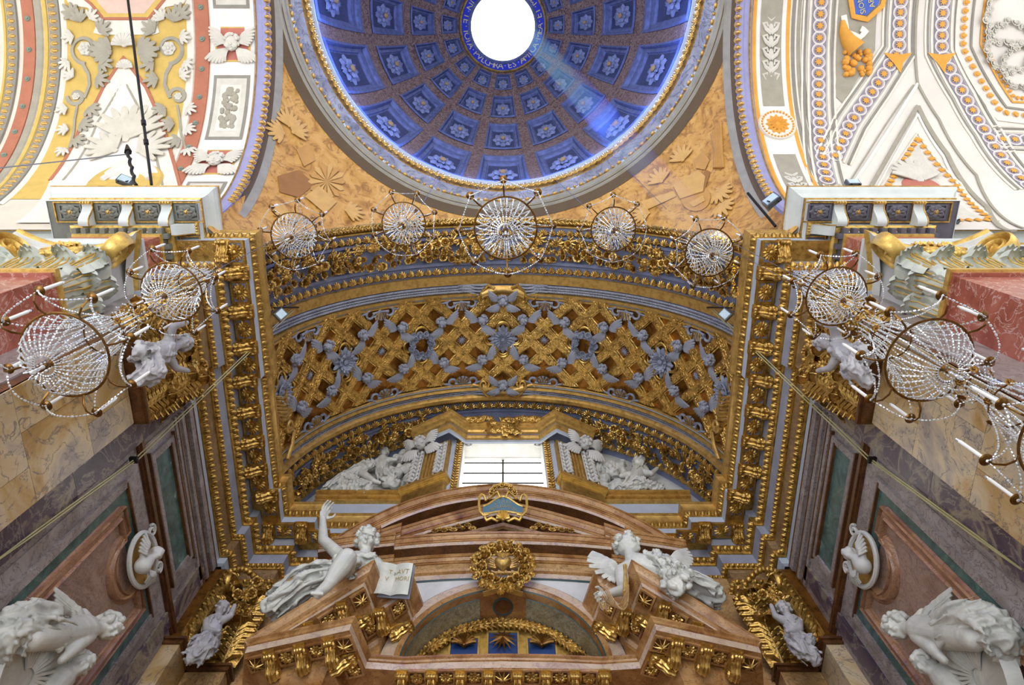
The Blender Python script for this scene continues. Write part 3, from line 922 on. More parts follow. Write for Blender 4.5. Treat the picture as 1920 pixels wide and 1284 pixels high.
for row, (y, sc, up) in enumerate(((2.93, 0.85, (0, -1, 0)), (3.98, 0.85, (0, -1, 0)))):
    par = front
    for k in range(NP):
        s = (k - (NP - 1) / 2) * 15.6 / NP
        inst('palmette', PM['palmette'], VF(s, y, 0.01, up, (sc * (1 if k % 2 else 0.72), sc * 0.9, 1)), par)
lump = palmette_mb(0.13, 0.13, 3, 0.03)
mb = MB()
for k in range(150):
    s = (k - 74.5) * 15.7 / 150
    mb.merge(lump, VF(s, 2.5 + 0.03 * (k % 2), 0.10, (0.9, -0.5, 0) if k % 2 else (0.9, 0.5, 0)))
tag(mb.obj('torus_leaves', M['gold_carved'], front), None, None, None, 'stuff')
# coffered field
field = thing('vault_lattice', (0, 6.0, 18.9), 'gilded diagonal lattice of the altar vault with cherubs and rosettes', None, None, 'structure')
YF0, YF1, YC = 4.72, 7.31, 5.93
M['gold_deep'] = gold('dark_gold_ground', (150, 100, 36), 0.45, 0.75, 0.3, 14, 0.6)  # darker gold for the grounds behind the relief
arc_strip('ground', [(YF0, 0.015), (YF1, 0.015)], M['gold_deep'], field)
arc_strip('frame_fillet', [(4.56, 0.0), (4.57, 0.12), (4.635, 0.12), (4.64, 0.06)], M['gold_flat'], field)
arc_strip('frame_cove', [(4.64, 0.06), (4.66, 0.09), (4.69, 0.06)], M['pale_blue'], field)
arc_strip('frame_fillet', [(4.69, 0.06), (4.695, 0.11), (4.74, 0.11), (4.745, 0.0)], M['gold_flat'], field)
arc_strip('frame_fillet', [(7.28, 0.0), (7.285, 0.11), (7.33, 0.11), (7.335, 0.06)], M['gold_flat'], field)
arc_strip('frame_cove', [(7.335, 0.06), (7.37, 0.10), (7.41, 0.06)], M['pale_blue'], field)
arc_strip('frame_fillet', [(7.41, 0.06), (7.415, 0.12), (7.49, 0.12), (7.495, 0.0)], M['gold_flat'], field)
arc_strip('end_torus', [(7.62, 0.0), (7.64, 0.08), (7.70, 0.16), (7.80, 0.16), (7.88, 0.07), (7.90, 0.0)], M['gold_flat'], field)
PER = 2.42; SMAX = 7.75
YH = (YF1 - YF0) / 2
leaves = MB()
lf = MB().ball((0, 0, 0), (0.045, 0.022, 0.022), 6, 4)
rr = random.Random(3)
CB = PM['band_profile'] = [(-0.215, 0.0), (-0.205, 0.075), (-0.165, 0.085), (-0.15, 0.13), (0.0, 0.155), (0.15, 0.13), (0.165, 0.085), (0.205, 0.075), (0.215, 0.0)]
for fam in (1, -1):
    for k in range(-5, 6):
        for c0 in (0.805, PER - 0.805):
            a0 = k * PER + c0
            if abs(a0) > SMAX + YH + 0.2: continue
            rings = []
            nst = 26
            for i in range(nst + 1):
                y = -YH + 2 * YH * i / nst
                ring_ = []
                for o, h in CB:
                    s = a0 + o - y          # fam 1: s + y = const
                    ring_.append((s * fam, y, h))
                rings.append(ring_)
            if all(abs(q[0]) > SMAX for r_ in rings for q in r_): continue
            mb = MB()
            mb.sweep([[VP(max(-SMAX, min(SMAX, s)) / VR, YC + y, h) for s, y, h in r_] for r_ in rings])
            mb.obj('lattice_band', M['gold_carved'], field)
            L = 2 * YH * sqrt(2); n = int(L / 0.062)
            for i in range(n):
                y = -YH + 2 * YH * (i + 0.5) / n
                s = a0 - y
                if abs(s) > SMAX: continue
                for q in (-0.075, 0.0, 0.075):
                    ss = (s + q + rr.uniform(-0.02, 0.02)) * fam
                    ang = (pi / 4 if fam > 0 else -pi / 4) + rr.uniform(-0.7, 0.7) + (0.5 if q > 0 else -0.5)
                    leaves.merge(lf, VF(ss, YC + y + rr.uniform(-0.02, 0.02), 0.155 - abs(q) * 0.2) @ Matrix.Rotation(ang, 4, 'Z'))
tag(leaves.obj('lattice_leaves', M['gold_carved'], field), None, None, None, 'stuff')
# cells
M['grey_flower'] = plain('grey_stucco_flower', srgb(142, 148, 166), 0.6, vary=0.2, scale=10)
def wreath_mb(r=0.28, n=26, tube=0.09):
    q = MB(); r_ = random.Random(9)
    unit = rosette_mb(5, 0.085, 2, 0.6, cup=1.0, pw=1.2)
    for k in range(n):
        a = 2 * pi * k / n
        R = r + r_.uniform(-0.06, 0.06)
        q.merge(unit, Matrix.Translation((R * cos(a), R * sin(a), 0.05 + r_.uniform(0, 0.05))) @ Matrix.Rotation(r_.uniform(-0.6, 0.6), 4, 'X') @ Matrix.Rotation(r_.uniform(-0.6, 0.6), 4, 'Y'))
    return q
def rimmed_mb():
    q = rosette_mb(13, 0.36, 2, 0.3, centre=0.2, cup=0.7)
    q.lathe([(0.13, 0.08), (0.17, 0.14), (0.2, 0.09)], 20)
    return q
MED = [rosette_mb(16, 0.37, 3, 0.3, centre=0.2).mesh('medallion_rosette', M['grey_flower']), wreath_mb().mesh('medallion_wreath', M['grey_flower']), rimmed_mb().mesh('medallion_flower', M['grey_flower'])]
def quatrefoil_mb(h=0.0):
    q = MB(); pts = []
    for k in range(4):
        a0 = k * pi / 2
        for j in range(9):
            t = -1.9 + 3.8 * j / 8
            cx, cy = 0.36 * cos(a0), 0.36 * sin(a0)
            pts.append((cx + 0.17 * cos(a0 + t), cy + 0.17 * sin(a0 + t), 0.10))
    q.tube(pts, 0.035, 6, True)
    q.tube([(x * 0.9, y * 0.9, 0.05) for x, y, z in pts], 0.03, 6, True)
    return q
QF = quatrefoil_mb().mesh('quatrefoil', M['gold'])
STAR = star_mb(0.14, 11).mesh('star', M['grey_flower'])
SHELLM = MB()
SHELLM.merge(shell_mb(0.24, 7, 0.06))
for s in (-1, 1):
    SHELLM.tube([(s * (0.30 + 0.11 * cos(t)), 0.05 + 0.11 * sin(t), 0.05) for t in [pi * 1.1 - k * 0.5 for k in range(11)]], 0.035, 6)
    SHELLM.tube([(s * 0.42, 0.0, 0.04), (s * 0.58, 0.03, 0.05), (s * 0.72, -0.02, 0.02)], lambda t: 0.04 * (1 - 0.7 * t), 6)
SHELLG = SHELLM.mesh('shell', M['grey_flower'])
SHELLD = MB()
for k in (-2, -1, 0, 1, 2): SHELLD.tube([(k * 0.06, 0.03, 0.1), (k * 0.09, 0.2, 0.12)], 0.02, 6)
SHELLD = SHELLD.mesh('shell_rib', M['gold'])
cells = thing('cherub_coffers', (0, 6.0, 18.7), 'grey stucco cherub heads, stars and flowers in the lattice cells', None, None, 'structure')
for k in range(-3, 4):
    s = k * PER
    if abs(s) < SMAX + 0.3:
        ss = max(-SMAX + 0.12, min(SMAX - 0.12, s))
        inst('quatrefoil', QF, VF(ss, YC, 0.02), cells)
        inst(MED[min(2, abs(k))].name, MED[min(2, abs(k))], VF(ss, YC, 0.06, (0, -1, 0), 1.15), cells)
for k in range(-3, 3):
    s = (k + 0.5) * PER
    inst('star', STAR, VF(s, YC, 0.03), cells)
    if abs(s) < SMAX:
        o = inst('shell', SHELLG, VF(s, YF0 + 0.06, 0.05, (0, 1, 0)), cells); inst('shell_rib', SHELLD, VF(s, YF0 + 0.06, 0.05, (0, 1, 0)), o)
        o = inst('shell', SHELLG, VF(s, YF1 - 0.06, 0.05, (0, -1, 0)), cells); inst('shell_rib', SHELLD, VF(s, YF1 - 0.06, 0.05, (0, -1, 0)), o)
i = 0
for k in range(-6, 7):
    for sy in (-1, 1):
        s = (k + 0.5) * PER / 2
        if abs(s) > SMAX - 0.1: continue
        y = YC + sy * 0.60
        # long axis of the cell: diagonal, alternating
        diag = (1 if (k % 2 == 0) else -1) * sy
        rot = -diag * pi / 4 if s < 0 else diag * -pi / 4
        inst('cherub_head', PM['cherub0'] if i % 2 else PM['cherub1'], VF(s, y, 0.05, (0.0, -1, 0), 1.28) @ Matrix.Rotation(rot * 0.9, 4, 'Z'), cells)
        i += 1
# laurel and feathers between the frames, gold cartouches on the crown
LAUR = {}
fe = feather_tail_mb(1.0, 0.17, 14)
for nm, y0 in (('laurel_band', 4.435), ('laurel_band', 7.56)):
    mb = MB()
    for sgn in (-1, 1):
        for k in range(7):
            s = 0.5 + k * 1.02
            q = MB()
            for v in fe.v: q.v.append(tuple(VP(sgn * (s + v[0]) / VR, y0 + v[1], v[2] + 0.015)))
            q.f = list(fe.f)
            mb.merge(q)
    tag(mb.obj(nm, M['grey_stucco'], field), None, None, None, 'stuff')
def cartouche(y0, dirn, big):
    c = thing('vault_cartouche', VP(0, y0), 'gold scrolled cartouche with grey cherub face %s' % ('at the front edge of the lattice' if big else 'above the altar window'), 'cartouche')
    L = lambda x, y, z: VF(x, y0 + dirn * y, z, (0, 1, 0)).translation
    mb = MB()
    def body(u, v):
        x = -0.62 + 1.24 * u; t = 2 * v - 1
        w = 0.20 * (1 - 0.35 * cos(u * 2 * pi) * 0.6) * (0.75 + 0.25 * cos(2 * pi * u))
        return L(x, -0.02 + t * w - 0.14 * cos(pi * (u - 0.5)) , 0.12 + 0.10 * (1 - t * t))
    mb.grid(body, 24, 8)
    mb.obj('shield', M['gold_flat'], c)
    mb = MB()
    for sx in (-1, 1):
        mb.tube([L(sx * (0.58 + (0.02 + 0.15 * (1 - k / 26)) * cos(k * 0.36 + 2.6)), 0.12 + (0.02 + 0.15 * (1 - k / 26)) * sin(k * 0.36 + 2.6), 0.16) for k in range(22)], lambda t: 0.05 * (1 - 0.5 * t), 7)
        mb.tube([L(sx * 0.25, -0.22, 0.2), L(sx * 0.42, -0.3, 0.16), L(sx * 0.55, -0.18, 0.16), L(sx * 0.72, 0.06, 0.14), L(sx * 0.9, 0.10, 0.12), L(sx * 0.98, 0.03, 0.12)], lambda t: 0.055 * (1 - 0.5 * t), 7)
        mb.tube([L(sx * 0.15, 0.45, 0.12), L(sx * 0.3, 0.3, 0.15), L(sx * 0.36, 0.12, 0.16)], 0.04, 6)
    mb.obj('scroll', M['gold'], c)
    me = cherub_mb(2).mesh('cherub_face', M['grey_stucco'])
    inst('cherub_face', me, VF(0, y0 + dirn * 0.12, 0.2, (0, -1, 0), 1.35), c)
    for sx in (-1, 1):
        mb = MB()
        for k in range(6):
            mb.tube([L(sx * (0.45 + 0.12 * j), -0.30 + 0.045 * k + 0.05 * sin(j * 0.8) * (k % 2), 0.08 + 0.04 * sin(j)) for j in range(8)], lambda t: 0.035 * (1 - 0.6 * t), 5)
        tag(mb.obj('feather_spray', M['grey_stucco'], c), None, None, None, 'stuff')
    return c
cartouche(4.62, 1, True)
cartouche(7.40, -1, False)
# shields and scrolls at the springing of the lattice
for sg in (-1, 1):
    t = thing('springing_scroll', VP(sg * 7.3 / VR, 7.0), 'gold ribbed scroll at the %s foot of the lattice' % ('left' if sg < 0 else 'right'), 'scroll')
    mb = MB()
    pts = [(sg * (7.25 + 0.16 * (1 - k / 30) * cos(0.4 * k)), 6.75 + 0.16 * (1 - k / 30) * sin(0.4 * k)) for k in range(20)]
    mb.tube([VP(s / VR, y, 0.2) for s, y in [(sg * 7.5, 7.5), (sg * 7.2, 7.25), (sg * 7.08, 6.95)] + list(reversed(pts))], 0.05, 7)
    mb.obj('volute', M['gold_flat'], t)
    mb = MB()
    for k in range(7):
        y = 6.0 + 0.09 * k
        mb.tube([VP(sg * (7.1 + 0.09 * j) / VR, y - 0.04 * abs(j - 3), 0.1 + 0.12 * sin(pi * j / 6)) for j in range(7)], 0.045, 6)
    mb.obj('ribbed_shield', M['gold'], t)
# ---- garlands of gilded flowers
FL = [PM['sunflower'], PM['rose'], PM['bud'], PM['rose'], PM['sunflower']]
def garland(label, spots, name='flower_garland', loc=None, grp=None, ns=1.0):
    g = thing(name, loc or spots[0][0].translation, label, 'garland', grp)
    r_ = random.Random(len(spots))
    for i, (Mx, sz) in enumerate(spots):
        T = Mx @ Matrix.Rotation(r_.uniform(-0.55, 0.55), 4, 'X') @ Matrix.Rotation(r_.uniform(-0.55, 0.55), 4, 'Y') @ Matrix.Rotation(r_.uniform(0, 6), 4, 'Z') @ Matrix.Diagonal((sz, sz, sz, 1))
        inst('flower', FL[r_.randrange(5)], T, g)
        if i % 3 == 0:
            inst('leaf', PM['leafy'], Mx @ Matrix.Translation((r_.uniform(-0.1, 0.1), r_.uniform(-0.1, 0.1), -0.06)) @ Matrix.Rotation(r_.uniform(0, 6), 4, 'Z'), g)
    return g
r_ = random.Random(21)
for sg in (-1, 1):
    sp = []
    s = 0.62
    while s < 7.75:
        wv = 0.21 + 0.05 * sin(s * 2.1)
        for row in (-1, 0, 1):
            y = 3.32 + row * wv + r_.uniform(-0.05, 0.05)
            sp.append((VF(sg * (s + r_.uniform(-0.06, 0.06)), y, 0.12 + 0.12 * (row == 0) + r_.uniform(-0.04, 0.06)), r_.uniform(0.8, 1.25)))
        s += 0.215
    garland('thick garland of gilded roses on the %s half of the front arch' % ('left' if sg < 0 else 'right'), sp, loc=VP(sg * 0.8, 3.3))
ck = thing('arch_keystone_ornament', VP(0, 3.3), 'gilded scroll frame with flowers at the crown of the front arch', None, None, 'structure')
mb = MB()
for sx in (-1, 1):
    mb.tube([VF(sx * (0.5 + 0.1 * cos(t)), 3.3 + 0.33 * sin(t) * (1 if t < 3 else 1), 0.12).translation for t in [-1.3 + 0.26 * k for k in range(11)]], 0.05, 6)
mb.obj('scroll_frame', M['gold'], ck)
for k in range(14):
    inst('flower', FL[k % 5], VF(r_.uniform(-0.4, 0.4), 3.3 + r_.uniform(-0.2, 0.25), 0.1), ck)
# back rib: palmettes, garland and inner palmettes towards the lunette
back = thing('arch_band', (0, 8.4, 18.9), 'blue and gold arch band round the lunette window', None, None, 'structure')
arc_strip('fillet', [(8.17, 0.0), (8.17, 0.04), (8.22, 0.04), (8.22, 0.0)], M['blue_grey'], back)
NP2 = 56
for k in range(NP2):
    s = (k - (NP2 - 1) / 2) * 15.4 / NP2
    inst('palmette', PM['palmette'], VF(s, 8.10, 0.01, (0, -1, 0), (1.0 if k % 2 else 0.75, 0.85, 1)), back)
    if abs(s) > 2.3:
        inst('palmette', PM['palmette'], VF(s, 8.98, 0.01, (0, -1, 0), (0.95 if k % 2 else 0.7, 0.85, 1)), back)
for sg in (-1, 1):
    sp = []
    s = 2.5
    while s < 7.6:
        for row in (-1, 0, 1):
            sp.append((VF(sg * (s + r_.uniform(-0.05, 0.05)), 8.47 + row * 0.18 + r_.uniform(-0.04, 0.04), 0.10 + 0.10 * (row == 0) + r_.uniform(-0.03, 0.05)), r_.uniform(0.8, 1.2)))
        s += 0.23
    garland('thick garland of gilded roses round the %s side of the lunette' % ('left' if sg < 0 else 'right'), sp, loc=VP(sg * 1.2, 8.45))
# ---------------------------------------------------------------- lunette wall, window and stucco reliefs
LY = 9.18
mb = MB()
pts = [(0, LY, VZ + 0.3)] + [(5.45 * sin(a), LY, VZ + 5.45 * cos(a)) for a in [-1.52 + 3.04 * k / 48 for k in range(49)]]
# wall with the window opening cut out: two side pieces and a top piece
WX0, WZ0, WZ1 = 1.10, 14.6, 17.75
def lun_z(x): return VZ + sqrt(max(0, 5.45 ** 2 - x * x))
for sg in (-1, 1):
    mb.grid(lambda u, v: (sg * (WX0 + (5.44 - WX0) * u), LY, VZ + (lun_z(WX0 + (5.44 - WX0) * u) - VZ) * v), 24, 4)
mb.grid(lambda u, v: (-WX0 + 2 * WX0 * u, LY, WZ1 + (lun_z(-WX0 + 2 * WX0 * u) - WZ1) * v), 12, 2)
mb.grid(lambda u, v: (-WX0 + 2 * WX0 * u, LY, VZ + (WZ0 - VZ) * v), 2, 1)
structure('wall_lunette', mb, M['white_stucco'], 'pale stucco lunette wall round the altar window')
win = thing('window_1', (0, 8.8, 14.6), 'bright white altar window with thin glazing bars', None, None, 'structure')
M['daylight_glass'] = emit('daylit_frosted_glass', (1, 0.99, 0.96, 1), 3.2)
bars = [-1.16, 0.0, 1.16]; rows = [14.7, 15.3, 15.88, 16.46, 17.02, 17.62, 18.25]
for i in range(2):
    for j in range(6):
        w, h = bars[i + 1] - bars[i], rows[j + 1] - rows[j]
        MB().box(((bars[i] + bars[i + 1]) / 2, 9.3, (rows[j] + rows[j + 1]) / 2), (w - 0.03, 0.02, h - 0.03)).obj('pane', M['daylight_glass'], win, False)
MB().box((0, 9.28, 16.4), (0.055, 0.05, 3.8)).obj('glazing_bar', M['dark_metal'], win, False)
for z in rows[1:-1]:
    MB().box((0, 9.28, z), (2.3, 0.04, 0.04)).obj('glazing_bar', M['dark_metal'], win, False)
# reveal and carved inner frame
mb = MB()
for sx in (-1, 1): mb.box((sx * 1.16, 8.95, 16.2), (0.12, 0.7, 3.4))
mb.box((0, 8.95, 17.82), (2.44, 0.7, 0.12))
mb.obj('reveal', M['white_stucco'], win, False)
mb = MB()
for sx in (-1, 1): mb.box((sx * 1.22, 8.58, 16.0), (0.16, 0.1, 3.3))
mb.box((0, 8.58, 17.72), (2.6, 0.1, 0.16))
mb.obj('inner_frame', M['gold_carved'], win, False)
mb = MB()
un = palmette_mb(0.12, 0.12, 3, 0.03)
for sx in (-1, 1):
    for k in range(24): mb.merge(un, frame((sx * 1.22, 8.53, 14.5 + k * 0.135), (0, -1, 0), (0, 0, 1)))
for k in range(19): mb.merge(un, frame((-1.2 + k * 0.133, 8.53, 17.7), (0, -1, 0), (1, 0, 0)))
tag(mb.obj('frame_leaves', M['gold_carved'], win), None, None, None, 'stuff')
mb = MB()
for sx in (-1, 1):
    mb.tube([(sx * (0.98 + 0.11 * (1 - k / 26) * cos(0.45 * k)), 8.62, 17.45 + 0.12 * (1 - k / 26) * sin(0.45 * k)) for k in range(20)], 0.03, 6)
    for j in range(5): mb.tube([(sx * (0.2 + 0.14 * j), 8.62, 17.58), (sx * (0.28 + 0.14 * j), 8.6, 17.64), (sx * (0.34 + 0.14 * j), 8.62, 17.58)], 0.03, 6)
mb.obj('corner_scroll', M['white_stucco'], win)
mb = MB()
for sx in (-1, 1): mb.box((sx * 1.37, 8.6, 16.0), (0.15, 0.16, 3.3))
mb.obj('outer_frame', M['pale_blue'], win, False)
# bay pilasters, splayed, with white openwork on gold
AED = [(0.0, 8.50), (1.05, 8.50), (1.30, 8.30), (1.50, 8.16), (2.55, 8.66)]
for sg in (-1, 1):
    pil = thing('window_pilaster', (sg * 2.0, 8.5, 14.6), 'gilded splayed pilaster with white openwork on the %s of the altar window' % ('left' if sg < 0 else 'right'), None, None, 'structure')
    a, b = Vector((1.48, 8.38)), Vector((2.50, 8.80))
    d = (b - a); L = d.length; d = d / L; nrm = Vector((d.y, -d.x))
    def PX(t, z, o=0.0): q = a + d * t + nrm * o; return (sg * q.x, q.y, z)
    def slab(t0, t1, z0, z1, o, nm, mat):
        mb = MB()
        vs = [PX(t0, z0, -0.3), PX(t1, z0, -0.3), PX(t1, z0, o), PX(t0, z0, o), PX(t0, z1, -0.3), PX(t1, z1, -0.3), PX(t1, z1, o), PX(t0, z1, o)]
        mb.add(vs, [(0, 3, 2, 1), (4, 5, 6, 7), (0, 1, 5, 4), (1, 2, 6, 5), (2, 3, 7, 6), (3, 0, 4, 7)])
        return mb.obj(nm, mat, pil, False)
    slab(0.0, L, 14.5, 17.3, 0.0, 'shaft', M['gold_flat'])
    slab(-0.03, L + 0.03, 14.4, 15.0, 0.0, 'pedestal', M['gold_flat'])
    for zz0, zz1, of in ((15.0, 15.05, 0.04), (15.05, 15.10, 0.07), (15.10, 15.16, 0.10)): slab(-0.04 - of * 0.5, L + 0.04 + of * 0.5, zz0, zz1, of, 'pedestal_step', M['gold_pale'])
    slab(-0.1, L + 0.1, 15.16, 15.28, 0.12, 'pedestal_cap', M['gold_flat'])
    for t0, t1 in ((0.04, 0.30), (0.72, 1.02)):
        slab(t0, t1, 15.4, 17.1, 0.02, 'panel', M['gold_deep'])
        mb = MB()
        r2 = random.Random(int(t0 * 100))
        for e_ in (t0, t1): mb.tube([PX(e_, 15.4, 0.04), PX(e_, 17.1, 0.04)], 0.02, 5)
        for k in range(8):
            z = 15.45 + 0.2 * k; tm = (t0 + t1) / 2; w = (t1 - t0) * 0.42
            for s_ in (-1, 1):
                mb.tube([PX(tm, z, 0.05), PX(tm + s_ * w, z + 0.08, 0.08), PX(tm + s_ * w * 0.7, z + 0.18, 0.07), PX(tm, z + 0.2, 0.05)], lambda t: 0.03 * (0.6 + sin(pi * t)), 6)
            mb.ball(PX(tm, z + 0.1, 0.07), 0.045, 6, 5)
        mb.obj('openwork', M['white_stucco'], pil)
    for t in (0.42, 0.52, 0.62):
        mb = MB(); mb.tube([PX(t, 15.3, 0.02), PX(t, 17.2, 0.02)], 0.03, 6); mb.obj('reed', M['gold_flat'], pil)
    # winged putto head as a capital
    p = Vector(PX(0.75, 17.15, 0.12)); n3 = Vector((sg * nrm.x, nrm.y, -0.35))
    inst('cherub_head', cherub_mb(2).mesh('cherub_head', M['white_stucco']), frame(p, n3, (0, 0, 1), 1.7), pil)
    ledge = thing('lunette_ledge', (sg * 3.6, 9.0, 15.2), 'gilded ledge under the %s lunette relief' % ('left' if sg < 0 else 'right'), None, None, 'structure')
    mb = MB()
    for y0, z0, dz in ((8.78, 15.22, 0.08), (8.86, 15.12, 0.1), (8.92, 15.0, 0.12)):
        mb.box((sg * 3.55, (y0 + 9.2) / 2, z0), (2.3, 9.2 - y0, dz))
    mb.obj('ledge_moulding', M['gold_flat'], ledge, False)
    MB().box((sg * 3.55, 9.1, 14.5), (2.3, 0.2, 0.9)).obj('ledge_base', M['pale_blue'], ledge, False)
# cornice of the window bay
ent = thing('window_cornice', (0, 8.5, 17.2), 'gilded broken cornice over the altar window', None, None, 'structure')
path = [(-x, y) for x, y in reversed(AED[1:])] + AED[1:]
strata(path, [('architrave', M['pale_blue'], [(0.0, 17.28), (0.05, 17.3), (0.05, 17.42)]),
              ('lower_moulding', M['gold_flat'], [(0.05, 17.42), (0.10, 17.43), (0.14, 17.5), (0.14, 17.55)]),
              ('frieze', M['blue_grey'], [(0.06, 17.55), (0.06, 17.78)]),
              ('cornice', M['gold_flat'], [(0.06, 17.78), (0.12, 17.79), (0.16, 17.84), (0.24, 17.86), (0.24, 17.92), (0.30, 17.94), (0.33, 18.02), (0.0, 18.04)])], -1, ent)
orn = thing('window_crest', (0, 8.1, 17.6), 'gilded leafy crest over the altar window', 'ornament')
mb = MB()
r2 = random.Random(4)
for k in range(70):
    x = r2.uniform(-1.05, 1.05)
    z = 18.04 if abs(x) > 0.35 else r2.uniform(17.3, 18.1)
    mb.merge(palmette_mb(0.16, 0.17, 5, 0.05), frame((x, 8.18 + 0.1 * (z < 17.7), z + r2.uniform(-0.05, 0.05)), (r2.uniform(-0.4, 0.4), -1, -0.3), (r2.uniform(-1, 1), 0, 1)))
tag(mb.obj('leaf_spray', M['gold_carved'], orn), None, None, None, 'stuff')
mb = MB()
for sx in (-1, 1):
    mb.tube([(sx * 0.32, 8.12, 17.95), (sx * 0.42, 8.1, 17.75), (sx * 0.36, 8.14, 17.55), (sx * 0.5, 8.2, 17.35)], 0.06, 7)
mb.obj('bracket', M['gold_carved'], orn)
# ---------------------------------------------------------------- the marble altar front
M['bronze_gold'] = gold('bright_gilt_bronze', (216, 182, 108), 0.3, 0.85, 0.2, 20, 0.3)
altar = thing('altar_aedicule', (0, 8.2, FLOOR), 'brown marble altar front with an arched niche and segmental pediment', None, None, 'structure')
def YA(x): return 0.38 * (x / 3.56) ** 2                     # the front bows towards the nave
def bow(x, y, z): return (x, y + YA(x), z)
BM, DB, PK, TN = M['brown_marble'], M['dark_brown'], M['pink_marble'], M['tan_marble']
AR, AZ = 1.61, 8.5                                           # niche arch
def arch_wall(y, r, x1, z0, z1, mat, nm):                    # wall with an arched hole
    mb = MB()
    n = 40
    def f(u, v):
        a = -pi / 2 + pi * u
        xi, zi = r * sin(a), AZ + r * cos(a)
        if abs(a) > 1.18: xo, zo = (x1 if a > 0 else -x1), AZ + (z1 - AZ) * (pi / 2 - abs(a)) / (pi / 2 - 1.18)
        else: xo, zo = x1 * a / 1.18, z1
        return bow(xi + (xo - xi) * v, y, zi + (zo - zi) * v)
    mb.grid(f, n, 4)
    return mb.obj(nm, mat, altar)
arch_wall(7.86, AR + 0.30, 3.5, 0, 11.0, M['white_stucco'], 'spandrel')
def arch_ring(nm, mat, prof, a0=-pi / 2, a1=pi / 2, n=48):   # prof: (radius, y)
    mb = MB()
    mb.sweep([[bow(r * sin(a), y, AZ + r * cos(a)) for r, y in prof] for a in [a0 + (a1 - a0) * i / n for i in range(n + 1)]])
    return mb.obj(nm, mat, altar, 25)
M['spandrel_line'] = plain('dark_green_inlay', srgb(52, 74, 74), 0.4)
arch_ring('archivolt_inlay', M['spandrel_line'], [(AR + 0.36, 7.852), (AR + 0.32, 7.852)])
arch_ring('archivolt', PK, [(AR + 0.33, 7.86), (AR + 0.33, 7.83), (AR + 0.10, 7.81)])
arch_ring('archivolt_moulding', BM, [(AR + 0.10, 7.81), (AR + 0.09, 7.76), (AR + 0.03, 7.74), (AR, 7.78)])
arch_ring('archivolt_fillet', M['spandrel_line'], [(AR, 7.78), (AR - 0.02, 7.80)])
arch_ring('niche_soffit', BM, [(AR - 0.02, 7.80), (AR - 0.02, 8.53)])
M['inlay_grey'] = marble('wavy_grey_onyx', [(0.3, srgb(120, 112, 84)), (0.6, srgb(164, 158, 134)), (0.8, srgb(130, 120, 92))], srgb(86, 78, 60), 2.5, 4, 0.03, dist=3)
for a0, a1 in ((-1.5, -0.26), (0.26, 1.5)):
    arch_ring('soffit_panel', M['inlay_grey'], [(AR - 0.03, 7.95), (AR - 0.035, 7.96), (AR - 0.035, 8.33), (AR - 0.03, 8.34)], a0, a1, 24)
    for y in (7.94, 8.35): arch_ring('panel_fillet', M['spandrel_line'], [(AR - 0.025, y - 0.012), (AR - 0.04, y), (AR - 0.025, y + 0.012)], a0, a1, 24)
mb = MB(); mb.lathe([(0, 0.015), (0.15, 0.02), (0.16, 0.0)], 24, frame(bow(0, 8.14, AZ + AR - 0.02), (0, 0, -1), (0, 1, 0)))
mb.obj('roundel', DB, altar)
mb = MB(); mb.lathe([(0.15, 0.02), (0.175, 0.03), (0.19, 0.0)], 24, frame(bow(0, 8.14, AZ + AR - 0.02), (0, 0, -1), (0, 1, 0)))
mb.obj('roundel_ring', M['spandrel_line'], altar)
# back of the niche: gold lunette with blue coffers and shells
mb = MB(); mb.grid(lambda u, v: (AR * sin(-pi / 2 + pi * u) * v, 8.52, AZ - 0.4 + (0.4 + AR * cos(-pi / 2 + pi * u)) * v), 32, 2)
mb.obj('niche_back', M['gold_pale'], altar)
M['deep_blue'] = plain('lapis_blue_paint', srgb(34, 64, 120), 0.5)
mb = MB()
un = palmette_mb(0.16, 0.16, 5, 0.05)
for k in range(44):
    a = -1.5 + 3.0 * k / 43
    mb.merge(un, frame(((AR - 0.12) * sin(a), 8.45, AZ + (AR - 0.12) * cos(a)), (0, -1, -0.4), (cos(a), 0, -sin(a))))
tag(mb.obj('niche_leaf_border', M['gold_carved'], altar), None, None, None, 'stuff')
for x, z, w in ((0, 9.52, 0.5), (-0.66, 9.38, 0.46), (0.66, 9.38, 0.46), (-1.2, 8.95, 0.36), (1.2, 8.95, 0.36)):
    c = MB().box((x, 8.505, z), (w, 0.03, 0.62)).obj('blue_coffer', M['deep_blue'], altar, False)
    inst('coffer_frame', frame_mesh(w + 0.06, 0.68, 0.03, 0.05, M['gold_pale']), frame((x, 8.49, z), (0, -1, 0)), c)
    if abs(x) < 0.1: me = star_mb(0.24, 13, 0.08).mesh('sun_shell', M['brass'])
    else: me = shell_mb(0.2, 9, 0.07).mesh('sun_shell', M['brass'])
    inst('sun_shell', me, frame((x, 8.47, z + 0.08), (0, -1, 0)), c)
# bands above the arch: moulding, frieze, bed moulding, cornice with two breaks
XB = [0, 0.5, 1.0, 1.5, 2.05, 2.051, 2.45, 2.451, 3.0, 3.5]
def brk(x): return 0.0 if abs(x) <= 2.05 else (-0.09 if abs(x) <= 2.45 else -0.18)
def hband(nm, mat, prof, x1=3.5):
    mb = MB()
    xs = [-x for x in reversed(XB[1:])] + XB
    mb.sweep([[bow(max(-x1, min(x1, x)), y + brk(x), z) for y, z in prof] for x in xs])
    return mb.obj(nm, mat, altar, 25)
hband('inlay_line', M['spandrel_line'], [(7.85, 10.46), (7.84, 10.47), (7.84, 10.50), (7.85, 10.51)])
hband('pale_band', PK, [(7.85, 10.51), (7.84, 10.52), (7.84, 10.63)])
hband('lower_moulding', BM, [(7.84, 10.63), (7.79, 10.65), (7.77, 10.70), (7.80, 10.72)])
hband('frieze', TN, [(7.80, 10.72), (7.80, 10.88)])
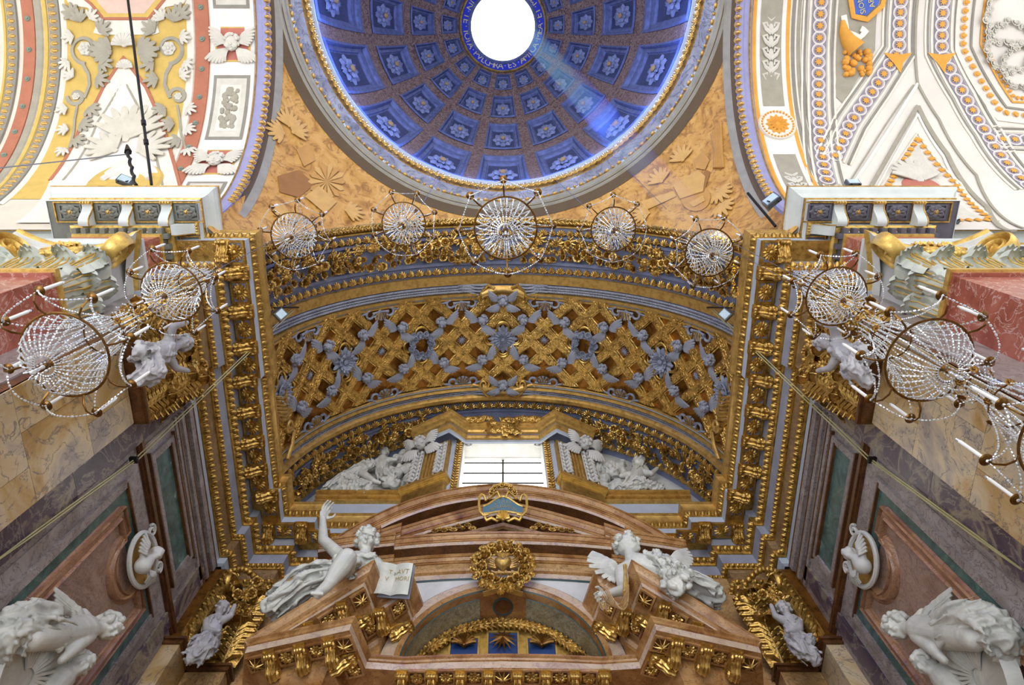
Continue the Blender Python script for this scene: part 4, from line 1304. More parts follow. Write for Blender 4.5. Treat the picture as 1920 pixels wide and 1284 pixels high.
hband('bed_moulding', BM, [(7.80, 10.88), (7.77, 10.88), (7.77, 10.91), (7.75, 10.91), (7.72, 10.97), (7.70, 10.97), (7.70, 11.06)])
hband('soffit', DB, [(7.70, 11.06), (7.52, 11.06)])
hband('fascia', PK, [(7.52, 11.06), (7.51, 11.06), (7.51, 11.15)])
hband('cornice', BM, [(7.51, 11.15), (7.49, 11.15), (7.49, 11.19), (7.47, 11.19), (7.465, 11.23), (7.44, 11.27), (7.42, 11.27), (7.42, 11.34), (8.1, 11.36)])
# tympanum and inner raking cornice
mb = MB()
mb.grid(lambda u, v: bow(-3.45 + 6.9 * u, 8.02, 11.3 + v * (8.85 + sqrt(4.3 ** 2 - (-3.45 + 6.9 * u) ** 2) - 11.3)), 32, 3)
mb.obj('tympanum', DB, altar)
def rake(nm, mat, prof):
    mb = MB()
    xs = [-x for x in reversed(XB[1:])] + XB
    mb.sweep([[bow(max(-3.36, min(3.36, x)), y + brk(x), 12.92 - 0.40 * abs(max(-3.36, min(3.36, x))) + dz) for y, dz in prof] for x in xs])
    return mb.obj(nm, mat, altar, 25)
rake('rake_soffit', DB, [(8.0, -0.36), (7.80, -0.36)])
rake('rake_fascia', PK, [(7.80, -0.36), (7.79, -0.36), (7.79, -0.27)])
rake('rake_cornice', BM, [(7.79, -0.27), (7.77, -0.27), (7.77, -0.22), (7.745, -0.22), (7.735, -0.14), (7.70, -0.10), (7.68, -0.10), (7.68, 0.0), (8.0, 0.0)])
rake('rake_inner_moulding', TN, [(8.0, -0.62), (7.93, -0.60), (7.92, -0.50), (7.98, -0.47)])
# segmental cornice
PC, PR = 8.85, 4.35
def seg(nm, mat, prof):
    mb = MB(); a1 = math.asin(3.58 / PR)
    mb.sweep([[bow((PR + dr) * sin(a), y, PC + (PR + dr) * cos(a)) for dr, y in prof] for a in [-a1 + 2 * a1 * i / 48 for i in range(49)]])
    return mb.obj(nm, mat, altar, 25)
seg('segment_top', BM, [(0.02, 8.05), (0.0, 7.45), (-0.035, 7.45), (-0.035, 7.475), (-0.06, 7.48), (-0.10, 7.52), (-0.13, 7.53), (-0.13, 7.55), (-0.16, 7.55)])
seg('segment_fillet', BM, [(-0.16, 7.55), (-0.16, 7.575), (-0.19, 7.58), (-0.19, 7.60), (-0.24, 7.62)])
seg('segment_fascia', PK, [(-0.24, 7.62), (-0.26, 7.62), (-0.32, 7.63)])
seg('segment_soffit', DB, [(-0.32, 7.63), (-0.33, 8.04)])
# ---- main entablature under the niche
EDGE = [(-4.05, 8.9), (-3.78, 7.21), (-2.14, 6.78), (-1.95, 7.47), (-1.45, 7.51), (-0.75, 7.47), (0, 7.455)]
EDGE = EDGE + [(-x, y) for x, y in reversed(EDGE[:-1])]
ent = thing('altar_entablature', (0, 7.8, 6.8), 'brown marble main entablature of the altar with gilded modillions', None, None, 'structure')
strata(EDGE, [('cornice_top', BM, [(-0.9, 8.22), (0, 8.21), (0, 8.18), (-0.03, 8.16), (-0.04, 8.13), (-0.06, 8.12)]),
              ('fascia', PK, [(-0.06, 8.12), (-0.065, 8.0)]),
              ('soffit', BM, [(-0.065, 8.0), (-0.46, 8.0)]),
              ('bed_moulding', BM, [(-0.46, 8.0), (-0.46, 7.86), (-0.50, 7.82), (-0.56, 7.7), (-0.56, 7.6)]),
              ('frieze', PK, [(-0.56, 7.6), (-0.57, 7.42)]),
              ('architrave', BM, [(-0.57, 7.42), (-0.54, 7.38), (-0.57, 7.3), (-0.60, 7.28), (-0.62, 7.1), (-0.66, 7.05), (-0.66, 6.9), (-0.9, 6.88)])], -1, ent)
GM = {'green': M['green_marble']}
MODS = modillion_mb(0.33, 0.17, 0.22).mesh('modillion', M['bronze_gold'])
FR2 = frame_mesh(0.27, 0.27, 0.03, 0.05, BM)
GR2 = MB().box((0, 0, 0), (0.21, 0.21, 0.02)).mesh('coffer_ground', DB, False)
RS2 = [rosette_mb(n, 0.105, 2, 0.4).mesh('rosette', M['bronze_gold']) for n in (7, 9, 11)]
ST2 = star_mb(0.12, 9, 0.05).mesh('star', M['bronze_gold'])
def coffer2(p, ang, par, k=0, star=False, tilt=None):
    R = Matrix.Translation(p) @ Matrix.Rotation(ang, 4, 'Z')
    if tilt: R = R @ Matrix.Rotation(tilt, 4, 'Y')
    f = inst('coffer_frame', FR2, R, par)
    inst('coffer_ground', GR2, R @ Matrix.Translation((0, 0, 0.0)), f)
    inst('star' if star else 'rosette', ST2 if star else RS2[k % 3], R @ Matrix.Translation((0, 0, -0.02)) @ Matrix.Rotation(pi, 4, 'X'), par)
def mod2(p, out, par, tilt=0.0):
    o = Vector(out).normalized(); y = Vector((-o.y, o.x, 0))
    inst('modillion', MODS, axes(p, o, y, (0, 0, 1)), par)
for k, x in enumerate((0, 0.42, 0.83, 1.25)):
    for sx in ((1,) if x == 0 else (-1, 1)):
        coffer2((sx * x, 7.66 + 0.02 * x, 7.985), 0, ent, k, star=(x == 0))
for x in (0.21, 0.62, 1.04, 1.47):
    for sx in (-1, 1): mod2((sx * x, 7.91, 7.99), (0, -1, 0), ent)
# ---- broken half pediments with their own cornices
def half_pediment(sg):
    nm = 'left' if sg < 0 else 'right'
    hp = thing('broken_pediment', (sg * 3.0, 7.4, 8.2), 'brown marble broken pediment with gilded coffers on the %s of the niche' % nm, None, None, 'structure')
    u = Vector((0.967, -0.254)); w = Vector((0.254, 0.967)); o = Vector((-3.78, 7.21))
    def G(a, b, z): q = o + u * a + w * b; return (-sg * q.x, q.y, z)
    def zr(a): return 8.22 + 0.745 * a
    PATH = [(0.0, 1.0), (0.0, 0.0), (1.74, 0.0), (1.74, 0.56), (2.16, 0.56), (2.16, 1.3)]
    for name, mat, prof in [('rake_top', BM, [(-0.9, 0.0), (0.0, 0.02), (0.0, -0.05), (-0.03, -0.09), (-0.06, -0.15), (-0.09, -0.17)]),
                            ('rake_fillet', BM, [(-0.09, -0.17), (-0.11, -0.18), (-0.12, -0.23), (-0.14, -0.24)]),
                            ('rake_fascia', PK, [(-0.14, -0.24), (-0.145, -0.33)]),
                            ('rake_soffit', BM, [(-0.145, -0.33), (-0.50, -0.33)]),
                            ('rake_bed', BM, [(-0.50, -0.33), (-0.50, -0.42), (-0.55, -0.48), (-0.56, -0.55)]),
                            ('tympanum', BM, [(-0.56, -0.55), (-0.57, -1.6)])]:
        lines = [offset_path(PATH, p, -1) for p, z in prof]
        mb = MB()
        rings = []
        for i in range(len(PATH)):
            rings.append([G(lines[j][i].x, lines[j][i].y, max(8.1, zr(max(0.0, lines[j][i].x)) + prof[j][1])) for j in range(len(prof))])
        mb.sweep(rings)
        mb.obj(name, mat, hp, 25)
    tl = atan(0.745)
    up = lambda a: zr(a) - 0.345
    ang = atan2(u.y, -sg * u.x) if sg > 0 else atan2(u.y, u.x)
    base = ang if sg < 0 else ang + pi
    tt = -tl if sg < 0 else tl
    for k, a in enumerate((0.62, 1.06)): coffer2(G(a, 0.31, up(a)), base, hp, k, False, tt)
    coffer2(G(1.50, 0.31, up(1.50)), base, hp, 0, True, tt)
    for a in (0.84, 1.28): mod2(G(a, 0.50, up(a) - 0.02), (-sg * -w.x, -w.y, 0), hp)
    mod2(G(1.26, 0.62, zr(1.4) - 0.36), (-sg * u.x, u.y, 0), hp)
    coffer2(G(1.50, 0.86, up(1.5)), base, hp, 1, False, tt)
    coffer2(G(1.92, 0.84, up(1.92)), base, hp, 2, False, tt)
    mod2(G(1.68, 1.0, zr(1.7) - 0.36), (-sg * -w.x, -w.y, 0), hp); mod2(G(1.74, 1.12, zr(1.8) - 0.38), (-sg * u.x, u.y, 0), hp)
    # soffit of the horizontal cornice
    z = 7.985
    for k, (a, st) in enumerate(((0.16, True), (0.62, False), (1.08, False), (1.50, True))): coffer2(G(a, 0.27, z), base, hp, k, st)
    for a in (0.40, 0.86, 1.30): mod2(G(a, 0.46, z), (-sg * -w.x, -w.y, 0), hp)
    mod2(G(1.24, 0.52, z), (-sg * u.x, u.y, 0), hp)
    coffer2(G(1.48, 0.72, z), base, hp, 2, False)
    # green panel below
    mb = MB(); mb.add([G(0.75, 0.585, 6.6), G(1.15, 0.585, 6.6), G(1.15, 0.585, 7.36), G(0.75, 0.585, 7.36)], [(0, 1, 2, 3)])
    mb.obj('green_inlay', M['green_marble'], hp, False)
    return hp
for sg in (-1, 1): half_pediment(sg)
mb = MB()
for sx in (-1, 1): mb.box((sx * 2.9, 8.6, 3.6), (2.2, 1.2, 10.4))
mb.box((0, 8.95, 3.2), (3.8, 0.3, 10.0))
mb.obj('body', BM, altar, False)
# ---- cartouche with the inscription
cz = thing('inscription_cartouche', (0, 7.4, 11.4), 'white and gold cartouche with a blue inscribed ribbon on the altar pediment', 'cartouche')
CF = frame((0, 7.36, 12.02), (0, -0.93, -0.36), (0, 0, 1), (0.94, 1.3, 1.2))
def ribbon(u, v):
    x = -0.42 + 0.84 * u
    yy = 0.05 * cos(pi * x / 0.42) + 0.02
    h = 0.105 + 0.035 * cos(pi * x / 0.45)
    return CF @ Vector((x, yy - 0.03 + (v - 0.5) * 2 * h, 0.09 - 0.12 * x * x))
mb = MB(); mb.grid(ribbon, 20, 4); 
M['ribbon_blue'] = plain('teal_blue_enamel', srgb(72, 112, 134), 0.4)
mb.obj('blue_ribbon', M['ribbon_blue'], cz)
mb = MB()
for v in (0, 1): mb.tube([ribbon(k / 20, v) for k in range(21)], 0.022, 6)
for sx in (-1, 1):
    mb.tube([CF @ Vector((sx * x, y, 0.08)) for x, y in ((0.36, 0.10), (0.40, 0.2), (0.46, 0.23), (0.51, 0.17), (0.51, 0.02), (0.48, -0.1), (0.40, -0.17), (0.30, -0.15))], 0.028, 6)
    mb.tube([CF @ Vector((sx * x, y, 0.1)) for x, y in ((0.05, 0.14), (0.12, 0.26), (0.2, 0.2), (0.3, 0.13))], 0.03, 6)
    mb.tube([CF @ Vector((sx * x, y, 0.08)) for x, y in ((0.02, -0.2), (0.12, -0.27), (0.24, -0.22), (0.34, -0.26), (0.38, -0.2))], 0.035, 6)
mb.obj('scroll_border', M['gold_pale'], cz)
mb = MB(); mb.merge(shell_mb(0.14, 9, 0.05), CF @ Matrix.Translation((0, -0.28, 0.08))); mb.obj('shell', M['gold_pale'], cz)
mb = MB(); r2 = random.Random(8)
for k in range(26):
    a = 0.15 + (pi - 0.3) * k / 25
    mb.merge(rosette_mb(5, 0.055, 2, 0.6, cup=1.0), CF @ Matrix.Translation((0.26 * cos(a), 0.22 + 0.18 * sin(a), 0.06 + r2.uniform(0, 0.04))))
tag(mb.obj('flower_wreath', M['bronze_gold'], cz), None, None, None, 'stuff')
mb = MB()
for body, yy, sz in (('C T A R E', 0.045, 0.085), ('PRIVILEGIATUM', -0.035, 0.085)):
    me = text_mesh(body, sz, None)
    x0 = max(abs(v.co.x) for v in me.vertices)
    for v in me.vertices:
        x = v.co.x * 0.98
        p = CF @ Vector((x, v.co.y + yy + 0.05 * cos(pi * x / 0.42) - 0.02, 0.097 - 0.12 * x * x))
        v.co = p
    mb.add([v.co for v in me.vertices], [tuple(p.vertices) for p in me.polygons])
tag(mb.obj('inscription', M['letter_gold'], cz, False), None, None, None, 'stuff')
for sx in (-1, 1):
    sp = thing('flower_spray', (sx * 0.85, 7.6, 11.4), 'small gilded flower spray beside the pediment cartouche on the ' + ('left' if sx < 0 else 'right'), 'ornament')
    for k in range(9):
        inst('flower', FL[k % 5], frame((sx * (0.6 + 0.09 * k), 7.5, 11.44 + 0.12 * (1 - k / 9) * (1 + k % 2)), (0, -1, 0.1), (0, 0, 1), 0.62), sp)
# ---- wreath with the flaming heart
wr = thing('heart_wreath', (0, 7.6, 10.0), 'gilded flower wreath round a flaming heart over the niche arch', 'wreath')
WF = frame((0, 7.58, 10.42), (0, -0.96, -0.28), (0, 0, 1))
r2 = random.Random(12)
for k in range(57):
    a = 2 * pi * k / 57
    R = 0.44 + (0.085, -0.075, 0.0)[k % 3]
    T = WF @ Matrix.Translation((R * cos(a), R * sin(a) * 0.95, 0.05 + r2.uniform(0, 0.05))) @ Matrix.Rotation(r2.uniform(-0.5, 0.5), 4, 'X') @ Matrix.Rotation(r2.uniform(-0.5, 0.5), 4, 'Y')
    inst('flower', (PM['sunflower'], PM['rose'], PM['bud'])[k % 3], T @ Matrix.Diagonal((0.72, 0.72, 0.9, 1)), wr)
for o in list(wr.children): o.data = o.data
mb = MB()
def heart(u, v):
    a = 2 * pi * u; t = v * pi
    hx = 0.155 * (sin(a) ** 3); hy = 0.0125 * (13 * cos(a) - 5 * cos(2 * a) - 2 * cos(3 * a) - cos(4 * a)) * 0.9
    return WF @ Vector((hx * sin(t), 0.02 + hy * sin(t), 0.11 - 0.09 * cos(t)))
mb.grid(heart, 24, 10, cu=True)
mb.obj('heart', M['bronze_gold'], wr)
mb = MB()
for k in range(11):
    a = -0.9 + 1.8 * k / 10
    mb.tube([WF @ Vector((0.04 * sin(a), 0.12, 0.08)), WF @ Vector((0.14 * sin(a), 0.2 + 0.05 * cos(a), 0.1)), WF @ Vector((0.2 * sin(a * 1.1), 0.26 + 0.08 * cos(a * 2), 0.07))], lambda t: 0.03 * (1 - 0.8 * t), 5)
for sx in (-1, 1):
    for k in range(5):
        mb.tube([WF @ Vector((sx * 0.13, -0.05 + 0.04 * k, 0.06)), WF @ Vector((sx * 0.22, -0.03 + 0.05 * k, 0.07)), WF @ Vector((sx * (0.26 + 0.02 * (k % 2)), 0.02 + 0.06 * k, 0.05))], lambda t: 0.03 * (1 - 0.7 * t), 5)
for k in range(7):
    mb.tube([WF @ Vector((-0.2 + 0.06 * k, -0.14 - 0.03 * (k % 2), 0.08)), WF @ Vector((-0.14 + 0.06 * k, -0.2, 0.11)), WF @ Vector((-0.06 + 0.06 * k, -0.17, 0.08))], 0.035, 6)
mb.obj('flames', M['bronze_gold'], wr)
mb = MB()
for sx in (-1, 1):
    mb.tube([WF @ Vector((sx * x, y, 0.08)) for x, y in ((0.02, -0.42), (0.12, -0.46), (0.22, -0.44), (0.3, -0.52))], lambda t: (0.06, 0.015), 6)
    mb.tube([WF @ Vector((sx * x, y, 0.08)) for x, y in ((0.0, -0.42), (0.08, -0.52), (0.2, -0.56), (0.34, -0.6))], lambda t: (0.05, 0.015), 6)
mb.obj('ribbon', M['bronze_gold'], wr)
# ---------------------------------------------------------------- marble cladding, pilasters and capitals
def frond_leaf_mb(w=0.5, h=0.8, curl=0.28, n=7, lean=0.1):     # rich acanthus: grows +z, faces +x, fronds either side
    q = MB()
    def spine(s):
        if s < 0.7: return Vector((0.03 + lean * s, 0, h * s / 0.85))
        k = (s - 0.7) / 0.3 * pi * 0.9
        return Vector((0.03 + lean * 0.7 + curl * 0.5 * (1 - cos(k)), 0, h * 0.7 / 0.85 + curl * 0.7 * sin(k)))
    def blade(u, v):
        t = 2 * v - 1
        p = spine(u)
        ww = w * 0.42 * (0.85 + 0.3 * sin(pi * u)) * (1 if u < 0.8 else 1 - 2.2 * (u - 0.8))
        return (p.x - 0.10 * w * t * t - 0.01, t * ww, p.z)
    q.grid(blade, 10, 6)
    q.tube([spine(k / 9) + Vector((0.02, 0, 0)) for k in range(10)], lambda t: 0.05 * w * (1.2 - 0.7 * t) + 0.004, 6)
    for sy in (-1, 1):
        for k in range(n):
            s = 0.06 + 0.86 * k / n
            p = spine(s); L = w * 0.52 * (0.85 + 0.4 * sin(pi * s)) * (1 if s < 0.75 else 0.62)
            for j, off in ((0, 0.0), (1, 0.35)):
                pts = [p + Vector((0.015, sy * 0.015, off * h / n)),
                       p + Vector((0.045 * w / 0.5 + 0.01 * j, sy * L * 0.45, off * h / n + 0.10 * h)),
                       p + Vector((0.02 * w / 0.5 - 0.03 * s, sy * L * (0.88 - 0.1 * j), off * h / n + 0.15 * h)),
                       p + Vector((0.06 * w / 0.5, sy * L * (1.0 - 0.12 * j), off * h / n + 0.13 * h))]
                q.tube(pts, lambda t: (0.075 * w * (0.45 + 0.8 * sin(pi * min(1, 0.2 + 0.75 * t))), 0.035 * w), 5)
    return q
LEAF_BIG = frond_leaf_mb(0.52, 0.82, 0.30).mesh('acanthus_leaf', M['gold_carved'])
def broad_leaf_mb(w=0.56, h=0.74, curl=0.24):
    q = MB()
    def f(u, v):
        t = 2 * v - 1
        lob = 0.78 + 0.22 * abs(sin(u * pi * 3.2)) ** 0.6
        ww = w / 2 * (0.8 + 0.35 * sin(pi * u)) * lob * (1 if u < 0.82 else 1 - (u - 0.82) * 2.0)
        if u < 0.68: x, z = 0.03 + 0.08 * u, h * u / 0.86
        else:
            k = (u - 0.68) / 0.32 * pi * 0.95
            x, z = 0.085 + curl * 0.5 * (1 - cos(k)), h * 0.68 / 0.86 + curl * 0.6 * sin(k)
        rid = 0.028 * cos(t * pi * 3.0)
        return (x + rid - 0.16 * w * t * t, t * ww, z + 0.06 * abs(t) * h * 0.4)
    q.grid(f, 22, 18)
    return q
M['leaf_white'] = plain('greenish_white_stucco', srgb(196, 200, 186), 0.5, vary=0.15)
LEAF_PALE = broad_leaf_mb().mesh('acanthus_leaf', M['leaf_white'])
LEAF_VEIN = MB()
for sy in (-1, 0, 1): LEAF_VEIN.tube([(0.06, sy * 0.07, 0.0), (0.10, sy * 0.09, 0.3), (0.12, sy * 0.11, 0.52), (0.17, sy * 0.09, 0.66)], lambda t: 0.014, 5)
LEAF_VEIN = LEAF_VEIN.mesh('leaf_vein', M['gold_pale'])
def volute_mb(r=0.2, w=0.1, turns=2.3):
    q = MB()
    pts = scroll_pts(r, turns, 44, 0.12)
    q.tube([(x, 0, z) for x, z in pts], lambda t: (w * (1 - 0.45 * t), 0.035), 8)
    q.ball((0, 0, 0), (0.04, w * 0.9, 0.04), 8, 5)
    return q
VOL = volute_mb().mesh('volute', M['gold'])
VOLP = volute_mb(0.26, 0.12).mesh('volute', M['gold_pale'])
PILY = (2.87, 4.32)
for sg in (-1, 1):
    nm = 'left' if sg < 0 else 'right'
    # near pilaster, clad in slabs
    pil = thing('pilaster', (sg * 5.6, 3.6, FLOOR), 'yellow breccia marble pilaster at the mouth of the chancel on the %s' % nm, None, None, 'structure')
    MB().box((sg * 5.72, 3.595, 3.95), (0.22, 1.44, 11.1)).obj('core', M['dark_brown'], pil, False)
    zs = [9.48, 8.42, 7.22, 5.95, 4.7, 3.3, 1.8, 0.2, FLOOR]
    for k in range(len(zs) - 1):
        sp = [2.872, 3.42 if k % 2 else 3.86, 4.318]
        for a, b in zip(sp[:-1], sp[1:]):
            MB().box((sg * 5.615, (a + b) / 2, (zs[k] + zs[k + 1]) / 2), (0.05, b - a - 0.006, zs[k] - zs[k + 1] - 0.006)).obj('marble_slab', M['yellow_marble'], pil, False)
    mb = MB(); mb.box((sg * 5.60, 3.6, 9.53), (0.3, 1.5, 0.05)); mb.box((sg * 5.57, 3.6, 9.58), (0.34, 1.54, 0.05))
    mb.obj('astragal', M['dark_brown'], pil, False)
    # purple breccia strip
    st = thing('breccia_strip', (sg * 5.75, 4.56, FLOOR), 'purple breccia marble strip beside the %s chancel pilaster' % nm, None, None, 'structure')
    zz = [11.62, 9.86, 8.1, 6.2, 4.0, 1.5, FLOOR]
    for a, b in zip(zz[1:], zz[:-1]):
        MB().box((sg * 5.76, 4.56, (a + b) / 2), (0.1, 0.47, b - a - 0.006)).obj('marble_slab', M['purple_marble'], st, False)
    # wall panels
    def WB(y0, y1, z0, z1, th, name, mat, par): return MB().box((sg * (5.8 - th / 2 + 0.01), (y0 + y1) / 2, (z0 + z1) / 2), (th + 0.02, y1 - y0, z1 - z0)).obj(name, mat, par, False)
    up = thing('upper_panel', (sg * 5.8, 6.4, 10.0), 'long green marble panel in a lilac moulded frame under the %s entablature' % nm, None, None, 'structure')
    WB(4.95, 7.85, 9.92, 11.62, 0.02, 'field', M['grey_marble'], up)
    WB(5.28, 7.5, 10.15, 10.72, 0.03, 'green_slab', M['green_marble'], up)
    for y0, y1, z0, z1 in ((5.16, 7.62, 10.72, 10.84), (5.16, 7.62, 10.03, 10.15), (5.16, 5.28, 10.15, 10.72), (7.5, 7.62, 10.15, 10.72)):
        WB(y0, y1, z0, z1, 0.07, 'frame_moulding', M['grey_marble'], up)
    for y0, y1, z0, z1 in ((5.1, 7.68, 10.84, 10.88), (5.1, 7.68, 9.99, 10.03), (5.25, 7.53, 10.69, 10.73)):
        WB(y0, y1, z0, z1, 0.085, 'frame_fillet', M['dark_brown'], up)
    for z0, z1, th in ((10.98, 11.06, 0.05), (11.2, 11.3, 0.07), (11.45, 11.6, 0.09)):
        WB(4.9, 8.4, z0, z1, th, 'wall_moulding', M['grey_marble'], up)
        WB(4.9, 8.4, z1, z1 + 0.025, th + 0.01, 'wall_fillet', M['dark_brown'], up)
    st = thing('string_moulding', (sg * 5.8, 6.6, 9.8), 'dark brown string moulding on the %s chancel wall' % nm, None, None, 'structure')
    WB(4.8, 8.46, 9.76, 9.80, 0.05, 'fillet', M['dark_brown'], st); WB(4.8, 8.46, 9.80, 9.88, 0.09, 'bead', M['dark_brown'], st)
    lp = thing('lower_panel', (sg * 5.8, 6.4, 4.0), 'green bordered marble panel with an arched ear on the %s chancel wall' % nm, None, None, 'structure')
    WB(4.95, 7.95, 3.0, 9.70, 0.02, 'field', M['grey_marble'], lp)
    WB(5.29, 7.62, 3.0, 9.28, 0.035, 'green_border', M['green_marble'], lp)
    for y0, y1, z0, z1 in ((5.17, 7.74, 9.28, 9.38), (5.17, 5.29, 3.0, 9.28), (7.62, 7.74, 3.0, 9.28)):
        WB(y0, y1, z0, z1, 0.07, 'frame_moulding', M['grey_marble'], lp)
    WB(5.22, 7.69, 9.26, 9.29, 0.085, 'frame_fillet', M['dark_brown'], lp)
    WB(5.6, 7.26, 3.0, 8.96, 0.045, 'inner_field', M['inner_field'] if 'inner_field' in M else M.setdefault('inner_field', marble('rosy_brown_marble', [(0.3, srgb(136, 104, 84)), (0.55, srgb(166, 138, 120)), (0.75, srgb(150, 130, 124))], srgb(110, 88, 84), 1.4, 2.4, 0.02, 0.3, dist=2.5)), lp)
    ear = [(5.56, 3.0), (5.56, 8.98), (5.96, 8.98), (5.97, 8.88)] + [(6.43 + 0.46 * cos(a), 8.88 + 0.42 * sin(a)) for a in [pi + pi * k / 14 for k in range(15)]] + [(6.89, 8.88), (6.90, 8.98), (7.30, 8.98), (7.30, 3.0)]
    for wd, ht, off, nm2 in ((0.11, 0.07, 0.0, 'brown_moulding'), (0.035, 0.10, 0.09, 'moulding_bead'), (0.02, 0.085, -0.09, 'moulding_bead')):
        mb = MB()
        cy, cz_ = 6.43, 7.5
        pts = [(sg * 5.76, y + (cy - y) * off * 0.7, z - off * 0.9) for y, z in ear]
        mb.tube(pts, lambda t: (wd, ht), 8, up=(-sg, 0, 0))
        mb.obj(nm2, M.setdefault('panel_brown', marble('rosy_tan_marble', [(0.3, srgb(124, 84, 56)), (0.6, srgb(168, 128, 98)), (0.8, srgb(140, 100, 72))], srgb(96, 62, 44), 1.6, 3, 0.014, 0.3, dist=1.0)), lp, 50)
    # far strips
    fs = thing('breccia_strip', (sg * 5.75, 8.1, FLOOR), 'purple breccia marble strip near the altar on the %s wall' % nm, None, None, 'structure')
    WB(7.98, 8.28, 3, 9.75, 0.05, 'marble_slab', M['purple_marble'], fs); WB(7.98, 8.28, 9.9, 11.6, 0.05, 'marble_slab', M['purple_marble'], fs)
    # corner pilasters by the altar
    cp = thing('pilaster', (sg * 5.2, 8.9, FLOOR), 'ochre marble corner pilaster beside the altar on the %s' % nm, None, None, 'structure')
    MB().box((sg * 5.68, 8.9, 3.95), (0.36, 0.92, 11.1)).obj('shaft', M['yellow_marble'], cp, False)
    MB().box((sg * 5.14, 9.2, 3.95), (0.70, 0.36, 11.1)).obj('shaft', M['tan_marble'], cp, False)
    mb = MB(); mb.box((sg * 5.66, 8.88, 9.53), (0.40, 0.96, 0.07)); mb.box((sg * 5.12, 9.17, 9.53), (0.74, 0.40, 0.07)); mb.box((sg * 5.64, 8.86, 9.59), (0.44, 1.0, 0.05)); mb.box((sg * 5.10, 9.15, 9.59), (0.78, 0.44, 0.05))
    mb.obj('astragal', M['dark_brown'], cp, False)
    # great transept pilaster
    tp = thing('pilaster', (sg * 7.3, 2.4, FLOOR), 'red marble great pilaster of the %s transept' % nm, None, None, 'structure')
    MB().box((sg * 7.3, 2.5, 4.0), (1.6, 0.82, 11.2)).obj('shaft', M['red_marble'], tp, False)
    mb = MB(); mb.box((sg * 7.3, 2.48, 9.62), (1.68, 0.90, 0.06)); mb.obj('fillet', M['red_marble'], tp, False)
    mb = MB(); mb.box((sg * 7.3, 2.47, 9.70), (1.74, 0.96, 0.10)); mb.obj('astragal', M['gold_pale'], tp, False)
    # ---- capitals
    c1 = thing('capital', (sg * 5.6, 3.6, 9.6), 'gilded leaf capital with a grey angel at the mouth of the chancel on the %s' % nm, None, None, 'structure')
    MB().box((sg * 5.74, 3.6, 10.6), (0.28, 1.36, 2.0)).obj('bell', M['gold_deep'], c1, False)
    o = Vector((-sg, 0, 0))
    def LF(y, z, s, me=LEAF_BIG, out=o, x=5.60, spin=0.0):
        out = Vector(out); side = Vector((0, 0, 1)).cross(out)
        inst(me.name, me, axes((sg * x, y, z), out * s, side * s, Vector((0, 0, s))) @ Matrix.Rotation(spin, 4, 'X'), c1)
    for y in (3.0, 3.36, 3.84, 4.2): LF(y, 9.62, 0.86)
    for y in (3.12, 3.6, 4.08): LF(y, 10.15, 1.0, x=5.56)
    for y in (2.95, 4.25): LF(y, 10.5, 0.95, x=5.5)
    LF(2.9, 9.62, 0.9, out=(0, -1, 0), x=5.7); LF(2.9, 10.2, 1.0, out=(0, -1, 0), x=5.75); LF(4.34, 9.7, 1.0, out=(0, 1, 0), x=5.7); LF(4.34, 10.3, 1.1, out=(0, 1, 0), x=5.7)
    for y, s_ in ((2.95, 1), (4.28, -1)):
        inst('volute', VOL, axes((sg * 5.42, y, 11.25), (0, s_, 0), (-sg, 0, 0), (0, 0, 1)), c1)
    mb = MB(); mb.sweep([[(sg * (5.46 + 0.10 * (1 - ((y - 3.6) / 0.78) ** 2)), y, 11.48), (sg * (5.40 + 0.10 * (1 - ((y - 3.6) / 0.78) ** 2)), y, 11.56), (sg * (5.40 + 0.10 * (1 - ((y - 3.6) / 0.78) ** 2)), y, 11.64), (sg * 5.8, y, 11.64)] for y in [2.82 + 1.56 * k / 12 for k in range(13)]])
    mb.obj('abacus', M['gold'], c1)
    for k in range(16):
        y = r_.uniform(3.0, 4.25)
        inst('flower', FL[k % 5], frame((sg * r_.uniform(5.35, 5.5), y, r_.uniform(10.7, 11.5)), (-sg, r_.uniform(-0.5, 0.5), -0.5)), c1)
    # far corner capital: two half capitals meeting in the corner
    c2 = thing('capital', (sg * 5.2, 8.9, 9.65), 'gilded leaf corner capital with a grey angel beside the altar on the %s' % nm, None, None, 'structure')
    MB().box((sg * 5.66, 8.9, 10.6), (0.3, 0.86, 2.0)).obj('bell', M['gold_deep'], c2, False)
    MB().box((sg * 5.14, 9.2, 10.6), (0.66, 0.3, 2.0)).obj('bell', M['gold_deep'], c2, False)
    def L2(p, s, out):
        out = Vector(out); side = Vector((0, 0, 1)).cross(out)
        inst('acanthus_leaf', LEAF_BIG, axes((sg * p[0], p[1], p[2]), out * s, side * s, Vector((0, 0, s))), c2)
    for y, z, s in ((8.55, 9.65, 1.1), (8.9, 9.65, 1.0), (8.6, 10.35, 1.15), (8.95, 10.5, 1.0)): L2((5.5, y, z), s, (-sg, 0, 0))
    for x, z, s in ((5.25, 9.65, 1.0), (4.9, 9.65, 1.1), (5.2, 10.4, 1.0), (4.88, 10.35, 1.15)): L2((x, 9.04, z), s, (0, -1, 0))
    inst('volute', VOL, axes((sg * 5.35, 8.5, 11.2), (0, 1, 0), (-sg, 0, 0), (0, 0, 1)), c2)
    inst('volute', VOL, axes((sg * 4.8, 8.9, 11.2), (sg, 0, 0), (0, 1, 0), (0, 0, 1)), c2)
    for k in range(16):
        inst('flower', FL[k % 5], frame((sg * r_.uniform(4.8, 5.35), r_.uniform(8.55, 8.9), r_.uniform(10.6, 11.4)), (-sg * 0.7, -0.7, -0.6), (0, 0, 1), 0.9), c2)
    for k in range(12):
        a = k / 11
        mb = MB().ball((sg * (5.45 - 0.75 * a), 8.45 + 0.55 * a - 0.25 * sin(pi * a), 11.45 + 0.1 * sin(3 * a)), 0.07, 8, 6)
        mb.obj('bead', M['gold'], c2)
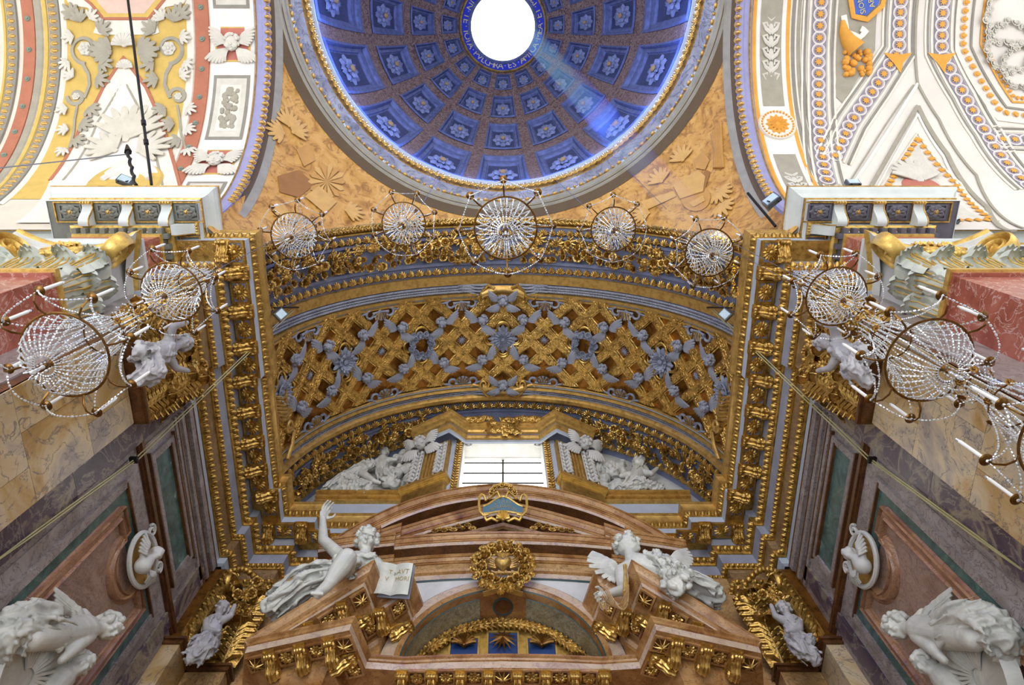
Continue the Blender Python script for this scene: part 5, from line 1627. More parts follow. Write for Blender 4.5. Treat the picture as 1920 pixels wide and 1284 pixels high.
    # great white and gold capital of the transept pilaster
    c3 = thing('capital', (sg * 7.3, 2.4, 9.75), 'white and gold composite capital of the red pilaster in the %s transept' % nm, None, None, 'structure')
    MB().box((sg * 7.3, 2.52, 10.7), (1.5, 0.74, 2.1)).obj('bell', M['white_stucco'], c3, False)
    def L3(p, s, out, me=LEAF_PALE):
        out = Vector(out); side = Vector((0, 0, 1)).cross(out)
        A3 = axes((sg * p[0], p[1], p[2]), out * s, side * s, Vector((0, 0, s)))
        lo = inst('acanthus_leaf', me, A3, c3); inst('leaf_vein', LEAF_VEIN, A3, lo)
    for x in (6.75, 7.3, 7.85): L3((x, 2.12, 9.76), 0.95, (0, -1, 0))
    for x in (6.55, 7.05, 7.55, 8.05): L3((x, 2.10, 10.2), 0.86, (0, -1, 0))
    for y in (2.3, 2.72): L3((6.52, y, 9.76), 0.9, (-sg, 0, 0))
    L3((6.5, 2.5, 10.25), 0.86, (-sg, 0, 0)); L3((6.55, 2.15, 10.1), 1.0, (-sg * 0.7, -0.7, 0))
    inst('volute', VOLP, axes((sg * 6.42, 1.98, 11.24), (sg * 0.9, 0.9, 0), (-sg * 0.9, 0.9, 0), (0, 0, 1.25)), c3)
    inst('volute', VOLP, axes((sg * 8.2, 1.98, 11.24), (-sg * 0.9, 0.9, 0), (sg * 0.9, 0.9, 0), (0, 0, 1.25)), c3)
    for dx in (-0.2, 0.2): inst('volute', VOLP, axes((sg * (7.3 + dx), 2.02, 11.2), (1 if dx > 0 else -1, 0, 0), (0, -1, 0), (0, 0, 0.8)) @ Matrix.Diagonal((0.6, 0.6, 0.8, 1)), c3)
    # abacus with hollow sides
    n = 20
    front_ = [(6.26 + 2.08 * k / n, 1.76 + 0.30 * (1 - (2 * k / n - 1) ** 2)) for k in range(n + 1)]
    sidep = [(6.26 + 0.22 * sin(pi * 0.5 * k / 8), 1.76 + 1.1 * k / 8) for k in range(1, 9)]
    pth = list(reversed(sidep)) + front_
    mb = MB(); mb.sweep([[(sg * (x + 0.05), y + 0.06, 11.52), (sg * (x + 0.04), y + 0.05, 11.62), (sg * x, y, 11.66), (sg * (x - 0.0), y - 0.01, 11.72)] for x, y in pth])
    mb.obj('abacus', M['white_stucco'], c3)
    mb = MB(); mb.tube([(sg * x, y, 11.77) for x, y in pth], lambda t: (0.05, 0.07), 8); mb.obj('abacus_rim', M['gold_pale'], c3, 50)
    mb = MB(); mb.grid(lambda u, v: (sg * (6.26 + 2.08 * u), 1.78 + 0.30 * (1 - (2 * u - 1) ** 2) + v * (1.0 - 0.30 * (1 - (2 * u - 1) ** 2)), 11.80), 20, 2); mb.obj('abacus_bed', M['white_stucco'], c3)
    mb = MB()
    for k in range(10): mb.merge(rosette_mb(5, 0.10, 2, 0.5, cup=0.9), frame((sg * (7.3 + r_.uniform(-0.28, 0.28)), 1.98, 11.5 + r_.uniform(-0.12, 0.12)), (0, -1, -0.3)))
    tag(mb.obj('abacus_flowers', M['gold_pale'], c3), None, None, None, 'stuff')
    mb = MB()
    for k in range(9):
        mb.ball((sg * (6.75 + 0.13 * k), 1.98, 10.98 - 0.12 * sin(pi * k / 8)), (0.075, 0.06, 0.06), 7, 5)
    mb.obj('laurel_swag', M['gold_pale'], c3)
    # oval medallion over the lower panel
    md = thing('oval_medallion', (sg * 5.7, 6.45, 8.75), 'white oval cartouche with a small bust on gold on the %s wall panel' % nm, 'medallion')
    OV = frame((sg * 5.66, 6.45, 9.08), (-sg, 0, -0.12), (0, 0, 1))
    mb = MB(); mb.lathe([(0, 0.02), (0.36, 0.02), (0.42, 0.06)], 28, OV @ Matrix.Diagonal((1, 0.72, 1, 1))); mb.obj('ground', M['gold_flat'], md)
    mb = MB(); mb.tube([OV @ Vector((0.44 * cos(a), 0.32 * sin(a), 0.07)) for a in [2 * pi * k / 40 for k in range(40)]], 0.04, 7, True)
    for s_ in (-1, 1):
        mb.tube([OV @ Vector((s_ * (0.34 + 0.1 * (1 - k / 24) * cos(0.5 * k)), 0.28 + 0.1 * (1 - k / 24) * sin(0.5 * k), 0.09)) for k in range(18)], 0.025, 6)
    mb.obj('rim', M['white_stucco'], md)
# ---------------------------------------------------------------- marble figures
def capsule(q, a, ra, b, rb, n=14):
    a, b = Vector(a), Vector(b)
    d = b - a
    if d.length < 1e-5: q.ball(a, max(ra, rb), n, 6); return
    q.ball(a, ra, n, 6); q.ball(b, rb, n, 6)
    q.tube([a, a.lerp(b, 0.33), a.lerp(b, 0.66), b], lambda t: ra + (rb - ra) * t, n)
def remesh(mb, vox, mat, name, smooth=3, fold=0.0, fscale=9.0, fdir=None):
    me = mb.mesh('tmp', None, False)
    o = bpy.data.objects.new('tmp', me); COL.objects.link(o)
    r = o.modifiers.new('r', 'REMESH'); r.mode = 'VOXEL'; r.voxel_size = vox; r.use_smooth_shade = True
    if smooth:
        s = o.modifiers.new('s', 'SMOOTH'); s.iterations = smooth; s.factor = 0.5
    dg = bpy.context.evaluated_depsgraph_get()
    res = bpy.data.meshes.new_from_object(o.evaluated_get(dg))
    bpy.data.objects.remove(o, do_unlink=True); bpy.data.meshes.remove(me)
    res.name = name
    if fold:
        ns = [v.normal.copy() for v in res.vertices]
        f = Vector(fdir) if fdir else Vector((1, 1, 1))
        for v, n in zip(res.vertices, ns):
            c = v.co
            s = c * fscale
            if fdir:
                along = f.normalized(); s = s - along * (s.dot(along) * 0.8)
            w = noise.noise(s)
            v.co = c + n * (fold * (0.5 - min(1.0, abs(w) * 3.2)) + 0.25 * fold * noise.noise(s * 2.7))
    res.polygons.foreach_set('use_smooth', [True] * len(res.polygons))
    res.materials.clear(); res.materials.append(mat)
    return res
def head_mb(c, face, up, r, q=None):
    """head of radius r; returns the skin parts added to q and a builder with the hair"""
    q = q or MB()
    F = frame(c, face, up)                      # local z = face direction, y = crown
    b = lambda x, y, z, s: q.ball(F @ Vector((x * r, y * r, z * r)), s if isinstance(s, float) else s, 8, 6)
    def e(x, y, z, sx, sy, sz):
        t = MB().ball((0, 0, 0), (sx * r, sy * r, sz * r), 10, 8); q.merge(t, F @ Matrix.Translation((x * r, y * r, z * r)))
    e(0, 0.12, -0.16, 0.84, 1.0, 0.92)            # skull
    e(0, -0.35, 0.24, 0.64, 0.72, 0.60)         # jaw
    e(0, -0.82, 0.56, 0.24, 0.2, 0.2)           # chin
    e(0, -0.08, 0.98, 0.10, 0.30, 0.16); e(0, -0.24, 1.06, 0.17, 0.12, 0.16)      # nose
    for s in (-1, 1):
        e(s * 0.40, -0.22, 0.70, 0.26, 0.24, 0.2)       # cheek
        e(s * 0.33, 0.28, 0.82, 0.30, 0.09, 0.13)       # brow
        e(s * 0.32, 0.08, 0.70, 0.14, 0.08, 0.09)        # eyeball
    e(0, -0.46, 0.84, 0.22, 0.055, 0.13); e(0, -0.60, 0.81, 0.18, 0.055, 0.13)      # lips
    e(0, 0.55, 0.62, 0.6, 0.35, 0.3)            # forehead
    hair = MB(); rr_ = random.Random(int(abs(c[0]) * 100) + 3)
    for k in range(58):
        a = rr_.uniform(0, 2 * pi); t = rr_.uniform(-0.55, 1.0)
        x, y, z = cos(a) * sqrt(max(0, 1 - t * t)), t, sin(a) * sqrt(max(0, 1 - t * t))
        if z > 0.35 and y < 0.45: continue
        hair.ball(F @ Vector((x * 0.93 * r, (y * 1.0 + 0.16) * r, (z * 1.05 - 0.1) * r)), r * rr_.uniform(0.2, 0.33), 7, 5)
    return q, hair
def hand_mb(q, wrist, dirn, palm_n, s=0.1, curl=0.5, point=False):
    F = frame(wrist, dirn, palm_n)               # z along the fingers, y palm normal
    q.merge(MB().ball((0, 0, 0.45 * s), (0.42 * s, 0.17 * s, 0.52 * s), 8, 6), F)
    for k, (x, L) in enumerate(((-0.30, 0.72), (-0.10, 0.85), (0.11, 0.8), (0.30, 0.62))):
        cu = 0.08 if (point and k == 0) else curl
        a = F @ Vector((x * s, 0, 0.85 * s)); b = F @ Vector((x * 1.15 * s, cu * 0.25 * s, (0.85 + L * 0.5) * s)); c = F @ Vector((x * 1.2 * s, cu * 0.8 * s, (0.85 + L * (1 - 0.45 * cu)) * s))
        capsule(q, a, 0.11 * s, b, 0.095 * s, 6); capsule(q, b, 0.095 * s, c, 0.075 * s, 6)
    a = F @ Vector((-0.34 * s, 0.05 * s, 0.25 * s)); b = F @ Vector((-0.66 * s, 0.2 * s, 0.55 * s)); c = F @ Vector((-0.72 * s, 0.28 * s, 0.85 * s))
    capsule(q, a, 0.13 * s, b, 0.11 * s, 6); capsule(q, b, 0.11 * s, c, 0.08 * s, 6)
def wing_mb(root, d1, d2, L, n=9, layers=3, nrm=None, w=0.055):
    """fan of feathers from root, swinging from direction d1 to d2"""
    q = MB(); d1, d2 = Vector(d1).normalized(), Vector(d2).normalized(); root = Vector(root)
    nr = Vector(nrm) if nrm else d1.cross(d2).normalized()
    for ly in range(layers):
        for k in range(n):
            t = k / (n - 1)
            d = (d1 * (1 - t) + d2 * t).normalized()
            l = L * (1 - 0.30 * ly) * (1 - 0.35 * t)
            p0 = root + d1 * (L * 0.28 * (1 - t)) * 0.8
            pts = [p0 + d * (l * s) + nr * (0.03 * ly + 0.05 * sin(pi * s)) + d2 * (0.08 * l * s * s) for s in (0, 0.3, 0.65, 1)]
            q.tube(pts, lambda s: (w * L * (0.6 + 0.7 * sin(pi * min(1, 0.25 + 0.68 * s))), 0.016), 6, up=nr)
    q.tube([root, root + d1 * L * 0.35, root + d1 * L * 0.7], lambda t: 0.07 * L * (1 - 0.5 * t), 8)
    return q
def drape(paths, r, vox, name, mat, fold=0.02, fscale=9, fdir=None, smooth=1):
    """cloth: a core along each path with ropes of folds laid round it"""
    q = MB(); rr_ = random.Random(len(paths) * 7 + int(r * 1000))
    for pth in paths:
        pth = [Vector(p) for p in pth]
        for a, b in zip(pth[:-1], pth[1:]): capsule(q, a, r * 0.70, b, r * 0.66, 7)
        t = (pth[-1] - pth[0]).normalized()
        u = t.orthogonal().normalized(); w = t.cross(u)
        n = 11
        for k in range(n):
            a0 = 2 * pi * k / n + rr_.uniform(-0.3, 0.3); tw = rr_.uniform(-0.9, 0.9)
            pts = []
            for i, p in enumerate(pth):
                f = i / max(1, len(pth) - 1)
                a = a0 + tw * f; R = r * rr_.uniform(0.74, 1.02)
                pts.append(p + u * (R * cos(a)) + w * (R * sin(a)))
            if len(pts) == 2: pts.insert(1, pts[0].lerp(pts[1], 0.5) + (u * cos(a0) + w * sin(a0)) * r * rr_.uniform(-0.15, 0.2))
            q.tube(pts, lambda t_: r * (0.15 + 0.07 * sin(3 * t_ + k)), 6)
    return remesh(q, vox, mat, name, smooth, fold, fscale * 1.25, fdir or (paths[0][-1] - paths[0][0]))
SK = M['white_marble']
def P_(px, py, Y): return atY(px, py, Y)
def X_(px, py, X): return atX(px, py, X)
# ---- left angel on the broken pediment
fa = thing('angel_statue', (-2.7, 7.0, 9.1), 'white marble angel raising one arm on the left broken pediment', 'statue')
pel = P_(640, 1075, 7.02); che = P_(670, 1060, 7.2); nek = P_(684, 1043, 7.14); hed = P_(687, 1014, 7.05)
shR = P_(648, 1052, 7.2); elR = P_(606, 1012, 7.15); wrR = P_(605, 972, 7.05); shL = P_(704, 1058, 7.12); elL = P_(722, 1075, 7.15); wrL = P_(738, 1068, 7.15)
kn = P_(650, 1047, 6.42); an = P_(614, 1098, 6.42); toe = P_(596, 1114, 6.28)
b = MB()
capsule(b, pel, 0.26, che, 0.25); capsule(b, che, 0.24, nek, 0.11); capsule(b, nek, 0.095, hed, 0.10)
capsule(b, shR, 0.13, elR, 0.095); capsule(b, elR, 0.095, wrR, 0.06); capsule(b, shL, 0.13, elL, 0.09); capsule(b, elL, 0.085, wrL, 0.06)
capsule(b, che, 0.2, shR, 0.13); capsule(b, che, 0.2, shL, 0.13)
capsule(b, pel, 0.22, kn, 0.16); capsule(b, kn, 0.15, kn.lerp(an, 0.35), 0.15); capsule(b, kn.lerp(an, 0.35), 0.15, an, 0.085)
capsule(b, an, 0.09, toe, 0.07)
for k in range(5): b.ball(toe + Vector((-0.07 + 0.035 * k, -0.04, -0.03 - 0.004 * k)), 0.032, 6, 5)
hand_mb(b, wrR, (P_(613, 950, 7.0) - wrR), (0.6, -0.6, 0), 0.25, 0.75, True)
hand_mb(b, wrL, Vector((0.3, -0.1, -0.5)), (0, -1, 0), 0.2, 0.6)
b, hair = head_mb(hed, (0.18, -0.72, -0.42), (0.1, -0.15, 1), 0.205, b)
inst('body', remesh(b, 0.0115, SK, 'body', 2), Matrix.Identity(4), fa)
inst('hair', remesh(hair, 0.012, SK, 'hair', 0, 0.014, 26), Matrix.Identity(4), fa)
k2 = P_(575, 1088, 7.05); f2 = P_(508, 1136, 7.2)
dr = drape([[pel, k2, f2], [pel + Vector((0, 0.15, 0.1)), k2 + Vector((-0.1, 0.2, 0.12)), f2 + Vector((0.1, 0.25, 0.1))], [pel, pel.lerp(kn, 0.55)], [pel + Vector((0, 0, 0.25)), pel]], 0.23, 0.017, 'robe', SK, 0.075, 6.0, (f2 - pel))
inst('robe', dr, Matrix.Identity(4), fa)
inst('sash', drape([[shL + Vector((-0.03, -0.12, 0.05)), che + Vector((-0.02, -0.22, -0.1)), pel + Vector((0.1, -0.22, 0.1))]], 0.09, 0.022, 'sash', SK, 0.03, 12), Matrix.Identity(4), fa)
wroot = che + Vector((-0.15, 0.25, 0.1))
inst('wing', wing_mb(wroot, P_(530, 1102, 7.4) - wroot, P_(572, 1072, 7.5) - wroot + Vector((0, 0, -0.2)), 0.82, 9, 3, (0, -1, -0.5)).mesh('wing', SK), Matrix.Identity(4), fa)
inst('wing', wing_mb(che + Vector((0.2, 0.3, 0.1)), (0.7, 0.35, -0.1), (0.5, 0.2, -0.8), 0.8, 7, 2, (0, -1, -0.5)).mesh('wing', SK), Matrix.Identity(4), fa)
# the open book it holds
bk = thing('open_book', P_(738, 1105, 7.15), 'white marble open book lettered in gold beside the left angel', 'book')
BF = frame(P_(738, 1086, 7.12), (-0.05, -0.85, -0.52), (0.1, 0, 1))
mb = MB()
def leaf_(u, v, sx): x = sx * 0.30 * u; return BF @ Vector((x, -0.27 + 0.52 * v, 0.05 * sin(pi * u) + 0.10 * u * (1 if sx > 0 else 0.4)))
for sx in (-1, 1): mb.grid(lambda u, v: leaf_(u, v, sx), 8, 3)
mb.obj('page', M['white_marble'], bk)
mb = MB()
for j in range(4): mb.grid(lambda u, v: BF @ Vector((0.30, -0.27 + 0.52 * v, 0.10 - 0.02 * j - 0.01 * u)), 1, 2)
mb.box((0, -0.01, -0.05), (0.62, 0.56, 0.03), BF)
mb.obj('cover', M['grey_stucco'], bk, False)
mb = MB()
for body, x, y, sz in (('AVT', 0.155, 0.10, 0.115), ('MORI', 0.155, -0.02, 0.10), ('T', -0.06, 0.10, 0.1), ('V', -0.10, -0.02, 0.1)):
    me = text_mesh(body, sz, None)
    for v in me.vertices:
        xx = v.co.x + x; u = abs(xx) / 0.30
        v.co = BF @ Vector((xx, v.co.y + y, 0.05 * sin(pi * min(1, u)) + 0.10 * u * (1 if xx > 0 else 0.4) + 0.008))
    mb.add([v.co for v in me.vertices], [tuple(p.vertices) for p in me.polygons])
tag(mb.obj('lettering', M['letter_gold'], bk, False), None, None, None, 'stuff')
# ---- right angel
fb = thing('angel_statue', (2.7, 7.1, 9.1), 'white marble angel looking up and holding cords on the right broken pediment', 'statue')
hed = P_(1178, 1022, 7.05); nek = P_(1183, 1048, 7.1); che = P_(1195, 1064, 7.22); pel = P_(1252, 1078, 7.2)
shL = P_(1166, 1072, 7.1); elL = P_(1168, 1106, 6.95); wrL = P_(1137, 1115, 6.8); shR = P_(1222, 1052, 7.25); elR = P_(1238, 1062, 7.05)
kn = P_(1262, 1080, 6.85); ft = P_(1345, 1115, 7.2)
b = MB()
capsule(b, pel, 0.25, che, 0.25); capsule(b, che, 0.22, nek, 0.11); capsule(b, nek, 0.10, hed, 0.10)
capsule(b, che, 0.2, shL, 0.13); capsule(b, shL, 0.125, elL, 0.085); capsule(b, elL, 0.085, wrL, 0.06); capsule(b, che, 0.2, shR, 0.15); capsule(b, shR, 0.14, elR, 0.1)
capsule(b, pel, 0.22, kn, 0.17); capsule(b, pel, 0.2, P_(1300, 1092, 7.1), 0.15); capsule(b, P_(1300, 1092, 7.1), 0.14, ft, 0.09)
hand_mb(b, wrL, Vector((-0.5, -0.1, -0.45)), (0, -0.6, -0.6), 0.22, 0.9)
b, hair = head_mb(hed, (0.62, -0.5, 0.12), (-0.25, -0.35, 0.9), 0.205, b)
inst('body', remesh(b, 0.0115, SK, 'body', 2), Matrix.Identity(4), fb)
inst('hair', remesh(hair, 0.012, SK, 'hair', 0, 0.014, 26), Matrix.Identity(4), fb)
inst('robe', drape([[shR, P_(1235, 1058, 7.05), P_(1255, 1072, 7.0), kn], [che, pel], [pel, P_(1300, 1092, 7.1), ft], [pel + Vector((0, 0.2, 0.05)), ft + Vector((0, 0.2, 0.1))], [kn, P_(1268, 1100, 6.7)], [kn + Vector((0.08, 0, 0)), P_(1280, 1090, 6.85)]], 0.2, 0.017, 'robe', SK, 0.07, 6.0, (ft - pel)), Matrix.Identity(4), fb)
wr0 = P_(1165, 1075, 7.3)
inst('wing', wing_mb(wr0, P_(1120, 1040, 7.3) - wr0, P_(1135, 1105, 7.1) - wr0, 0.62, 9, 3, (0, -1, -0.4), 0.08).mesh('wing', SK), Matrix.Identity(4), fb)
wr1 = P_(1255, 1050, 7.35)
inst('wing', wing_mb(wr1, P_(1275, 1035, 7.4) - wr1, P_(1295, 1062, 7.4) - wr1, 0.5, 7, 2, (0, -1, -0.4), 0.08).mesh('wing', SK), Matrix.Identity(4), fb)
cd = thing('scourge', P_(1130, 1130, 6.7), 'gilded scourge with hanging cords held by the right angel', 'scourge')
mb = MB()
for k in range(6):
    e0 = P_(1128 + 2 * k, 1118, 6.72); e1 = P_(1172 + k, 1112, 6.6)
    mb.tube([e0.lerp(e1, t) + Vector((0, -0.03 * k, -(0.26 + 0.05 * k) * 4 * t * (1 - t) - 0.0)) for t in [j / 12 for j in range(13)]], 0.011, 5)
for k in range(5): mb.tube([P_(1126 + 2 * k, 1118, 6.72), P_(1124 + 4 * k, 1132, 6.7), P_(1128 + 3 * k, 1143 + 2 * (k % 2), 6.68)], 0.01, 5)
mb.obj('cord', M['tan_marble'], cd)
mb = MB(); mb.tube([P_(1172, 1060, 6.62), P_(1172, 1072, 6.62), P_(1173, 1090, 6.6), P_(1173, 1112, 6.6)], lambda t: 0.035 + 0.012 * sin(14 * t), 8); mb.obj('handle', M['gold_pale'], cd)
# ---- smaller figures: angels on the capitals, putti on the wall panels, lunette reliefs
GS = M['angel_grey'] = plain('lilac_grey_stucco', srgb(184, 182, 184), 0.55, vary=0.15, scale=5, bmp=0.2)
def small_angel(name, label, mat, J, hr, limbs, drapes, wings, face, cat='statue', grp=None, vox=0.015, fold=0.045, up=(0, 0, 1), root=None):
    t = root or thing(name, J['pel'], label, cat, grp)
    b = MB()
    for a, ra, c, rc in limbs: capsule(b, J[a], ra, J[c], rc)
    b, hair = head_mb(J['head'], face, up, hr, b)
    bd = inst(name if root else 'body', remesh(b, vox, mat, 'body', 1), Matrix.Identity(4), t)
    if root: t = bd
    inst('hair', remesh(hair, vox, mat, 'hair', 1, 0.006, 22), Matrix.Identity(4), t)
    if drapes: inst('drapery', drape(drapes, hr * 1.3, vox * 1.15, 'drapery', mat, fold, 8), Matrix.Identity(4), t)
    for w in wings: inst('wing', wing_mb(*w).mesh('wing', mat), Matrix.Identity(4), t)
    return t
for sg in (-1, 1):
    nm = 'left' if sg < 0 else 'right'
    m = lambda px: px if sg < 0 else 2 * CX - px
    def Q(px, py, x): return X_(m(px), py, sg * x)
    J = dict(head=Q(343, 643, 5.05), neck=Q(328, 650, 5.08), che=Q(312, 655, 5.1), pel=Q(282, 668, 5.1), shA=Q(318, 632, 5.1), elA=Q(325, 612, 5.0), haA=Q(350, 605, 5.0),
             shB=Q(318, 672, 5.05), elB=Q(330, 690, 5.0), haB=Q(352, 695, 5.0), kn=Q(285, 695, 4.9), ft=Q(262, 715, 5.05), k2=Q(262, 660, 5.05))
    small_angel('angel_figure', 'grey stucco angel on the gilded capital at the %s chancel mouth' % nm, GS, J, 0.13,
                [('pel', 0.16, 'che', 0.16), ('che', 0.14, 'neck', 0.07), ('neck', 0.06, 'head', 0.07), ('che', 0.12, 'shA', 0.08), ('shA', 0.08, 'elA', 0.055), ('elA', 0.055, 'haA', 0.04),
                 ('che', 0.12, 'shB', 0.08), ('shB', 0.08, 'elB', 0.055), ('elB', 0.055, 'haB', 0.04), ('pel', 0.14, 'kn', 0.10), ('kn', 0.09, 'ft', 0.05), ('pel', 0.13, 'k2', 0.09)],
                [[J['pel'], J['kn'], J['ft']], [J['pel'], J['k2']], [J['che'], J['pel']]],
                [(J['che'] + Vector((sg * 0.1, 0.1, 0)), Q(345, 680, 5.2) - J['che'], Q(375, 710, 5.2) - J['che'], 0.6, 7, 2, (-sg, 0, -0.3), 0.06)],
                (-sg * 0.8, -0.4, -0.35))
    def Q2(px, py, y): return P_(m(px), py, y)
    J = dict(head=Q2(415, 1143, 8.5), neck=Q2(410, 1153, 8.52), che=Q2(400, 1168, 8.55), pel=Q2(395, 1196, 8.6), shA=Q2(388, 1165, 8.5), elA=Q2(386, 1180, 8.4), haA=Q2(410, 1183, 8.35),
             shB=Q2(418, 1162, 8.5), elB=Q2(432, 1155, 8.5), haB=Q2(440, 1135, 8.55), kn=Q2(385, 1212, 8.35), ft=Q2(360, 1235, 8.4), k2=Q2(370, 1208, 8.4), f2=Q2(355, 1228, 8.5))
    small_angel('angel_figure', 'grey stucco angel seated on the corner capital beside the altar on the %s' % nm, GS, J, 0.13,
                [('pel', 0.17, 'che', 0.16), ('che', 0.14, 'neck', 0.07), ('neck', 0.06, 'head', 0.07), ('che', 0.12, 'shA', 0.08), ('shA', 0.08, 'elA', 0.055), ('elA', 0.055, 'haA', 0.04),
                 ('che', 0.12, 'shB', 0.08), ('shB', 0.08, 'elB', 0.055), ('elB', 0.055, 'haB', 0.04), ('pel', 0.15, 'kn', 0.10), ('kn', 0.09, 'ft', 0.05), ('pel', 0.13, 'k2', 0.09), ('k2', 0.08, 'f2', 0.05)],
                [[J['pel'], J['kn'], J['ft']], [J['che'], J['pel']], [J['pel'], J['k2']]], [], (-sg * 0.45, -0.75, -0.35))
    # putti on the lower wall panel
    J = dict(head=Q(202, 1176, 5.42), neck=Q(182, 1178, 5.45), che=Q(158, 1180, 5.48), pel=Q(112, 1188, 5.5), shA=Q(166, 1192, 5.4), elA=Q(140, 1216, 5.32), haA=Q(115, 1238, 5.35),
             shB=Q(165, 1168, 5.55), elB=Q(155, 1150, 5.6), kn=Q(60, 1200, 5.4), ft=Q(25, 1190, 5.5), k2=Q(70, 1178, 5.55), f2=Q(35, 1165, 5.6))
    prl = thing('putti_relief', Q(45, 1290, 5.6), 'white marble relief of putti with a round shell shield on the %s wall panel' % nm, 'relief')
    small_angel('leaning_putto', None, SK, J, 0.17,
                [('pel', 0.2, 'che', 0.19), ('che', 0.17, 'neck', 0.09), ('neck', 0.09, 'head', 0.1), ('che', 0.15, 'shA', 0.1), ('shA', 0.1, 'elA', 0.075), ('elA', 0.075, 'haA', 0.05), ('che', 0.15, 'shB', 0.1), ('shB', 0.1, 'elB', 0.07),
                 ('pel', 0.19, 'kn', 0.13), ('kn', 0.13, 'ft', 0.07), ('pel', 0.18, 'k2', 0.13), ('k2', 0.12, 'f2', 0.07)],
                [[J['pel'], Q(85, 1165, 5.5), Q(40, 1150, 5.6)], [Q(85, 1170, 5.55), Q(30, 1180, 5.55), Q(0, 1200, 5.55)], [Q(20, 1160, 5.6), Q(0, 1230, 5.6)]],
                [(Q(150, 1165, 5.6), Q(120, 1125, 5.65) - Q(150, 1165, 5.6), Q(105, 1150, 5.65) - Q(150, 1165, 5.6), 0.55, 7, 3, (-sg, 0, 0), 0.075)], (-sg * 0.85, 0.2, -0.45), vox=0.017, fold=0.03, root=prl)
    J = dict(head=Q(148, 1246, 5.4), neck=Q(132, 1256, 5.45), che=Q(115, 1270, 5.5), pel=Q(85, 1300, 5.55))
    small_angel('small_putto', None, SK, J, 0.15,
                [('pel', 0.18, 'che', 0.17), ('che', 0.15, 'neck', 0.08), ('neck', 0.08, 'head', 0.09)], [], [], (-sg * 0.9, -0.1, -0.3), vox=0.017, root=prl)
    sh = prl
    SF = frame(Q(42, 1270, 5.62), (-sg, 0, 0), (0, 0, 1))
    mb = MB(); mb.lathe([(0.0, 0.05), (0.4, 0.04), (0.52, 0.10), (0.60, 0.14), (0.66, 0.06), (0.68, 0.0)], 36, SF); rimo = mb.obj('shield', SK, sh)
    mb = MB()
    for k in range(15):
        a = pi * (0.05 + 0.9 * k / 14)
        mb.tube([SF @ Vector((0.1 * cos(a), 0.1 * sin(a), 0.06)), SF @ Vector((0.3 * cos(a), 0.3 * sin(a), 0.1)), SF @ Vector((0.5 * cos(a), 0.5 * sin(a), 0.09))], lambda t: (0.01 + 0.045 * t, 0.025), 5)
    tag(mb.obj('shell_ribs', SK, rimo), None, None, None, 'stuff')
    # bust in the oval medallion
    md = [o for o in COL.objects if o.name.startswith('oval_medallion') and W[o].translation.x * sg > 0][0]
    b = MB(); c0 = Vector((sg * 5.52, 6.45, 9.0))
    b, hair = head_mb(c0 + Vector((-sg * 0.06, 0, 0.22)), (-sg, -0.2, -0.3), (0, 0, 1), 0.10, b)
    capsule(b, c0 + Vector((0, 0, -0.08)), 0.13, c0 + Vector((0, 0, 0.05)), 0.11); capsule(b, c0 + Vector((0, -0.14, -0.02)), 0.06, c0 + Vector((0, 0.14, -0.02)), 0.06); capsule(b, c0, 0.06, c0 + Vector((-sg * 0.05, 0, 0.2)), 0.05)
    b.merge(hair)
    inst('bust', remesh(b, 0.02, M['white_stucco'], 'bust', 2), Matrix.Identity(4), md)
    mb = MB()
    for s_ in (-1, 1): mb.merge(wing_mb(c0 + Vector((0.0, s_ * 0.12, 0)), (0, s_, 0.5), (0, s_, -0.6), 0.28, 6, 2, (-sg, 0, 0), 0.09))
    tag(mb.obj('bust_wing', M['white_stucco'], md), None, None, None, 'stuff')
# lunette reliefs
WSM = M['white_marble']
lrl = thing('lunette_relief', (-3.3, 9.0, 15.3), 'white stucco relief of a kneeling figure and an angel in the left lunette', 'relief')
rrl = thing('lunette_relief', (3.3, 9.0, 15.3), 'white stucco relief of a veiled woman and an angel in the right lunette', 'relief')
J = dict(head=P_(693, 872, 8.85), neck=P_(684, 878, 8.88), che=P_(670, 884, 8.92), pel=P_(648, 898, 8.95), kn=P_(690, 918, 8.85), ft=P_(625, 920, 8.95), sh=P_(680, 888, 8.85), el=P_(700, 902, 8.78), ha=P_(712, 905, 8.8))
small_angel('kneeling_figure', None, WSM, J, 0.16,
            [('pel', 0.2, 'che', 0.2), ('che', 0.17, 'neck', 0.09), ('neck', 0.08, 'head', 0.09), ('pel', 0.2, 'kn', 0.14), ('sh', 0.12, 'el', 0.08), ('el', 0.08, 'ha', 0.05)],
            [[J['che'], J['pel'], J['ft']], [J['pel'], J['kn']], [J['pel'], P_(612, 925, 8.98)], [J['head'] + Vector((-0.08, 0.08, 0.1)), J['che']], [J['kn'], J['ft']]], [], (0.7, -0.6, -0.35), 'relief', vox=0.018, fold=0.06, root=lrl)
J = dict(head=P_(720, 848, 8.9), neck=P_(719, 855, 8.92), che=P_(717, 863, 8.95), pel=P_(716, 880, 8.98), ft=P_(722, 900, 8.95), sh=P_(708, 864, 8.9), ha=P_(698, 872, 8.88), s2=P_(728, 862, 8.9), h2=P_(742, 862, 8.88))
small_angel('standing_angel', None, WSM, J, 0.13,
            [('pel', 0.17, 'che', 0.17), ('che', 0.14, 'neck', 0.07), ('neck', 0.07, 'head', 0.08), ('sh', 0.09, 'ha', 0.05), ('s2', 0.09, 'h2', 0.05)],
            [[J['che'], J['pel'], J['ft']], [J['pel'], P_(735, 895, 8.92)]], [], (-0.3, -0.8, -0.3), 'relief', vox=0.018, fold=0.06, root=lrl)
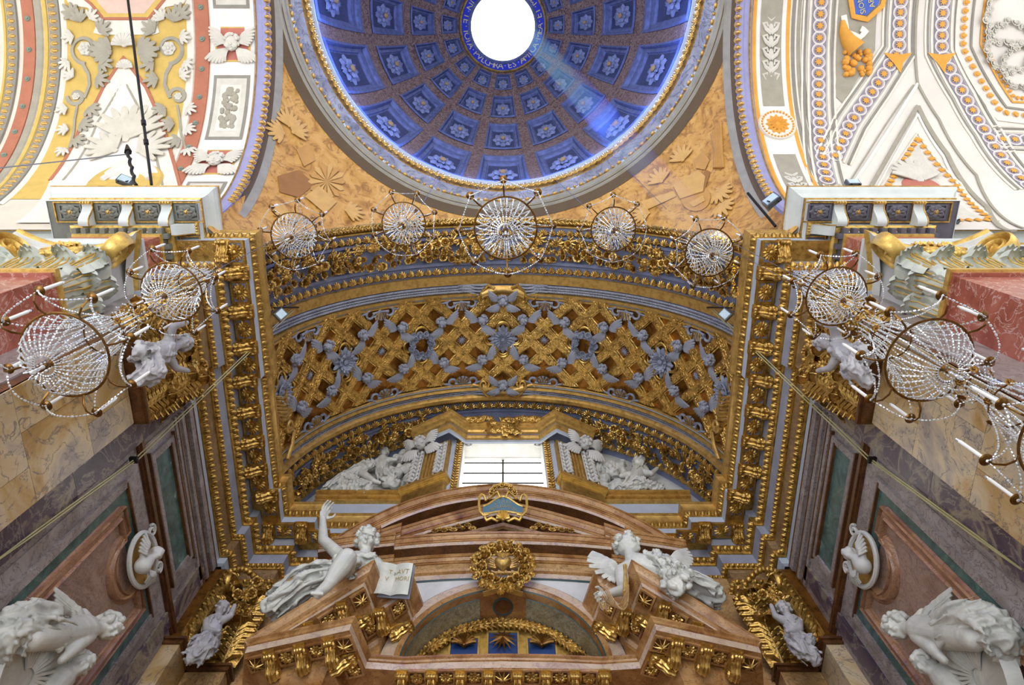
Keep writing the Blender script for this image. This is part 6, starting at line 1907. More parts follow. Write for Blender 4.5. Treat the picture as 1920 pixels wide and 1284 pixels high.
def clouds(c, spots, y):
    q = MB(); rr_ = random.Random(len(spots))
    for (px, py, r) in spots:
        cc = P_(px, py, y)
        for k in range(5): q.ball(cc + Vector((rr_.uniform(-r, r), rr_.uniform(-0.05, 0.05), rr_.uniform(-r, r) * 0.7)), r * rr_.uniform(0.45, 0.8), 8, 6)
    inst('cloud', remesh(q, 0.03, WSM, 'cloud', 3, 0.04, 6), Matrix.Identity(4), c)
clouds(lrl, [(768, 850, 0.2), (755, 862, 0.22), (765, 878, 0.22), (748, 885, 0.24), (735, 905, 0.2), (765, 895, 0.2)], 8.98)
J = dict(head=P_(1197, 866, 8.85), neck=P_(1196, 874, 8.88), che=P_(1196, 884, 8.92), pel=P_(1190, 902, 8.95), kn=P_(1215, 915, 8.85), ft=P_(1165, 922, 8.95), sh=P_(1208, 886, 8.88), el=P_(1222, 888, 8.85), ha=P_(1232, 878, 8.85), s2=P_(1180, 890, 8.88), h2=P_(1165, 892, 8.85))
small_angel('veiled_woman', None, WSM, J, 0.15,
            [('pel', 0.2, 'che', 0.2), ('che', 0.17, 'neck', 0.09), ('neck', 0.08, 'head', 0.09), ('sh', 0.11, 'el', 0.08), ('el', 0.08, 'ha', 0.05), ('s2', 0.11, 'h2', 0.07)],
            [[J['che'], J['pel'], J['ft']], [J['pel'], J['kn'], P_(1240, 920, 8.9)], [J['kn'], J['ft']], [J['head'] + Vector((0.05, 0.08, 0.12)), J['che'] + Vector((0.1, 0, 0))]], [], (-0.8, -0.5, -0.2), 'relief', vox=0.018, fold=0.06, root=rrl)
J = dict(head=P_(1121, 842, 8.9), neck=P_(1120, 849, 8.92), che=P_(1116, 857, 8.95), pel=P_(1112, 872, 8.98), ft=P_(1125, 893, 8.95), sh=P_(1108, 860, 8.9), ha=P_(1112, 880, 8.88))
small_angel('leaning_angel', None, WSM, J, 0.13,
            [('pel', 0.17, 'che', 0.17), ('che', 0.14, 'neck', 0.07), ('neck', 0.07, 'head', 0.08), ('sh', 0.09, 'ha', 0.06)],
            [[J['che'], J['pel'], J['ft']], [J['pel'], P_(1140, 890, 8.95)]], [(J['che'] + Vector((-0.05, 0.1, 0.1)), (-0.5, 0.2, 0.8), (-0.8, 0.2, -0.2), 0.45, 6, 2, (0, -1, -0.3), 0.08)], (0.6, -0.7, -0.3), 'relief', vox=0.018, fold=0.06, root=rrl)
clouds(rrl, [(1140, 872, 0.22), (1155, 880, 0.2), (1165, 872, 0.16), (1135, 895, 0.24), (1125, 912, 0.22), (1150, 910, 0.2)], 8.98)
# ---------------------------------------------------------------- crystal chandeliers
BEAD = MB().ball((0, 0, 0), (0.0115, 0.0115, 0.016), 5, 3)
def strand(mb, pts, step=0.036, r=1.0):
    pts = [Vector(p) for p in pts]
    acc = 0.0; nxt = 0.0; k = 0
    for a, b in zip(pts[:-1], pts[1:]):
        L = (b - a).length
        while nxt <= acc + L:
            p = a.lerp(b, (nxt - acc) / max(L, 1e-6))
            d = (b - a).normalized()
            s = r * (1.0 if k % 3 else 1.35)
            mb.merge(BEAD, frame(p, d, (0.3, 0.5, 0.81), s))
            nxt += step; k += 1
        acc += L
def ring_mb(r, w=0.012, h=0.02, n=40):
    q = MB(); q.tube([(r * cos(2 * pi * k / n), r * sin(2 * pi * k / n), 0) for k in range(n)], lambda t: (h, w), 6, True, up=(0, 0, 1)); return q
def make_chandelier():
    root = thing('chandelier', (0, 0, 0), 'crystal chandelier', 'chandelier', 'crystal chandeliers')
    PI2 = 2 * pi
    pol = lambda r, a, z: Vector((r * cos(a), r * sin(a), z))
    ring_mb(0.50, 0.008, 0.017, 48).obj('main_ring', M['brass'], root)
    ring_mb(0.13, 0.007, 0.011, 20).obj('lower_ring', M['brass'], root, M=Matrix.Translation((0, 0, -0.36)))
    ring_mb(0.25, 0.006, 0.011, 28).obj('upper_ring', M['brass'], root, M=Matrix.Translation((0, 0, 0.80)))
    ring_mb(0.13, 0.006, 0.011, 20).obj('crown_ring', M['brass'], root, M=Matrix.Translation((0, 0, 1.35)))
    mb = MB(); mb.tube([(0, 0, -0.36), (0, 0, 1.6)], 0.006, 6); mb.lathe([(0, -0.40), (0.03, -0.36), (0.02, -0.3), (0.05, -0.24), (0.0, -0.2)], 10); mb.obj('stem', M['brass'], root)
    mb = MB()
    for k in range(28):
        a = PI2 * k / 28
        strand(mb, [pol(0.125, a, -0.36), pol(0.26, a, -0.31), pol(0.40, a, -0.19), pol(0.485, a, 0.0)])
    tag(mb.obj('basket_strands', M['crystal'], root), None, None, None, 'stuff')
    mb = MB()
    for k in range(28):
        a = PI2 * k / 28
        strand(mb, [pol(0.485, a, 0.02), pol(0.37, a, 0.18), pol(0.285, a, 0.45), pol(0.25, a, 0.80)], 0.042)
    tag(mb.obj('upper_strands', M['crystal'], root), None, None, None, 'stuff')
    mb = MB()
    for k in range(15):
        a = PI2 * k / 15
        strand(mb, [pol(0.24, a, 0.82), pol(0.15, a, 1.05), pol(0.13, a, 1.35)], 0.045)
        strand(mb, [pol(0.13, a, 1.36), pol(0.22, a, 1.46), pol(0.26, a, 1.38)], 0.045)
    tag(mb.obj('crown_strands', M['crystal'], root), None, None, None, 'stuff')
    # finial drop
    mb = MB(); strand(mb, [(0, 0, -0.40), (0, 0, -0.52)], 0.03, 1.6); mb.ball((0, 0, -0.56), (0.03, 0.03, 0.045), 6, 4); tag(mb.obj('drop', M['crystal'], root), None, None, None, 'stuff')
    NA = 8
    arm = MB(); arm.tube([(0.50, 0, 0.0), (0.58, 0, -0.07), (0.68, 0, -0.08), (0.75, 0, -0.02), (0.76, 0, 0.06)], lambda t: (0.016 * (1 - 0.4 * t), 0.007), 6)
    armm = arm.mesh('arm', M['brass'])
    pan = MB(); pan.lathe([(0.0, 0.05), (0.035, 0.055), (0.064, 0.07), (0.066, 0.074), (0.03, 0.07), (0.024, 0.10), (0, 0.10)], 16, Matrix.Translation((0.76, 0, 0)))
    panm = pan.mesh('drip_pan', M['brass'])
    can = MB(); can.lathe([(0, 0.08), (0.021, 0.08), (0.02, 0.47), (0.01, 0.48), (0, 0.48)], 10, Matrix.Translation((0.76, 0, 0)))
    canm = can.mesh('candle', M['candle'])
    bul = MB().ball((0.76, 0, 0.505), (0.017, 0.017, 0.032), 7, 5)
    bulm = bul.mesh('bulb', M['crystal'])
    sw = MB()
    for k in range(NA):
        a = PI2 * (k + 0.3) / NA
        R = Matrix.Rotation(a, 4, 'Z')
        ao = inst('arm', armm, R, root)
        inst('drip_pan', panm, R, ao)
        co = inst('candle', canm, R, root)
        inst('bulb', bulm, R, co)
        a2 = PI2 * (k + 1.3) / NA
        p0, p1 = pol(0.76, a, 0.05), pol(0.76, a2, 0.05)
        strand(sw, [p0.lerp(p1, t) + Vector((0, 0, -0.24 * 4 * t * (1 - t) * 0.8)) for t in [j / 8 for j in range(9)]], 0.04)
        p1 = pol(0.26, a, 0.8)
        strand(sw, [p0.lerp(p1, t) + Vector((0, 0, -0.16 * 4 * t * (1 - t))) for t in [j / 8 for j in range(9)]], 0.045)
    tag(sw.obj('swags', M['crystal'], root), None, None, None, 'stuff')
    pl = rosette_mb(7, 0.05, 1, 0.3).mesh('rosette', M['brass'])
    for k in range(6):
        a = PI2 * k / 6
        inst('rosette', pl, frame(pol(0.27, a, 0.80), pol(1, a, -0.6)), root)
        inst('rosette', pl, frame(pol(0.20, a, 1.38), pol(1, a, -0.6)), root)
    return root
proto = make_chandelier()
def copy_thing(o, loc, rotz=0.0, sc=1.0):
    r = o.copy(); COL.objects.link(r)
    r.matrix_basis = Matrix.Translation(loc) @ Matrix.Rotation(rotz, 4, 'Z') @ Matrix.Diagonal((sc, sc, sc, 1))
    for ch in list(o.children):
        c = ch.copy(); COL.objects.link(c); c.parent = r; c.matrix_parent_inverse = ch.matrix_parent_inverse.copy()
        for g in list(ch.children):
            d = g.copy(); COL.objects.link(d); d.parent = c; d.matrix_parent_inverse = g.matrix_parent_inverse.copy()
    return r
def at_w(px, py, w): return ray(px, py) * w      # the ray's own depth is 1
CHAND = [(122, 666, 7.4, 0.95, 0.3, 'crystal chandelier hanging lowest in front of the left chancel pilaster'),
         (322, 548, 10.0, 0.88, 1.0, 'crystal chandelier hanging by the gilded capital on the left'),
         (552, 442, 14.4, 0.98, 0.7, 'crystal chandelier under the left foot of the front arch'),
         (757, 420, 15.4, 0.98, 0.2, 'crystal chandelier on the left shoulder of the front arch'),
         (948, 428, 11.6, 1.06, 0.5, 'crystal chandelier hanging on the axis before the front arch'),
         (1150, 430, 15.4, 1.0, 1.3, 'crystal chandelier on the right shoulder of the front arch'),
         (1330, 474, 14.2, 1.0, 0.9, 'crystal chandelier under the right foot of the front arch'),
         (1568, 556, 9.8, 0.86, 0.1, 'crystal chandelier hanging by the gilded capital on the right'),
         (1742, 676, 7.5, 0.95, 0.6, 'crystal chandelier hanging before the right chancel pilaster below its capital'),
         (2012, 822, 5.9, 0.92, 0.2, 'crystal chandelier hanging lowest on the right')]
M['wire'] = plain('grey_wire', srgb(110, 112, 120), 0.5, 0.4)
for i, (px, py, w, sc, rz, lab) in enumerate(CHAND):
    p = at_w(px, py, w)
    c = copy_thing(proto, p, rz, sc)
    c['label'] = lab
    W[c] = c.matrix_basis.copy()
    r2 = p.x ** 2 + (p.y - DCY) ** 2
    top = 20.0 if r2 < 5.6 ** 2 else VZ + sqrt(max(0.3, RHO * RHO - r2))
    if p.y > 2.48: top = VZ + sqrt(VR * VR - p.x ** 2)
    if i == 0: top = at_w(*CHAND[1][:3]).z - 0.5
    if i == 8: top = at_w(*CHAND[7][:3]).z - 0.5
    wv = thing('suspension_wire', (p.x, p.y, p.z + 1.6 * sc), 'thin wire above the ' + lab.replace('crystal ', ''), 'wire')
    mb = MB(); mb.tube([(p.x, p.y, p.z + 1.6 * sc), (p.x, p.y, top)], 0.006, 5)
    mb.obj('wire', M['wire'], wv)
    bpy.context.view_layer.update()
for ch in list(proto.children):
    for g in list(ch.children): bpy.data.objects.remove(g, do_unlink=True)
    bpy.data.objects.remove(ch, do_unlink=True)
bpy.data.objects.remove(proto, do_unlink=True)
# ---------------------------------------------------------------- cables, rods and floodlights
M['cable'] = plain('yellow_grey_cable', srgb(176, 168, 120), 0.5)
M['flood_glass'] = plain('pale_flood_glass', srgb(190, 210, 222), 0.2)
M['flood_case'] = plain('grey_flood_case', srgb(92, 100, 104), 0.4, 0.3)
def sag(a, b, s, n=16): return [Vector(a).lerp(Vector(b), k / n) + Vector((0, 0, -s * 4 * (k / n) * (1 - k / n))) for k in range(n + 1)]
for sg in (-1, 1):
    nm = 'left' if sg < 0 else 'right'
    m = lambda px: px if sg < 0 else 2 * CX - px
    cb = thing('cable', atX(m(0), 1040, sg * 5.5), 'loose pale cable running down the %s chancel wall from the vault' % nm, 'cable')
    a = atX(m(548), 580, sg * 4.9); b_ = atX(m(251), 862, sg * 5.66); e_ = atX(m(60), 1000, sg * 5.68); f_ = atX(m(-30), 1068, sg * 5.68)
    for off in (0, 0.03):
        mb = MB(); mb.tube([q + Vector((-sg * off, off, 0)) for q in sag(a, b_, 0.05)] + [q + Vector((-sg * off * 0.3, off, 0)) for q in sag(b_, e_, -0.03, 8)] + [f_], 0.011, 5)
        mb.obj('strand', M['cable'], cb)
    mb = MB(); mb.box(tuple(b_), (0.12, 0.1, 0.05)); mb.obj('clip', M['dark_metal'], cb, False)
    fl = thing('floodlight', atX(m(525), 590, sg * 4.9), 'small square floodlight on the cornice at the %s foot of the vault' % nm, 'floodlight')
    FF = frame(atX(m(526), 590, sg * 4.7), (-sg * 0.6, -0.5, -0.6), (0, 0, 1))
    mb = MB(); mb.box((0, 0, 0), (0.2, 0.24, 0.08), FF); mb.obj('case', M['flood_case'], fl, False)
    mb = MB(); mb.box((0, 0, 0.045), (0.16, 0.19, 0.012), FF); mb.obj('glass', M['flood_glass'], fl, False)
    mb = MB(); mb.tube([atX(m(514), 577, sg * 4.95), atX(m(575), 576, sg * 4.8)], 0.02, 6); mb.obj('bracket', M['dark_metal'], fl)
def flood(label, p, n, s=0.3):
    fl = thing('floodlight', p, label, 'floodlight')
    FF = frame(p + Vector((0, 0, s * 0.5)), n, (0, 0, 1))
    MB().box((0, 0, 0), (s, s * 0.75, s * 0.35), FF).obj('case', M['flood_case'], fl, False)
    MB().box((0, 0, s * 0.18), (s * 0.82, s * 0.58, 0.02), FF).obj('glass', M['flood_glass'], fl, False)
    mb = MB()
    for k in (-1, 1): mb.tube([p + Vector((k * s * 0.3, 0, 0)), p + Vector((k * s * 0.3, 0, s * 0.4))], 0.015, 5)
    mb.obj('yoke', M['dark_metal'], fl)
zt = 14.03
flood('black framed stage floodlight on the left transept cornice', atZ(228, 340, zt), (0.3, -0.8, -0.5), 0.28)
flood('white floodlight on top of the right transept cornice', atZ(1605, 345, zt), (0, -0.9, -0.4), 0.26)
flood('grey floodlight at the chancel end of the right transept cornice', atZ(1452, 378, zt), (-0.6, -0.7, -0.4), 0.32)
flood('small floodlight beyond the end of the right transept cornice', atZ(1793, 412, zt), (0.2, -0.9, -0.5), 0.24)
rd = thing('tie_rod', atZ(284, 346, zt), 'long dark tie rod rising from the left transept cornice', 'rod')
a, b_ = atZ(284, 346, zt), atZ(236, -30, 17.5)
mb = MB(); mb.tube([a, b_], 0.03, 8); mb.obj('rod', M['dark_metal'], rd)
mb = MB()
for t in (0.18, 0.27): mb.tube([a.lerp(b_, t), a.lerp(b_, t + 0.02)], 0.05, 8)
mb.obj('coupling', M['dark_metal'], rd)
ps = thing('twisted_post', atZ(254, 347, zt), 'short twisted black iron post on the left transept cornice', 'post')
a, b_ = atZ(254, 347, zt), atZ(240, 285, 14.9)
mb = MB(); mb.tube([a.lerp(b_, k / 24) + Vector((0.02 * cos(k), 0.02 * sin(k), 0)) for k in range(25)], 0.035, 6); mb.obj('post', M['dark_metal'], ps)
mb = MB(); mb.tube([b_, atZ(238, 272, 15.1)], lambda t: 0.08 * (1 - 0.7 * t), 6); mb.obj('finial', M['dark_metal'], ps)
wi = thing('stay_wire', b_, 'grey stay wire from the twisted post towards the left transept', 'wire')
mb = MB(); mb.tube(sag(atZ(240, 289, 14.88), atZ(-20, 317, 14.6), 0.03), 0.014, 5); mb.obj('wire', M['wire'], wi)
rd = thing('tie_rod', atZ(1452, 424, zt), 'short dark rod at the chancel end of the right transept cornice', 'rod')
mb = MB(); mb.tube([atZ(1454, 424, zt), atZ(1402, 362, 15.2)], 0.03, 6); mb.obj('rod', M['dark_metal'], rd)
for lab, p0, p1 in (('thin wire from the dome cornice on the right of the axis', DP(0.02, 0.62), at_w(1250, 392, 17.2)), ('thin wire from the dome cornice near the axis', DP(0.02, 0.28), at_w(1110, 400, 17.0)), ('thin wire from the dome cornice on the left of the axis', DP(0.02, -0.35), at_w(790, 385, 17.2))):
    wi = thing('hanging_wire', p1, lab, 'wire')
    mb = MB(); mb.tube([p0, p1], 0.008, 5); mb.obj('wire', M['wire'], wi)
# ---------------------------------------------------------------- painted transept vaults
def tstrip(sg, x0, x1, th0, th1, h, name, mat, par, n=40, h1=None):
    mb = MB(); mb.grid(lambda u, v: TP(sg * (x0 + (x1 - x0) * v), th0 + (th1 - th0) * u, h + ((h1 if h1 is not None else h) - h) * v), n, 1)
    return mb.obj(name, mat, par)
def tprof(sg, prof, th0, th1, name, mat, par, n=48):
    mb = MB(); mb.sweep([[TP(sg * x, th0 + (th1 - th0) * i / n, h) for x, h in prof] for i in range(n + 1)])
    return mb.obj(name, mat, par, 25)
def tpatch(poly, h, name, mat, par):                 # polygon of (x, th), drawn as a fan of strips
    mb = MB()
    cx = sum(p[0] for p in poly) / len(poly); ct = sum(p[1] for p in poly) / len(poly)
    pts = []
    for a, b in zip(poly, poly[1:] + poly[:1]):
        for k in range(6): pts.append((a[0] + (b[0] - a[0]) * k / 6, a[1] + (b[1] - a[1]) * k / 6))
    rings = [[TP(cx + (x - cx) * s, ct + (t - ct) * s, h) for x, t in pts] for s in (0.0, 0.34, 0.67, 1.0)]
    mb.sweep(rings, True)
    return mb.obj(name, mat, par)
def TF(x, th, h=0.0, up=None, sc=1.0):
    p = TP(x, th, h); n = Vector((0, -sin(th), -cos(th)))
    return frame(p, n, up if up is not None else (0, -cos(th), sin(th)), sc)
def tline(pts, r, name, mat, par, h=0.02, n=6):
    out = []
    for a, b in zip(pts[:-1], pts[1:]):
        k = max(2, int(hypot(b[0] - a[0], (b[1] - a[1]) * TR) / 0.15))
        out += [TP(a[0] + (b[0] - a[0]) * i / k, a[1] + (b[1] - a[1]) * i / k, h) for i in range(k)]
    out.append(TP(pts[-1][0], pts[-1][1], h))
    mb = MB(); mb.tube(out, lambda t: (r, r * 0.4), n, up=Vector((0, 0, -1)))
    return mb.obj(name, mat, par)
PX = lambda px, py: on_transept(px, py)
C_ = lambda *c: plain('paint_%d_%d_%d' % c, srgb(*c), 0.75, vary=0.07, scale=4)
M['lilac'] = C_(150, 150, 190); M['brick_red'] = C_(176, 110, 84); M['rose_red'] = C_(186, 112, 96); M['gold_paint'] = C_(206, 174, 92); M['grisaille_soft'] = C_(204, 198, 182)
M['cream'] = C_(226, 220, 206); M['grisaille'] = C_(160, 154, 138); M['grisaille_light'] = C_(206, 202, 190); M['stone_grey'] = C_(140, 136, 126)  # greys and creams are plain fresco paint
M['orange_paint'] = C_(224, 160, 62); M['lilac_pale'] = C_(196, 182, 188); M['white_paint'] = C_(232, 228, 220); M['mauve_grey'] = C_(140, 134, 146); M['umber'] = C_(92, 74, 46)
EGP = egg_mb(0.085).mesh('egg', M['orange_paint']); EGG = egg_mb(0.085).mesh('egg', M['gold_flat'])
T0, T1 = -0.12, 1.25
# moulded edge of both crossing arches and the dark border of the pendentives
for sg in (-1, 1):
    nm = 'left' if sg < 0 else 'right'
    ed = thing('arch_moulding', (sg * 5.95, DCY, 18.9), 'lilac and gold egg moulding on the edge of the %s crossing arch' % nm, None, None, 'structure')
    def ap(x, th, r): return Vector((sg * x, DCY + r * sin(th), VZ + r * cos(th)))
    for prof, nm2, mt in (([(5.86, 5.36), (5.86, 5.28), (5.92, 5.24), (6.02, 5.25)], 'torus', M['lilac']), ([(6.02, 5.25), (6.04, 5.32), (6.20, 5.34), (6.32, 5.45)], 'soffit', M['lilac']), ([(6.20, 5.335), (6.22, 5.30), (6.25, 5.335)], 'gold_line', M['gold_flat'])):
        mb = MB(); mb.sweep([[ap(x, -1.5 + 3.0 * i / 80, r) for x, r in prof] for i in range(81)]); mb.obj(nm2, mt, ed, 30)
    k = -0.15
    while k < 1.3:
        inst('egg', EGG, frame(ap(5.90, k, 5.245), (-sg * 0.45, -sin(k), -cos(k)), (sg, 0, 0), 0.95), ed); k += 0.036
    bd = thing('pendentive_border', (sg * 5.7, DCY, 18.5), 'dark olive border of the %s pendentives' % nm, None, None, 'structure')
    for d0, d1, mt in ((0.03, 0.16, M['umber']), (0.16, 0.30, M['ring_grey'])):
        mb = MB()
        def q_(u, v, d0=d0, d1=d1):
            d = d0 + (d1 - d0) * v; x = HP - d; R = sqrt((RHO - 0.02) ** 2 - x * x); t = -1.5 + 3.0 * u
            return Vector((sg * x, DCY + R * sin(t), VZ + R * cos(t)))
        mb.grid(q_, 80, 1); mb.obj('border', mt, bd)
mb = MB(); mb.grid(lambda u, v: Vector((0, 0, 0)) + sph(5.66 + 0.30 * v, 2 * pi * u) + Vector((0, 0, -0.02)), 128, 2, cu=True)
pb = mb.obj('ring_border', M['umber'], ring)
# gold beads and leaves of the dome ring
BD = MB().ball((0, 0, 0), (0.075, 0.05, 0.045), 8, 5).mesh('bead', M['gold_flat'])
LV = palmette_mb(0.17, 0.17, 5, 0.04).mesh('leaf', M['gold'])
for k in range(100):
    a = -1.75 + 3.5 * k / 99
    inst('bead', BD, frame((5.49 * sin(a), DCY + 5.49 * cos(a), 19.38), (-sin(a), -cos(a), -1.2), (0, 0, 1), (1 if k % 2 else 0.55, 1, 1)), ring)
    inst('leaf', LV, frame((5.235 * sin(a), DCY + 5.235 * cos(a), 19.79), (-sin(a), -cos(a), -0.9), (0, 0, 1), (0.95, 0.9, 1)), ring)
# ---------------- left vault
L = TV[-1]
tprof(-1, [(6.3, 0.0), (6.3, 0.02), (7.40, 0.02), (7.40, 0.0)], T0, T1, 'panel_band', M['white_paint'], L)
tprof(-1, [(7.44, 0.0), (7.45, 0.03), (7.80, 0.03), (7.81, 0.0)], T0, T1, 'stud_band', M['brick_red'], L)
tprof(-1, [(7.82, 0.0), (7.84, 0.03), (7.90, 0.03), (7.93, 0.01), (8.02, 0.01)], T0, T1, 'cream_moulding', M['cream'], L)
tprof(-1, [(11.06, 0.01), (11.12, 0.03), (11.2, 0.02)], T0, T1, 'cream_moulding', M['cream'], L)
tprof(-1, [(11.2, 0.0), (11.22, 0.05), (11.48, 0.05), (11.5, 0.0)], T0, T1, 'egg_band', M['stone_grey'], L)
tprof(-1, [(11.52, 0.0), (11.54, 0.03), (11.66, 0.0)], T0, T1, 'gold_line', M['gold_paint'], L)
tprof(-1, [(11.66, 0.0), (11.7, 0.02), (11.84, 0.02)], T0, T1, 'grey_line', M['grisaille'], L)
tprof(-1, [(11.86, 0.0), (11.87, 0.03), (12.16, 0.03), (12.17, 0.0)], T0, T1, 'stud_band', M['brick_red'], L)
tprof(-1, [(12.28, 0.0), (12.3, 0.05), (12.54, 0.05), (12.56, 0.0)], T0, T1, 'egg_band', M['stone_grey'], L)
tprof(-1, [(12.58, 0.0), (12.6, 0.03), (12.68, 0.0)], T0, T1, 'gold_line', M['gold_paint'], L)
STUD = MB().lathe([(0, 0.05), (0.02, 0.05), (0.03, 0.02), (0.06, 0.035), (0.07, 0.0)], 14).mesh('stud', C_(130, 146, 132))
k = -0.02
while k < 1.2:
    inst('stud', STUD, TF(-7.625, k, 0.03), L); inst('stud', STUD, TF(-12.02, k + 0.05, 0.03), L); k += 0.142
k = -0.02
while k < 1.22:
    inst('egg', EGG, TF(-11.35, k, 0.05, (1, 0, 0), (0.8, 1.1, 0.6)), L); inst('egg', EGG, TF(-12.42, k, 0.05, (1, 0, 0), (0.8, 1.0, 0.6)), L); k += 0.034
# painted coffers: fruit panels and cherub plaques
CHB = cherub_mb(2).mesh('cherub_head', M['grisaille_light'])
FRUIT = MB(); fr_ = random.Random(2)
for k in range(60): FRUIT.ball((fr_.uniform(-0.17, 0.17), fr_.uniform(-0.5, 0.5), 0.02), fr_.uniform(0.05, 0.085), 7, 5)
FRUIT = FRUIT.mesh('fruit_swag', M['grisaille'])
for th in (0.29, 0.93):
    pq = MB(); 
    for a0, b0 in ((0.42, 0.30), (0.30, 0.42)):
        pq.grid(lambda u, v: TP(-6.85 + (2 * u - 1) * a0, th + (2 * v - 1) * b0 / TR, 0.035 if a0 > b0 else 0.036), 2, 6)
    po = pq.obj('plaque', M['rose_red'], L)
    for a0, b0 in ((0.42, 0.30), (0.30, 0.42)):
        tline([(-6.85 - a0, th - b0 / TR), (-6.85 + a0, th - b0 / TR)] if b0 > a0 else [(-6.85 - a0, th - b0 / TR), (-6.85 - a0, th + b0 / TR)], 0.025, 'plaque_edge', M['gold_paint'], po, 0.03)
        tline([(-6.85 - a0, th + b0 / TR), (-6.85 + a0, th + b0 / TR)] if b0 > a0 else [(-6.85 + a0, th - b0 / TR), (-6.85 + a0, th + b0 / TR)], 0.025, 'plaque_edge', M['gold_paint'], po, 0.03)
    inst('cherub_head', CHB, TF(-6.85, th, 0.04, None, (1.9, 1.9, 0.8)), L)
for th in (-0.03, 0.61, 1.22):
    for hw, hh, h, mt in ((0.46, 0.95, 0.03, M['stone_grey']), (0.38, 0.86, 0.034, M['grisaille_light']), (0.26, 0.68, 0.038, M['cream'])):
        if th > 1 or th < 0: hh = hh * 0.9
        mb = MB(); mb.grid(lambda u, v: TP(-6.85 + (2 * u - 1) * hw, th + (2 * v - 1) * hh / TR, h), 2, 12); mb.obj('painted_coffer', mt, L)
    inst('fruit_swag', FRUIT, TF(-6.85, th, 0.04, None, (1.0, 1.15, 0.5)), L)
# gold field with scrolls and the white groin triangle
tprof(-1, [(8.02, 0.012), (9.0, 0.012), (10.0, 0.012), (11.06, 0.012)], 0.05, 1.2, 'gold_field', M['gold_paint'], L)
apx = PX(232, 108)
tri = [apx] + [PX(*p) for p in ((275, 165), (305, 235), (330, 320), (337, 350), (300, 420), (30, 420), (95, 340), (150, 245), (195, 165))]
tpatch(tri, 0.03, 'groin', M['cream'], L)
tpatch([PX(*p) for p in ((233, 150), (262, 205), (292, 290), (305, 350), (290, 410), (90, 410), (120, 340), (185, 230))], 0.036, 'groin_field', M['white_paint'], L)
tline([PX(95, 340), PX(150, 245), PX(195, 165), apx, PX(275, 165), PX(305, 235), PX(330, 320), PX(338, 352)], 0.05, 'groin_edge', M['brick_red'], L, 0.03)
tline([PX(120, 340), PX(185, 230), PX(233, 150), PX(262, 205), PX(292, 290), PX(305, 350)], 0.035, 'groin_line', M['grisaille'], L, 0.035)
for h, pts, mt in ((0.03, ((100, -40), (132, 10), (165, 12), (182, 48), (176, 62), (190, 66), (288, 66), (300, 62), (296, 48), (312, 12), (345, 8), (370, -40)), M['cream']),
                   (0.036, ((150, -30), (172, 8), (195, 36), (280, 36), (305, 5), (325, -30)), M['gold_paint']), (0.04, ((168, -30), (185, 5), (203, 26), (272, 26), (292, 2), (308, -30)), M['rose_pale'] if 'rose_pale' in M else M.setdefault('rose_pale', C_(216, 186, 170)))):
    tpatch([PX(*p) for p in pts], h, 'octagon_panel', mt, L)
tline([PX(150, -10), PX(172, 8), PX(195, 36), PX(280, 36), PX(305, 5), PX(318, -12)], 0.04, 'octagon_edge', M['brick_red'], L, 0.04)
SHL = shell_mb(0.3, 9, 0.06).mesh('shell', M['grisaille_light'])
inst('shell', SHL, TF(*PX(236, 88), 0.04), L)
inst('shell', SHL, TF(*PX(237, 130), 0.04, None, 0.7), L)
for sx in (-1, 1): inst('palm_leaf', palmette_mb(0.5, 0.5, 7, 0.04).mesh('palm_leaf', M['grisaille']), TF(*PX(236 + sx * 28, 100), 0.04, (sx * 1.0, -0.2, 0)), L)
inst('palm_leaf', palmette_mb(0.6, 1.3, 9, 0.05).mesh('palm_leaf', M['grisaille_soft']), TF(*PX(240, 260), 0.045), L)
for sx in (-1, 1):
    inst('palm_leaf', palmette_mb(0.5, 0.8, 7, 0.05).mesh('palm_leaf', M['grisaille_soft']), TF(*PX(240 + sx * 24, 285), 0.045, (sx * 0.9, -0.5, 0.2)), L)
def spiral(cx, cy, r, turns, sx, a0, name='scroll'):
    pts = []
    for k in range(46):
        t = k / 45; rr2 = r * (1 - 0.86 * t); a = a0 + sx * 2 * pi * turns * t
        pts.append(PX(cx + rr2 * cos(a), cy + rr2 * sin(a)))
    tline(pts, 0.055, name, M['grisaille'], L, 0.03)
    inst('flower', rosette_mb(6, r * 0.0062, 2, 0.3).mesh('flower', M['grisaille_light']), TF(*PX(cx, cy), 0.04), L)
PALM = [palmette_mb(0.34, 0.38, 5, 0.04).mesh('leaf', M['grisaille']), palmette_mb(0.26, 0.3, 5, 0.04).mesh('leaf', M['grisaille_light'])]
for sx, X0 in ((1, 161), (-1, 318)):
    spiral(X0, 92, 29, 1.3, sx, pi / 2)
    spiral(X0 - sx * 17, 182, 17, 1.3, -sx, pi)
    tline([PX(X0 - sx * 5, 120), PX(X0 + sx * 6, 140), PX(X0 + sx * 8, 160), PX(X0 - sx * 2, 185)], 0.05, 'stem', M['grisaille'], L, 0.03)
    tline([PX(X0 - sx * 15, 198), PX(X0 - sx * 20, 225), PX(X0 - sx * 22, 250), PX(X0 - sx * 32, 285)], 0.035, 'stem', M['grisaille'], L, 0.03)
    for j, (dx, dy, ux, uy) in enumerate(((28, 60, 1, -1), (-22, 70, -1, 0.2), (30, 118, 1, 0.6), (-30, 118, -1, 1), (22, 150, 1, 0.3), (-22, 145, -1, -0.6), (8, 205, 1, 1), (-34, 205, -1, 0.6), (-8, 235, 1, 0.3), (-32, 245, -1, 0.3), (-20, 265, 1, 0.8), (-36, 282, -0.3, 1), (-8, 40, -0.2, -1), (10, 36, 0.8, -1), (-20, 30, -0.8, -1))):
        x, t = PX(X0 + sx * dx, 0 + dy)
        inst('leaf', PALM[j % 2], TF(x, t, 0.03, (sx * ux, 0.8 * uy, -0.2 * uy), 0.9), L)
